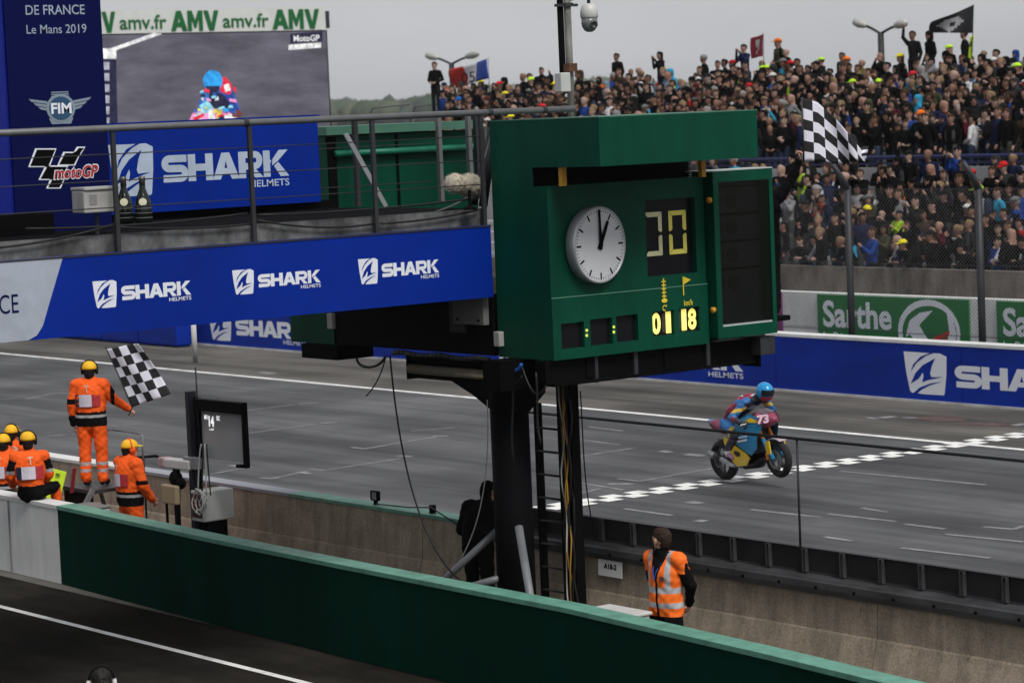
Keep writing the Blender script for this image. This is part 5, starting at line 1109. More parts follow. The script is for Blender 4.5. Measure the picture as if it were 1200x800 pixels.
# -- flag marshal on the steps, back to us
rzf = facing(.12, 1.)
fm_o, Jf = person('person', dict(elR=(.04, -.32, 1.20), wrR=(.10, -.50, 1.06), elL=(-.03, .27, 1.14), wrL=(.03, .27, .88), knL=(.0, .12, .5), knR=(0, -.12, .5), anL=(-.02, .12, .09), anR=(-.02, -.12, .09)), dict(MARSH, skin=SKIN),
                  'marshal in orange overalls and yellow cap standing on steps and waving a chequered flag', loc=(FX, FY, 1.03), rz=rzf, bulk=1.36, lbulk=1.25, boxy=1.06, paint=lambda c, t: ('dark' if (t == 'fore' and c[1] > 0 and c[2] < 1.0) or (t == 'arm' and c[1] > 0 and 1.16 < c[2] < 1.23) or (t in ('arm', 'fore') and -.345 < c[1] < -.295) else marshal_paint(c, t)), curls=(.5, 1.0), hdirs=(None, (.2, .3, -1)), hd=(1, .1, -.05))
add_cap(fm_o, Jf['hc'], (1, .1, -.05)); patch(fm_o, Jf)
# -- marshal standing lower, turned to the right
p = Pz(151, 513, 1.80); p2 = facing(.75, .65)
LX_, LY_ = -32.9, 18.6
mo, Jm = person('person', dict(elL=(.05, .26, 1.14), wrL=(.20, .22, .93), elR=(.04, -.27, 1.13), wrR=(.20, -.24, .92), hc=(.05, .0, 1.60)), MARSH, 'marshal in orange jacket with orange ear defenders standing beside the steps facing right', loc=(LX_, LY_, 0), rz=p2, bulk=1.46, lbulk=1.3, boxy=1.06, paint=lambda c, t: ('dark' if t in ('arm',) and 1.14 < c[2] < 1.20 else marshal_paint(c, t)), hd=(1, -.25, 0), curls=(.6, .6))
add_cap(mo, Jm['hc'], (1, -.25, 0), m2=mat('visor_yellow', (.75, .72, .02)), mdef=mat('ear_orange', (.85, .10, .01), rough=.5)); patch(mo, Jm, off=.196)
# -- marshal sitting on the white wall, back to us
sz = 1.055; p = Py(38, 590, 17.2)
sit = dict(pel=(0, 0, .12), wst=(-.01, 0, .25), cst=(.0, 0, .45), nck=(.02, 0, .63), hc=(.05, 0, .775), shL=(0, .185, .575), shR=(0, -.185, .575), elL=(.05, .27, .32), elR=(.05, -.26, .31), wrL=(.22, .22, .18), wrR=(.25, -.18, .17), hpL=(.0, .10, .10), hpR=(0, -.10, .10), knL=(.42, .13, .12), knR=(.42, -.13, .12), anL=(.46, .12, -.30), anR=(.46, -.12, -.30), toL=(.62, .13, -.34), toR=(.62, -.13, -.34))
dl_ = Matrix.Rotation(math.radians(122)-facing(-.25, 1), 3, 'Z')
for k_ in ('hpL', 'hpR', 'knL', 'knR', 'anL', 'anR', 'toL', 'toR'): sit[k_] = tuple(dl_ @ Vector(sit[k_]))
def sit_paint(c, t):
    x, y, z = c
    if t in ('torso', 'hips'): return 'dark' if z < .20 else t
    if t == 'arm' and z > .40: return 'dark'
    if t == 'arm' and z > .355: return 'tape'
    if t == 'leg': return 'dark'
    return t
so_, Js = person('person', sit, MARSH, 'marshal in orange and black jacket sitting on the white wall with his back turned', loc=(p.x-.13, 17.26, sz), rz=facing(-.25, 1), bulk=1.24, lbulk=1.1, paint=sit_paint, hd=(1, -.2, 0))
add_cap(so_, Js['hc'], (1, -.2, 0)); patch(so_, Js)
# -- two marshals behind the wall at the frame edge
p = Pz(14, 500, 1.80)
o, J = person('person', dict(elR=(.10, -.28, 1.2), wrR=(.28, -.12, 1.18)), MARSH, 'marshal in plain orange jacket standing behind the seated one', loc=(-36.0, 18.45, 0.02), rz=facing(.35, .9), bulk=1.3, lbulk=1.2, paint=marshal_paint, hd=(1, 0, 0)); add_cap(o, J['hc'], (1, 0, 0))
o, J = person('person', dict(elR=(.08, -.30, 1.25), wrR=(.16, -.16, 1.44), elL=(.06, .28, 1.15)), MARSH, 'marshal in orange jacket holding one dark gloved hand up to his ear', loc=(-35.35, 17.98, -.02), rz=facing(.2, 1.), bulk=1.32, lbulk=1.2, paint=lambda c, t: 'dark' if t == 'fore' else marshal_paint(c, t), hd=(1, .1, 0)); add_cap(o, J['hc'], (1, .1, 0)); patch(o, J)
# -- man in the orange vest by the track wall
VEST = dict(torso=ORANGEV, hips=BLKCL, arm=BLKCL, fore=BLKCL, leg=BLKCL, shin=BLKCL, shoe=BLKCL, neck=BLKCL, skin=SKIN, hair=HAIRB, lip=LIP, eye=EYE, dark=BLKCL, tape=REFL)
def vest_paint(c, t):
    x, y, z = c
    if t == 'neck': return 'dark'
    if t in ('torso', 'hips', 'leg') and z > .84:
        if x > .03 and abs(y) < .014+max(0, (z-1.22))*.34: return 'dark'
        if z > 1.43 and abs(y) < .085: return 'dark'
        if .925 < z < .985 or 1.08 < z < 1.14: return 'tape'
        if .10 < abs(y) < .15 and z > 1.14: return 'tape'
        return 'torso'
    if t == 'hips': return 'hips'
    if t == 'arm' and z > 1.28 and abs(y) < .268: return 'tape' if .10 < abs(y) < .15 else 'torso'
    return t
vr = facing(-.62, -.62)
hdv = Matrix.Rotation(-vr, 3, 'Z') @ (Vector((rt[0], rt[1], 0))*-.62+Vector((fw[0], fw[1], 0))*.75)
vo, Jv = person('person', dict(elR=(-.10, -.25, 1.13), wrR=(-.22, -.10, .92), elL=(-.10, .25, 1.14), wrL=(-.24, .10, .93), hc=(.04, 0, 1.60), nck=(.01, 0, 1.47)), VEST, 'bearded man in orange reflective vest over black clothes looking towards the track', loc=(-21.02, 18.0, 0), rz=vr, bulk=1.18, lbulk=1.12, boxy=1.10, hlow=.86, voxel=.0095, paint=vest_paint, hd=hdv, curls=(.6, .6))
mb = MB(); mb.tube([(.02, -.07, 1.475), (.10, -.055, 1.40), (.162, -.02, 1.30), (.17, 0, 1.22)], .005, 6); mb.tube([(.02, .07, 1.475), (.10, .055, 1.40), (.162, .02, 1.30), (.17, 0, 1.22)], .005, 6); local_child(mb, 'lanyard', mat('lanyard_blue', (.02, .08, .40)), vo)
mb = MB(); mb.lathe([(.028, 0), (.028, .006)], (.150, .085, 1.235), (1, .45, 0), 14); local_child(mb, 'chest_badge', mat('badge_dark', (.12, .03, .02)), vo)
T, f_, l_, u_ = frame(hdv); mb = MB(); hcv = Jv['hc']; mb.loft([[hcv+T(.055+a*.02, .052*math.cos(t), -.085+dz_+.0*math.sin(t)) for t in np.linspace(-1.6, 1.6, 9)] for a, dz_ in ((.5, .035), (1.2, .01), (.6, -.035))], cap=False, close=False); local_child(mb, 'beard', HAIRB, vo)
# -- dark clad figure behind the column, bending
hood = dict(torso=BLKCL, hips=BLKCL, arm=BLKCL, fore=BLKCL, leg=BLKCL, shin=BLKCL, shoe=BLKCL, neck=BLKCL, skin=SKIN, hair=BLKCL, lip=LIP, eye=EYE, tape=REFL)
o, J = person('person', dict(cst=(.10, 0, 1.24), nck=(.18, 0, 1.40), hc=(.27, 0, 1.52), shL=(.13, .19, 1.36), shR=(.13, -.19, 1.36), elL=(.12, .30, 1.08), elR=(.12, -.30, 1.08), wrL=(.32, .2, .95), wrR=(.32, -.2, .95)), hood, 'figure in black hooded jacket half hidden behind the black column', loc=(-25.72, 19.15, 0), rz=facing(.55, .85), bulk=1.35, lbulk=1.15, hd=(1, 0, -.4))
# -- person in the pit lane, only the top of the head in view
p = Pz(118, 777, 1.80); o, J = person('person', {}, dict(torso=BLKCL, hips=NAVYC, arm=BLKCL, fore=BLKCL, leg=NAVYC, shin=NAVYC, shoe=BLKCL, neck=SKIN, skin=SKIN, hair=HAIRK, lip=LIP, eye=EYE), 'dark haired person with white headphones standing in the pit lane', loc=(p.x, p.y, .035), rz=facing(-.2, 1.), hd=(1, 0, 0))
mb = MB(); hcx = J['hc']; mb.tube([hcx+Vector((-.02, .098*math.cos(t), .03+.118*math.sin(t))) for t in np.linspace(.1, PI-.1, 13)], .010, 8); local_child(mb, 'headband', BLACKP, o, True)
mb = MB()
for s in (-1, 1): mb.lathe([(0, 0), (.034, .004), (.034, .03), (0, .035)], hcx+Vector((-.01, s*.085, .0)), (0, s, 0), 14)
local_child(mb, 'ear_cups', mat('headphone_white', (.6, .6, .6)), o, True)
# -- flag marshal behind the light panel: arm raised
cz = 3.42; FAX = -24.35; fap = Px(909, 330, FAX)
cw = thing('catwalk', 'small steel catwalk behind the starting light panel', 'platform', (FAX, fap.y-.4, 3.3)); bx(cw, 'floor_plate', (FAX-.5, fap.y-1.3, cz-.06), (FAX+.3, fap.y-.06, cz), BLACK); bx(cw, 'bracket', (FAX-.1, 20.2, 3.1), (FAX+.1, fap.y-.3, cz-.062), BLACK)
fa, Ja = person('person', dict(shR=(.02, -.19, 1.42), elR=(.06, -.34, 1.58), wrR=(.04, -.45, 1.82)), dict(hood, hair=HAIRK, skin=SKIN), 'person in black jacket reaching one arm up behind the light panel with a flag', loc=(FAX, fap.y-.16, cz), rz=facing(0, 1.), bulk=1.25, hd=(1, .2, .1), curls=(.4, 1.0))
armR = fa.matrix_basis @ Ja['wrR']

# ================================================================== CHEQUERED FLAGS
CHW = mat('flag_white', (.72, .71, .80), rough=.8, var=.06); CHK = mat('flag_black', (.012, .012, .014), rough=.8)
def cloth_flag(name, label, surf, nu, nv, cell, mats, pole, cat='flag', sub=4, cellmat=None):
    t = thing(name, label, cat, surf(0, 0)); mb = MB()
    NU, NV = nu*sub, nv*sub; i0 = 0
    mb.v = [tuple(surf(i/NU, j/NV)) for j in range(NV+1) for i in range(NU+1)]
    for j in range(NV):
        for i in range(NU):
            a = j*(NU+1)+i; mb.f.append((a, a+1, a+NU+2, a+NU+1)); mb.m.append(cellmat(i//sub, j//sub) if cellmat else (i//sub+j//sub) % 2)
    me = mb.mesh('cloth', mats, True); o = bpy.data.objects.new('cloth', me); col.objects.link(o); o.parent = t; o.matrix_parent_inverse = pinv(t)
    sm = o.modifiers.new('thick', 'SOLIDIFY'); sm.thickness = .003
    if pole:
        mb = MB(); mb.tube(pole, .011, 8); mb.build('pole', DGREY, t, True)
    return t
def quad_surf(P00, P10, P01, P11, wave, nrm):
    P00, P10, P01, P11 = [Vector(q) for q in (P00, P10, P01, P11)]; nrm = Vector(nrm)
    return lambda a, b: (P00*(1-a)+P10*a)*(1-b)+(P01*(1-a)+P11*a)*b+nrm*wave(a, b)
# marshal's flag (rolled edge on the pole at left)
Yf = 18.75
tl, tr2, brc, bl = Py(124, 409, Yf), Py(163, 402, Yf+.1), Py(199, 462, Yf+.15), Py(155, 477, Yf-.05)
hnd = fm_o.matrix_basis @ (Jf['wrR'])
cloth_flag('chequered_flag', 'black and white chequered flag held out by the marshal on the steps', quad_surf(bl, brc, tl, tr2, lambda a, b: .045*math.sin(a*7+b*3)*(.3+a), (-.5, .7, .1)), 5, 6, .1, [CHK, CHW], [hnd+Vector((-.02, .02, -.1)), bl, tl+Vector((0, 0, .03))])
# flag above the light panel
Xf = -23.4
h0 = Px(942, 190, Xf); h1 = Px(939.5, 114, Xf)
def fs(a, b):
    # hoist from h0 (b=0) to h1 (b=1); the fly droops to the right
    top = [(940, 114), (958, 120), (980, 140), (1000, 163), (1013, 181)]; bot = [(942, 191), (960, 190), (978, 192), (996, 189), (1011, 189)]
    def ip(L_, a): k = min(int(a*4), 3); t = a*4-k; return (L_[k][0]*(1-t)+L_[k+1][0]*t, L_[k][1]*(1-t)+L_[k+1][1]*t)
    tx, ty = ip(top, a); hgt = 76-14*a; y_ = ty+(1-b)*hgt; lim = 191-2*math.sin(a*9); x_ = tx+(1-b)*(2+3*a); dep = .09*math.sin(a*8+b*2.4)*a**.6+.12*a
    if y_ > lim: e_ = y_-lim; y_ = lim-e_*.35; dep -= .05+e_*.002
    return Px(x_, y_, Xf+dep)
cloth_flag('chequered_flag', 'black and white chequered flag raised above the starting light panel', fs, 6, 6, .1, [CHW, CHK], [armR+Vector((0, 0, -.05)), armR+Vector((.01, .03, .1)), h0, h1])

# ================================================================== MOTORCYCLE AND RIDER
BLUEP = mat('bike_blue', (.02, .21, .40), rough=.3, var=.05, spec=.5); YELP = mat('bike_yellow', (.78, .52, .015), rough=.3, var=.05, spec=.5); MAROON = mat('bike_maroon', (.16, .03, .06), rough=.35, var=.15); PINKP = mat('bike_pink', (.28, .05, .10), rough=.35, var=.4, scale=9)
TYRE = mat('tyre', (.012, .012, .012), rough=.75, var=.2, scale=12); RIM = mat('rim_dark', (.02, .02, .022), rough=.35, metal=.4); DISC = mat('brake_disc', (.20, .20, .21), rough=.35, metal=.8); ALU = mat('alu', (.36, .37, .38), rough=.35, metal=.7); GOLD = mat('fork_orange', (.75, .22, .02), rough=.35, metal=.2); CARBON = mat('carbon', (.014, .014, .016), rough=.4, var=.3, scale=40)
BIKE_P = Pz(853, 562, 0); BH = math.radians(-5)
mc = thing('racing_motorcycle', 'blue and yellow racing motorcycle lifting its front wheel on the start line', 'motorcycle', BIKE_P)
WB, RR, RF = 1.40, .325, .30
def wheel(name, cx, cz, R, wd, parent):
    mb = MB(); prof = []
    for t in np.linspace(-1, 1, 15): prof.append((R-.50*wd*(1-math.cos(t*1.35))*1.0, t*wd*.5))
    ring = prof+[(R*.70, wd*.42), (R*.68, 0), (R*.70, -wd*.42)]
    n = 40; rings = [[Vector((cx+r*math.cos(2*PI*k/n), y, cz+r*math.sin(2*PI*k/n))) for r, y in ring] for k in range(n+1)]
    mb.loft(rings, cap=False); w_ = local_child(mb, name, TYRE, parent, True)
    mb = MB(); ring = [(R*.71, wd*.34), (R*.66, wd*.36), (R*.64, 0), (R*.66, -wd*.36), (R*.71, -wd*.34)]
    mb.loft([[Vector((cx+r*math.cos(2*PI*k/n), y, cz+r*math.sin(2*PI*k/n))) for r, y in ring] for k in range(n+1)], cap=False); local_child(mb, 'rim', ALU if False else RIM, w_, True)
    for k in range(6):
        a = 2*PI*k/6+.3; mb = MB(); mb.bar((cx+.03*math.cos(a), 0, cz+.03*math.sin(a)), (cx+R*.66*math.cos(a), 0, cz+R*.66*math.sin(a)), .035, .03, (0, 1, 0)); local_child(mb, 'spoke', DISC, w_)
    mb = MB(); mb.lathe([(.04, -wd*.4), (.05, 0), (.04, wd*.4)], (cx, 0, cz), (0, 1, 0), 14); local_child(mb, 'hub', ALU, w_)
    for s in ((-1, 1) if name == 'front_wheel' else (-1,)):
        mb = MB(); q = .155 if name == 'front_wheel' else .105; n2 = 28
        mb.loft([[Vector((cx+r*math.cos(2*PI*k/n2), s*wd*.62+y, cz+r*math.sin(2*PI*k/n2))) for r, y in ((q, .003), (q*.7, .003), (q*.7, -.003), (q, -.003))] for k in range(n2+1)], cap=False); local_child(mb, 'brake_disc', DISC, w_)
    return w_
wheel('rear_wheel', 0, RR, RR, .20, mc); wheel('front_wheel', WB, RF, RF, .125, mc)
def lc(name, m, f, smooth=False):
    mb = MB(); f(mb); return local_child(mb, name, m, mc, smooth)
def shell(secs, n=20):
    """secs: (x, zbot, ztop, halfwidth, squareness)"""
    R = []
    for x, zb, zt, hw, sq in secs:
        zc = (zb+zt)/2; hz = (zt-zb)/2; ring = []
        for k in range(n):
            t = 2*PI*k/n; c, s = math.cos(t), math.sin(t); ring.append(Vector((x, hw*math.copysign(abs(c)**sq, c), zc+hz*math.copysign(abs(s)**sq, s))))
        R.append(ring)
    return R
for s in (-1, 1):
    lc('swingarm', CARBON, lambda mb: mb.loft([[Vector((x, s*(.125+dy), z+dz)) for dy, dz in ((-.02, -h), (.02, -h), (.02, h), (-.02, h))] for x, z, h in ((0, RR, .035), (.2, RR+.03, .05), (.5, .45, .07))]))
    lc('fork_leg', GOLD, lambda mb: mb.tube([(1.21, s*.095, .62), (1.08, s*.095, .95)], .028, 12), True)
    lc('fork_lower', BLUEP, lambda mb: mb.tube([(WB-.0, s*.095, RF), (1.30, s*.095, .44), (1.21, s*.095, .63)], [.035, .04, .033], 12), True)
    lc('handlebar', BLACK, lambda mb: mb.tube([(1.08, s*.09, .94), (1.04, s*.20, .93), (1.0, s*.36, .90)], .016, 8), True)
    lc('foot_peg', ALU, lambda mb: mb.tube([(.42, s*.10, .40), (.42, s*.24, .40)], .013, 8))
    yf = lambda x, z: .255*(1-((x-.80)/.80)**2*.75)*(1-((z-.60)/.55)**2*.30)
    def body_panel(outl, off=0., n=4, th=.012):
        def f(mb):
            c = (sum(p[0] for p in outl)/len(outl), sum(p[1] for p in outl)/len(outl)); pts = []
            for (x0_, z0_), (x1_, z1_) in zip(outl, outl[1:]+outl[:1]):
                for k in range(3): pts.append((x0_+(x1_-x0_)*k/3, z0_+(z1_-z0_)*k/3))
            for sgn, dlt in ((1, off), (-1, off-th)):
                prev = None
                for j in range(n+1):
                    t = max(j/n, .02); R_ = [Vector((c[0]+(x-c[0])*t, s*(yf(c[0]+(x-c[0])*t, c[1]+(z-c[1])*t)+dlt), c[1]+(z-c[1])*t)) for x, z in pts]
                    if prev:
                        for k in range(len(R_)): mb.quad(prev[k], prev[(k+1) % len(R_)], R_[(k+1) % len(R_)], R_[k])
                    prev = R_
        return f
    lc('side_fairing', BLUEP, body_panel([(1.36, .97), (1.30, .80), (1.19, .66), (1.16, .50), (1.02, .40), (.92, .46), (.72, .58), (.56, .68), (.66, .84), (.86, .90), (1.10, 1.02)]), False)
    lc('lower_fairing', YELP, body_panel([(.98, .36), (.86, .25), (.60, .24), (.48, .34), (.42, .50), (.30, .62), (.34, .72), (.50, .68), (.70, .56), (.92, .44)], .006), False)
    lc('air_duct', CARBON, body_panel([(.78, .46), (.66, .50), (.60, .46), (.66, .40), (.76, .40)], .013), False)
    lc('fairing_stripe', YELP, body_panel([(1.10, .99), (1.26, .93), (1.26, .90), (1.08, .94), (.84, .86), (.84, .885)], .008, 2), False)
    lc('fork_guard', YELP, lambda mb: mb.loft([[Vector((WB-.03+dx, s*(.14+dy), z)) for dx, dy in ((-.05, 0), (.05, 0), (.05, .02), (-.05, .02))] for z in (RF+.10, RF+.30)]))
    lc('brake_caliper', GOLD, lambda mb: mb.hexa([(WB-.16, s*.10-.02, RF+.0), (WB-.09, s*.10-.02, RF+.02), (WB-.09, s*.10+.02, RF+.02), (WB-.16, s*.10+.02, RF), (WB-.17, s*.10-.02, RF+.11), (WB-.10, s*.10-.02, RF+.13), (WB-.10, s*.10+.02, RF+.13), (WB-.17, s*.10+.02, RF+.11)]))
    lc('brake_lever', ALU, lambda mb: mb.tube([(1.06, s*.22, .93), (1.10, s*.30, .91), (1.06, s*.38, .90)], .008, 6))
lc('belly_pan', CARBON, lambda mb: mb.loft(shell([(.46, .20, .30, .10, .8), (.6, .16, .30, .13, .8), (.9, .17, .32, .12, .8), (1.02, .26, .34, .07, .8)])), True)
lc('engine', BLACK, lambda mb: mb.loft(shell([(.40, .36, .62, .15, .5), (.55, .26, .72, .17, .5), (.9, .26, .75, .16, .5), (1.0, .36, .72, .13, .5)])), True)
lc('radiator', DGREY, lambda mb: mb.hexa([(1.02, -.17, .42), (1.06, -.17, .42), (1.06, .17, .42), (1.02, .17, .42), (1.08, -.18, .78), (1.12, -.18, .78), (1.12, .18, .78), (1.08, .18, .78)]))
lc('frame', BLACK, lambda mb: (mb.tube([(.48, .14, .48), (.62, .17, .74), (1.05, .08, .92)], .04, 8), mb.tube([(.48, -.14, .48), (.62, -.17, .74), (1.05, -.08, .92)], .04, 8)), True)
lc('fuel_tank', BLUEP, lambda mb: mb.loft(shell([(.52, .76, .86, .13, .8), (.62, .74, .95, .17, .8), (.78, .76, 1.02, .185, .8), (.92, .78, 1.03, .165, .8), (1.02, .84, .99, .10, .8)])), True)
lc('seat', BLACKP, lambda mb: mb.loft(shell([(.10, .84, .88, .09, .8), (.3, .80, .85, .12, .8), (.54, .76, .84, .12, .8)])), True)
lc('tail_unit', [MAROON], lambda mb: mb.loft(shell([(-.18, .93, .965, .05, .7), (-.12, .86, .98, .10, .7), (.02, .78, .97, .13, .7), (.2, .74, .84, .13, .7), (.42, .72, .80, .12, .7)])), True)
lc('tail_tip', BLUEP, lambda mb: mb.loft(shell([(-.26, .955, .975, .03, .7), (-.22, .94, .985, .05, .7), (-.17, .925, .99, .06, .7)])), True)
lc('nose_fairing', [PINKP], lambda mb: mb.loft(shell([(1.08, .84, 1.06, .17, .7), (1.22, .80, 1.07, .165, .7), (1.36, .82, 1.03, .12, .7), (1.46, .86, .97, .065, .7), (1.50, .89, .93, .02, .8)])), True)
lc('windscreen', mat('screen_plastic', (.12, .10, .11), rough=.2, var=.3), lambda mb: mb.loft([[Vector((x, w_*math.sin(t), z0+(z1-z0)*math.cos(t))) for t in np.linspace(-PI/2, PI/2, 11)] for x, w_, z0, z1 in ((1.16, .13, 1.03, 1.12), (1.22, .125, 1.03, 1.11), (1.32, .11, 1.02, 1.07), (1.38, .09, 1.01, 1.03))], cap=False, close=False), True)
# number: plate on the nose, both sides
for s in (-1, 1):
    pl = Plane((1.405, s*.132, .905), (.78*-s*-1*0+.0, 0, 0) if False else Vector((.62*s*-1*-1 if s > 0 else .62, .0, 0)), (0, 0, 1))
pln = Plane((1.455, -.02, .90), Vector((-.62, -.0, 0)), (0, 0, 1))
def numplate(s):
    u_ = Vector((.80, -s*.60, 0)) if s < 0 else Vector((-.80, .60*1, 0))
    u_ = Vector((.83, .55, 0)) if s < 0 else Vector((-.83, .55, 0))
    o_ = Vector((1.36, s*.150, .935)); pl = Plane(o_, u_ if s < 0 else u_, Vector((-.25, s*-.12, 1)))
    if pl.n.y*s < 0: pl = Plane(o_, -u_, Vector((-.25, s*-.12, 1)))
    mb = MB(); flat(mb, pl, [(-.10, -.06), (.09, -.055), (.10, .075), (-.08, .08)], h=.0, t=.006); local_child(mb, 'number_plate', MAROON, mc)
    mb = MB(); text(mb, pl, '73', -.10, .10, -.06, .085, h=.006, bold=.05, shear=.15); local_child(mb, 'number', mat('number_pink', (.80, .55, .66)), mc)
numplate(-1); numplate(1)
lc('front_mudguard', [mat('mudguard_pale', (.45, .36, .40), rough=.4)], lambda mb: mb.loft([[Vector((WB+(RF+.02)*math.cos(a), w_, RF+(RF+.02)*math.sin(a))) for w_ in np.linspace(-.075, .075, 7)]+[Vector((WB+(RF+.032)*math.cos(a), w_, RF+(RF+.032)*math.sin(a))) for w_ in np.linspace(.075, -.075, 7)] for a in np.linspace(1.0, 2.0, 9)]), True)
lc('exhaust', ALU, lambda mb: mb.tube([(.62, -.12, .22), (.42, -.19, .27), (.24, -.20, .35), (.02, -.21, .43), (-.10, -.21, .47)], [.03, .042, .05, .052, .045], 14), True)
lc('exhaust_guard', CARBON, lambda mb: mb.tube([(.20, -.205, .37), (.05, -.21, .42)], .054, 12), True)
lc('chain_guard', CARBON, lambda mb: mb.bar((-.05, .10, RR+.11), (.45, .10, .52), .02, .04))
lc('rear_mudguard', CARBON, lambda mb: mb.loft([[Vector(((RR+.02)*math.cos(a), w_, RR+(RR+.02)*math.sin(a))) for w_ in (-.09, .09)]+[Vector(((RR+.03)*math.cos(a), w_, RR+(RR+.03)*math.sin(a))) for w_ in (.09, -.09)] for a in np.linspace(.35, 1.5, 8)]))
pls = Plane((.92, -.268, .60), (1, 0, 0), (0, 0, 1)); mb = MB(); text(mb, pls, 'ELF', -.10, .12, .06, .15, h=.004, bold=.03) if False else flat(mb, pls, [(-.14, .08), (.12, .10), (.12, .125), (-.14, .105)], h=.004); flat(mb, pls, [(-.16, .02), (.10, .04), (.10, .07), (-.16, .05)], h=.004); text(mb, pls, 'MOTO', -.20, .02, .15, .21, h=.004, bold=.03) if False else None; local_child(mb, 'fairing_print', WHITE, mc)
mc.rotation_mode = 'XYZ'; mc.rotation_euler = (math.radians(4), math.radians(-6.5), BH)
# rider
SUITB = mat('suit_blue', (.02, .13, .36), rough=.5, var=.2, scale=14); SUITR = mat('suit_red', (.30, .02, .05), rough=.5, var=.5, scale=14); SUITD = mat('suit_dark', (.02, .02, .04), rough=.5, var=.3, scale=14); SUITY = mat('suit_yellow', (.60, .42, .06), rough=.5); BOOT = mat('boot_pink', (.45, .25, .36), rough=.5, var=.5, scale=16)
RID = dict(torso=SUITR, hips=MAROON, arm=SUITB, fore=MAROON, leg=SUITB, shin=SUITD, shoe=BOOT, neck=SUITD, skin=SUITD, hair=SUITD, lip=SUITD, eye=SUITD, yel=SUITY, dark=SUITD, white=WHITE, blue=SUITB)
def rid_paint(c, t):
    x, y, z = c
    if t == 'torso':
        if x < .50: return 'hips'
        if abs(y) > .12 and z > 1.22: return 'blue'
        if x > 1.04 or z < 1.08: return 'dark'
        if abs(y) < .05 and z > 1.1: return 'white'
        return t
    if t == 'arm' and z < 1.16 and z > 1.10: return 'yel'
    if t == 'fore' and x > .95: return 'dark'
    if t == 'leg': return 'blue' if x < .62 else ('yel' if x < .70 else 'dark')
    if t == 'shin' and z < .5: return 'white'
    return t
RJ = dict(pel=(.33, 0, .95), wst=(.45, 0, 1.06), cst=(.75, .02, 1.19), nck=(1.04, .04, 1.28), hc=(1.23, .06, 1.335), shL=(.99, .22, 1.22), shR=(.99, -.17, 1.22), elL=(.94, .38, 1.02), elR=(.86, -.38, 1.02), wrL=(1.0, .33, .94), wrR=(1.0, -.33, .94), hpL=(.32, .10, .92), hpR=(.32, -.10, .92), knL=(.74, .24, .74), knR=(.74, -.27, .72), anL=(.40, .20, .46), anR=(.40, -.21, .46), toL=(.54, .21, .38), toR=(.54, -.22, .38))
ro, Jr = person('person', RJ, RID, 'motorcycle racer in blue and red leathers with a bright blue helmet crouched on the bike', loc=BIKE_P, bulk=1.12, lbulk=1.12, hd=(1, 0, -.25), paint=rid_paint, hands=(1, 1), curls=(.9, .9), hdirs=((0, 0, -1), (0, 0, -1)), hair='hair')
ro.rotation_euler = mc.rotation_euler
HELB = mat('helmet_blue', (.01, .28, .62), rough=.2, var=.1, spec=.6)
hv = (math.cos(.30), 0, -math.sin(.30)); T, f_, l_, u_ = frame(hv); Hh = Jr['hc']+Vector((.01, 0, .02)); mb = MB(); R = []
for j in range(13):
    th = -PI/2*.80+PI*.90*j/12; q = max(math.cos(th), .02); R.append([Hh+T(.155*q*math.cos(2*PI*k/26)*(1.05 if math.cos(2*PI*k/26) > 0 else 1), .128*q*math.sin(2*PI*k/26), .148*math.sin(th)) for k in range(26)])
mb.loft(R); local_child(mb, 'helmet', HELB, ro, True)
mb = MB(); mb.loft([[Hh+T(.163*math.cos(a)*q, .134*math.sin(a)*q, z) for a in np.linspace(-1.15, 1.15, 11)] for z, q in ((-.035, 1.0), (.0, 1.03), (.04, 1.0), (.06, .96))], cap=False, close=False); local_child(mb, 'visor', mat('visor_black', (.008, .008, .01), rough=.08, spec=.6), ro, True)
mb = MB(); mb.loft([[Hh+T(.158*math.cos(a)*q, .132*math.sin(a)*q, z) for a in np.linspace(-1.3, 1.3, 11)] for z, q in ((-.12, .75), (-.09, .92), (-.05, 1.02))], cap=False, close=False); local_child(mb, 'chin_bar', mat('helmet_red', (.45, .02, .05), rough=.25), ro, True)
mb = MB(); mb.ell(Jr['cst']+Vector((.10, 0, .10)), .15, .08, .06, 14, 8); local_child(mb, 'speed_hump', SUITR, ro, True)

# ================================================================== GRANDSTAND
LROWS = [(46.55+.74*i, 1.05+.27*i) for i in range(7)]
UROWS = [(52.75+.72*i, 3.62+.147*i) for i in range(13)]
GX0, GX1 = -83.5, -28; GXL = -62.0
gs = thing('grandstand', 'long concrete terrace stand packed with spectators across the track', 'grandstand', (-55, 54, 0))
bx(gs, 'front_wall', (GXL-8, 46.0, 0), (GX1, 46.2, 1.98), CONC2)
for (y, z) in LROWS: bx(gs, 'terrace_step', (GXL-8, y-.35, 0), (GX1, y+.385, z), PCONC)
bx(gs, 'parapet', (GXL-8, 51.85, 0), (GX1, 52.1, 4.10), PCONC)
for k in range(9): bx(gs, 'parapet_joint', (GXL-6+4*k+1.5, 51.842, 3.2), (GXL-6+4*k+1.54, 51.86, 4.09), DGREY)
for i, (y, z) in enumerate(UROWS): bx(gs, 'terrace_step', (Py(508, 110, y).x, y-.36 if i else 52.12, 0), (GX1, y+.355, z), PCONC)
NB = mat('rail_navy', (.012, .016, .08), rough=.5, var=.15)
mb = MB(); mb.tube([(GXL-8, 52.0, 4.36), (GX1, 52.0, 4.36)], .055, 8); mb.build('front_rail', NB, gs, True)
mb = MB(); mb.tube([(GXL-8, 52.0, 4.2), (GX1, 52.0, 4.2)], .03, 8); mb.build('front_rail', NB, gs, True)
for k in range(29): mb = MB(); mb.tube([(GXL-7.8+1.4*k, 52.0, 4.10), (GXL-7.8+1.4*k, 52.0, 4.36)], .035, 6); mb.build('rail_post', NB, gs)
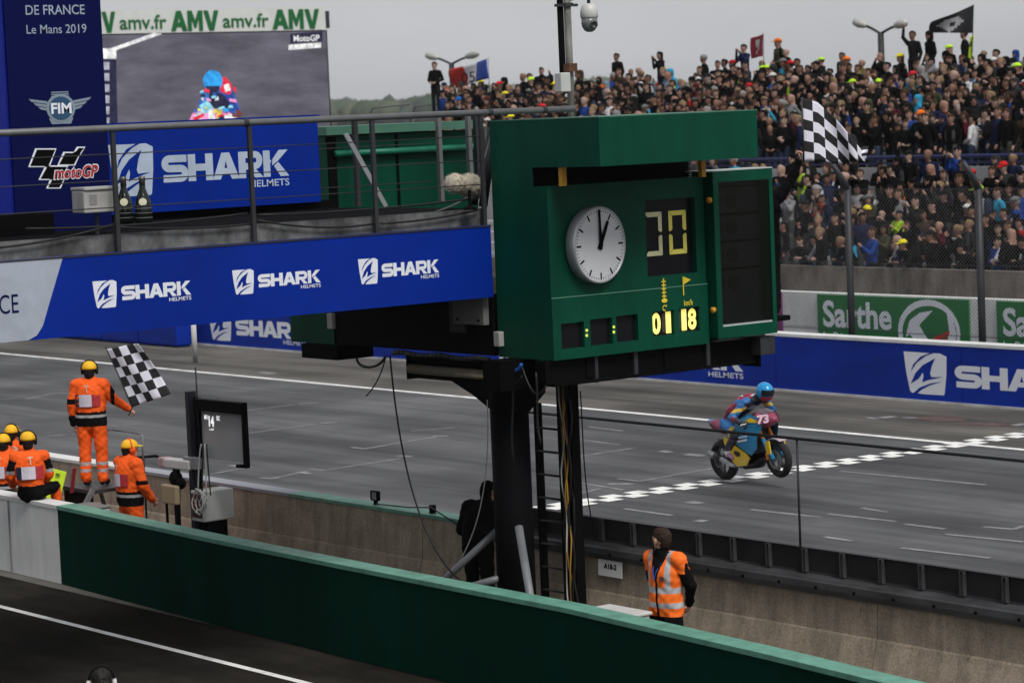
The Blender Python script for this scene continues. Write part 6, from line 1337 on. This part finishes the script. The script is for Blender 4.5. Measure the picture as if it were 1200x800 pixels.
mb = MB(); mb.tube([(GX0, 61.9, 6.5), (GX1, 61.9, 6.5)], .03, 8); mb.tube([(GX0, 61.9, 6.1), (GX1, 61.9, 6.1)], .02, 8); mb.build('rear_rail', RAILST, gs, True)
for k in range(28): mb = MB(); mb.tube([(GX0+.2+2*k, 61.9, 5.2), (GX0+.2+2*k, 61.9, 6.5)], .025, 6); mb.build('rail_post', RAILST, gs)
# end stair
for k in range(12): bx(gs, 'stair_step', (GX0-2.3-.28*k, 59.5, 0), (GX0-2.02-.28*k if k else GX0-.02, 61.7, 5.2-.40*k), PCONC)
for y in (59.6, 61.6):
    mb = MB(); mb.tube([(GX0+.5, y, 6.4), (GX0-2.0, y, 6.3), (GX0-5.6, y, 1.6)], .035, 8); mb.tube([(GX0+.5, y, 5.9), (GX0-2.0, y, 5.8), (GX0-5.6, y, 1.1)], .025, 8); mb.build('stair_rail', RAILST, gs, True)
    for k in range(8): mb = MB(); mb.tube([(GX0-2.2-.42*k, y, 5.0-.55*k), (GX0-2.2-.42*k, y, 6.05-.55*k)], .02, 6); mb.build('rail_post', RAILST, gs)

# ================================================================== CROWD
def crowd_pose(J, var=0):
    D = dict(pel=(0, 0, .95), wst=(0, 0, 1.08), cst=(.0, 0, 1.28), nck=(0, 0, 1.46), hc=(.03, 0, 1.62), shL=(0, .185, 1.40), shR=(0, -.185, 1.40), elL=(-.03, .26, 1.13), elR=(-.03, -.26, 1.13), wrL=(.08, .27, .90), wrR=(.08, -.27, .90), hpL=(0, .095, .92), hpR=(0, -.095, .92), knL=(.02, .10, .5), knR=(.02, -.10, .5), anL=(0, .11, .07), anR=(0, -.11, .07))
    D.update(J); J = {k: Vector(v) for k, v in D.items()}; lat = (0, 1, 0)
    C = [cap(J['pel'], .155, J['wst'], .155, 'jacket', lat, .78), cap(J['wst'], .155, J['cst'], .180, 'jacket', lat, .74), cap(J['cst'], .17, J['nck']-Vector((0, 0, .05)), .10, 'jacket', lat, .72), cap(J['shL'], .075, J['nck']-Vector((0, 0, .03)), .06, 'jacket'), cap(J['shR'], .075, J['nck']-Vector((0, 0, .03)), .06, 'jacket'), cap(J['nck'], .055, J['hc'], .055, 'skin')]
    for s in 'LR':
        C += [cap(J['sh'+s], .072, J['el'+s], .056, 'sleeve'), cap(J['el'+s], .054, J['wr'+s], .042, 'sleeve'), cap(J['wr'+s], .042, J['wr'+s]+(J['wr'+s]-J['el'+s]).normalized()*.09, .04, 'skin'), cap(J['hp'+s], .10, J['kn'+s], .07, 'trousers'), cap(J['kn'+s], .07, J['an'+s], .06, 'trousers'), cap(J['an'+s], .05, J['an'+s]+Vector((.14, 0, -.02)), .045, 'trousers')]
    if var == 1: h = J['hc']; C += [cap(h+Vector((-.035, 0, .05)), .108, h+Vector((.01, 0, .06)), .098, 'jacket', lat, 1.05), cap(h+Vector((-.05, 0, -.04)), .10, h+Vector((-.03, 0, -.12)), .10, 'jacket', lat, 1)]
    if var == 2: h = J['hc']; C += [cap(h+Vector((-.05, 0, .02)), .095, h+Vector((-.06, 0, -.16)), .085, 'hair', lat, .8)]
    if var == 3: C += [cap(J['cst']+Vector((-.17, 0, .06)), .13, J['wst']+Vector((-.16, 0, .0)), .13, 'trousers', lat, .7), cap(J['cst']+Vector((.09, .11, .06)), .03, J['wst']+Vector((.10, .12, .04)), .03, 'trousers'), cap(J['cst']+Vector((.09, -.11, .06)), .03, J['wst']+Vector((.10, -.12, .04)), .03, 'trousers')]
    h = J['hc']; C += [cap(h+Vector((-.01, 0, .02)), .088, h+Vector((.015, 0, .02)), .084, 'skin', lat, 1.1), cap(h+Vector((.035, 0, -.03)), .062, h+Vector((.045, 0, -.075)), .05, 'skin'), cap(h+Vector((.09, 0, 0)), .018, h+Vector((.105, 0, -.02)), .018, 'skin'), cap(h+Vector((-.045, 0, .045)), .092, h+Vector((.02, 0, .07)), .080, 'hair', lat, 1.05)]
    return C, J
POSES = [{}, dict(elL=(-.02, .30, 1.14), wrL=(.18, .12, 1.05), elR=(-.02, -.30, 1.14), wrR=(.18, -.10, 1.06)), dict(elL=(.12, .25, 1.16), wrL=(.28, .05, 1.32), elR=(.12, -.25, 1.16), wrR=(.28, -.04, 1.31)), dict(elL=(.14, .24, 1.22), wrL=(.26, .08, 1.52), elR=(.14, -.24, 1.22), wrR=(.26, -.07, 1.53)),
         dict(elR=(.12, -.27, 1.58), wrR=(.16, -.20, 1.84)), dict(elR=(.06, -.28, 1.60), wrR=(.10, -.22, 1.86), elL=(.06, .28, 1.60), wrL=(.10, .22, 1.86)), dict(elL=(.0, .30, 1.15), wrL=(.14, .02, 1.18), elR=(.0, -.30, 1.15), wrR=(.16, -.0, 1.12)), dict(cst=(.10, 0, 1.22), nck=(.20, 0, 1.36), hc=(.27, 0, 1.50), shL=(.16, .19, 1.30), shR=(.16, -.19, 1.30), elL=(.30, .28, 1.08), wrL=(.44, .08, 1.10), elR=(.30, -.28, 1.08), wrR=(.44, -.08, 1.10))]
PNAME = ['with arms down', 'with hands in front', 'clapping', 'holding a phone up', 'with one arm raised', 'with both arms raised', 'with arms folded', 'leaning on both elbows']
TAGS = ['jacket', 'skin', 'trousers', 'hair', 'sleeve']
PM = []
POSEV = [(i, v) for i in range(8) for v in ((0, 1, 2, 3) if i in (0, 1, 6) else (0, 2) if i in (2, 3) else (0,))]
for pi_, v_ in POSEV:
    C, JJ = crowd_pose(POSES[pi_], v_); V, Fc, tg, cen = grow(C, .031, 2, .4, .36)
    me = bpy.data.meshes.new('spectator'); me.from_pydata([tuple(v) for v in V], [], Fc)
    for k in range(5): me.materials.append(None)
    mi = np.array([TAGS.index(t) for t in tg]); me.polygons.foreach_set('material_index', mi); me.shade_smooth(); me.update()
    tri = []; tm = []
    for f_, t in zip(Fc, mi):
        for k in range(1, len(f_)-1): tri.append((f_[0], f_[k], f_[k+1])); tm.append(t)
    PM.append((me, np.array(V), np.array(tri), np.array(tm), JJ['hc']))
def cm(n, c): return mat('crowd_'+n, c, rough=.8, var=.25, scale=6, spec=.03)
JK = [('black', (.005, .005, .0055), 60), ('charcoal', (.011, .011, .012), 22), ('dark grey', (.03, .03, .033), 8), ('navy', (.012, .016, .045), 9), ('blue', (.015, .045, .20), 3), ('red', (.30, .016, .018), 2), ('grey', (.20, .20, .21), 4), ('white', (.52, .52, .54), 3), ('olive', (.05, .052, .028), 4), ('brown', (.045, .03, .02), 3), ('pale blue', (.16, .22, .30), 2), ('orange', (.5, .10, .02), .6), ('lime', (.30, .45, .03), 1), ('maroon', (.06, .010, .015), 2), ('sky blue', (.03, .26, .42), 1)]
JM = [cm(n.replace(' ', '_'), c) for n, c, _ in JK]; JW = [w_ for *_, w_ in JK]
SK = [mat('crowd_skin_%d' % k, c, rough=.6, var=.12, scale=20) for k, c in enumerate([(.31, .175, .13), (.25, .13, .092), (.185, .092, .063), (.33, .21, .165)])]
HRN = ['black hair', 'brown hair', 'fair hair', 'grey hair', 'shaved head']; HR = [cm('hair_k', (.010, .009, .008)), cm('hair_b', (.04, .024, .015)), cm('hair_f', (.20, .14, .08)), cm('hair_g', (.22, .22, .22))]
TRM = [cm('jeans', (.03, .04, .07)), cm('trousers_k', (.012, .012, .013)), cm('trousers_g', (.05, .05, .05))]
HT = [('yellow', (.72, .62, .03), 9), ('lime', (.45, .75, .04), 8), ('black', (.012, .012, .012), 14), ('red', (.45, .02, .02), 5), ('white', (.55, .55, .55), 5), ('blue', (.02, .12, .45), 5), ('grey', (.14, .14, .145), 6), ('orange', (.7, .16, .02), 3)]
HM = [cm('cap_'+n, c) for n, c, _ in HT]; HW = [w_ for *_, w_ in HT]
mb = MB(); R = []
for j in range(5):
    th = PI/2*j/4; q = max(math.cos(th), .04); R.append([Vector((-.015+.125*q*math.cos(2*PI*k/12), .110*q*math.sin(2*PI*k/12), .055+.10*math.sin(th))) for k in range(12)])
mb.loft(R); mb.hexa([(.07, -.075, .05), (.19, -.055, .042), (.19, .055, .042), (.07, .075, .05), (.07, -.075, .065), (.19, -.055, .055), (.19, .055, .055), (.07, .075, .065)])
CAPM = mb.mesh('cap', [None]) if False else None
me = bpy.data.meshes.new('cap'); me.from_pydata(mb.v, [], mb.f); me.materials.append(None); me.shade_smooth(); CAPM = me
cap_tri = []
for f_ in mb.f:
    for k in range(1, len(f_)-1): cap_tri.append((f_[0], f_[k], f_[k+1]))
cap_V = np.array(mb.v); cap_tri = np.array(cap_tri)
cr = random.Random(21); people = []
def add_row(y, z, x0, x1, tier, row, gap, sp=.52):
    x = x0+cr.uniform(0, .4)
    while x < x1:
        xx = x+cr.uniform(-.16, .16); x += sp*cr.uniform(.82, 1.25)
        if cr.random() < gap: continue
        yy = y+cr.uniform(-.24, .24); px, py = PJ((xx, yy, z+1.5))
        if px < -60 or px > 1560: continue
        if tier == 'lower' and px < 700: continue
        people.append(dict(x=xx, y=yy, z=z, tier=tier, row=row, px=px, py=py))
for i, (y, z) in enumerate(LROWS): add_row(y-(.05 if i == 0 else 0), z, -66, -33, 'lower', i, .04 if i < 6 else .2, .47)
for i, (y, z) in enumerate(UROWS): add_row(y, z, Py(514, 110, y).x, -37, 'upper', i, .04 if i < 11 else .22, .455)
add_row(61.75, 5.55, Py(514, 110, 61.75).x, -37, 'upper', 13, .55, .75)
for p in people:
    p['pose'] = cr.choices(range(8), [30, 16, 9, 9, 3, 1.2, 18, 0])[0]
    if p['tier'] == 'lower' and p['row'] == 0: p['pose'] = cr.choices([7, 1, 6, 3, 2], [9, 3, 3, 2, 1])[0]
    vv = [k for k, (i, v) in enumerate(POSEV) if i == p['pose']]; wv_ = [{0: 5, 1: 2.2, 2: 1.6, 3: 1.2}[POSEV[k][1]] for k in vv]; p['mesh'] = cr.choices(vv, wv_)[0]; p['var'] = POSEV[p['mesh']][1]; p['tilt'] = (cr.gauss(0, .05), cr.gauss(0, .06))
    p['jk'] = cr.choices(range(len(JK)), JW)[0]; p['sk'] = cr.randrange(4); p['sl'] = p['jk'] if cr.random() < .72 else cr.choices(range(len(JK)), JW)[0]; p['hr'] = cr.choices(range(5), [14, 12, 3, 1.5, 2])[0]; p['tr'] = cr.randrange(3)
    p['hat'] = cr.choices(range(len(HT)), HW)[0] if cr.random() < .14 and p['var'] != 1 else None
    p['s'] = cr.uniform(.90, 1.12); p['rz'] = -PI/2-.15+cr.gauss(0, .6)
    if p['tier'] == 'upper' and p['row'] == 13: p['z'] += cr.choice((0, .1, .45))
    p['d'] = math.dist((p['x'], p['y'], p['z']), (0, 0, 6))
# those that show largest become things of their own
for p in people: p['score'] = p['d']+(6 if p['tier'] == 'upper' else 0)+(0 if 895 < p['px'] < 1215 or (p['tier'] == 'upper' and 500 < p['px'] < 1215) else 60)
people.sort(key=lambda p: p['score'])
single, rest = people[:298], people[298:]
def hmat(p): return SK[p['sk']] if p['hr'] == 4 else HR[p['hr']]
for p in single:
    me, V, tri, tm, hc = PM[p['mesh']]
    o = bpy.data.objects.new('spectator', me); col.objects.link(o); o.location = (p['x'], p['y'], p['z']); o.rotation_euler = (p['tilt'][0], p['tilt'][1], p['rz']); o.scale = (p['s'],)*3
    for k, m_ in enumerate((JM[p['jk']], SK[p['sk']], TRM[p['tr']], hmat(p), JM[p['sl']])): o.material_slots[k].link = 'OBJECT'; o.material_slots[k].material = m_
    jn = JK[p['jk']][0]; hn = (HT[p['hat']][0]+' cap') if p['hat'] is not None else ('hood up' if p['var'] == 1 else (HRN[p['hr']]+(', backpack' if p['var'] == 3 else '')))
    if p['var'] == 2 and p['hat'] is None: hn = 'long '+(HRN[p['hr']] if p['hr'] != 4 else 'pale hair')
    where = 'at the front wall' if p['tier'] == 'lower' and p['row'] == 0 else ('below the navy rail' if p['tier'] == 'lower' else 'above the navy rail')
    tag(o, 'spectator in %s jacket, %s, %s, %s' % (jn, hn, PNAME[p['pose']][5:] if PNAME[p['pose']].startswith('with ') else PNAME[p['pose']], where), 'spectator', 'spectators in the grandstand')
    if p['hat'] is not None:
        c = bpy.data.objects.new('cap', CAPM); col.objects.link(c); c.parent = o; c.location = hc; c.material_slots[0].link = 'OBJECT'; c.material_slots[0].material = HM[p['hat']]
ALLM = JM+SK+HR+TRM+HM; MI = {m_.name: i for i, m_ in enumerate(ALLM)}
vs, ts, ms = [], [], []; off = 0
for p in rest:
    _, V, tri, tm, hc = PM[p['mesh']]
    look = [MI[JM[p['jk']].name], MI[SK[p['sk']].name], MI[TRM[p['tr']].name], MI[hmat(p).name], MI[JM[p['sl']].name]]; c, s = math.cos(p['rz']), math.sin(p['rz']); Rm = np.array([[c, -s, 0], [s, c, 0], [0, 0, 1]])*p['s']
    X = V @ Rm.T+np.array([p['x'], p['y'], p['z']]); vs.append(X); ts.append(tri+off); ms.append(np.array(look)[tm]); off += len(X)
    if p['hat'] is not None:
        X = (cap_V+np.array(hc)) @ Rm.T+np.array([p['x'], p['y'], p['z']]); vs.append(X); ts.append(cap_tri+off); ms.append(np.full(len(cap_tri), MI[HM[p['hat']].name])); off += len(X)
vs = np.concatenate(vs); ts = np.concatenate(ts); ms = np.concatenate(ms)
me = bpy.data.meshes.new('crowd'); me.vertices.add(len(vs)); me.vertices.foreach_set('co', vs.ravel()); me.loops.add(ts.size); me.loops.foreach_set('vertex_index', ts.ravel().astype(np.int32)); me.polygons.add(len(ts)); me.polygons.foreach_set('loop_start', np.arange(0, ts.size, 3, dtype=np.int32)); me.polygons.foreach_set('material_index', ms.astype(np.int32))
for m_ in ALLM: me.materials.append(m_)
me.update(calc_edges=True); me.validate(); me.shade_smooth()
o = bpy.data.objects.new('crowd', me); col.objects.link(o); tag(o, 'dense crowd of spectators filling the upper terraces behind the front ones', 'crowd', kind='stuff')
print('people', len(people), 'tris', len(ts))

# a person in red racing leathers and a megaphone among the crowd are left to the jackets; flags and lamps follow
def flag(label, pts, pole, cols, nu, nv, cellmat, Yp, wave=.08):
    P = [Py(x, y, Yp) for x, y in pts]      # hoist bottom, fly bottom, hoist top, fly top
    return cloth_flag('flag', label, quad_surf(P[0], P[1], P[2], P[3], lambda a, b: wave*math.sin(a*6+b*2.5)*(.2+a), (.3, -.9, 0)), nu, nv, .1, cols, [Py(*pole[0], Yp), Py(*pole[1], Yp)], sub=4, cellmat=cellmat)
FB, FW, FR = mat('tricolour_blue', (.015, .05, .28)), mat('tricolour_white', (.58, .58, .62)), mat('tricolour_red', (.45, .03, .025))
ff = flag('blue white and red tricolour flag with the number 05 held above the crowd', [(573, 92), (532, 104), (571, 69), (529, 82)], [(574, 118), (572, 68)], [FB, FW, FR], 3, 2, lambda i, j: i, 61, .2)
pl = Plane(Py(541, 99, 60.3), (rt[0], rt[1], .12), (0, 0, 1)); mb = MB(); text(mb, pl, '05', 0, .50, .02, .40, h=.02, bold=.0); mb.build('number', BLACK, ff)
DK = mat('flag_dark', (.02, .02, .025)); MRF = mat('flag_maroon', (.22, .015, .03)); GW = mat('flag_grey', (.5, .5, .52))
f1 = flag('small maroon flag with a pale emblem above the crowd', [(894, 66), (880, 69), (894.5, 40), (881, 45)], [(895, 80), (894.5, 39)], [MRF, GW], 6, 6, lambda i, j: 1 if (i, j) in ((2, 3), (3, 3), (2, 2), (3, 4), (2, 4), (3, 1)) else 0, 61)
f2 = flag('large black flag with a white arrow emblem flying over the crowd', [(1140, 39), (1088, 38.5), (1141, 6), (1093, 26)], [(1139, 75), (1141, 5)], [DK, GW], 14, 9, lambda i, j: 1 if (abs(i-7)+abs(j-4)*.9 < 4.2 and not (abs(i-6.5)+abs(j-3.4)*1.1 < 1.9) and j < 7) else 0, 61, .12)
f3 = flag('narrow lime yellow flag hanging below the black flag', [(1134, 74), (1139, 75), (1137, 43), (1142, 42)], [(1139, 82), (1139.5, 42)], [FLUO, mat('flag_olive', (.12, .16, .02))], 2, 5, lambda i, j: (i+j) % 3 == 0, 60.6, .04)
# lamp posts behind the stand
LAMPW = mat('lamp_white', (.42, .42, .40), rough=.4)
def lamp_post(label, mid, l, r, Yp):
    m0 = Py(*mid, Yp); t = thing('street_lamp', label, 'street lamp', (m0.x, Yp, 0), group='twin lamps behind the grandstand')
    mb = MB(); mb.tube([(m0.x, Yp, 0), m0], [.16, .11], 10); mb.build('pole', DGREY, t, True)
    for q in (l, r):
        e = Py(*q, Yp); d = (e-m0); mb = MB(); k = m0+d*.62+Vector((0, 0, .05)); mb.tube([m0-Vector((0, 0, .05)), m0+d*.35+Vector((0, 0, .03)), k], .05, 8); mb.build('arm', DGREY, t, True)
        mb = MB(); R = []; dn = d.normalized(); a_ = dn.orthogonal().normalized(); b_ = dn.cross(a_)
        for s_, r_ in ((.50, .05), (.60, .12), (.78, .17), (.93, .14), (1.0, .04)): R.append(mb.ring(m0+d*s_+Vector((0, 0, .06)), a_*r_, b_*r_, 10))
        mb.loft(R); mb.build('lamp_head', LAMPW, t, True)
lamp_post('twin armed street lamp behind the tricolour flag', (529, 74), (499, 66), (561, 64), 70)
lamp_post('twin armed street lamp between the maroon flag and the black flag', (1032, 38), (1000, 27), (1063, 28), 70)

# ================================================================== HAZE
mb = MB(); mb.box((-4300, -40, -1.2), (60, 4300, 60)); hz = mb.build('haze', [])
hz.data.materials.clear(); hm_ = bpy.data.materials.new('haze_air'); hm_.use_nodes = True; n = hm_.node_tree.nodes; n.remove(n['Principled BSDF']); pv = n.new('ShaderNodeVolumePrincipled'); pv.inputs['Color'].default_value = (.86, .9, .95, 1); pv.inputs['Density'].default_value = .00011; hm_.node_tree.links.new(pv.outputs[0], n['Material Output'].inputs['Volume'])
hz.data.materials.append(hm_); tag(hz, 'thin grey haze of damp air over the circuit', 'haze', kind='stuff')
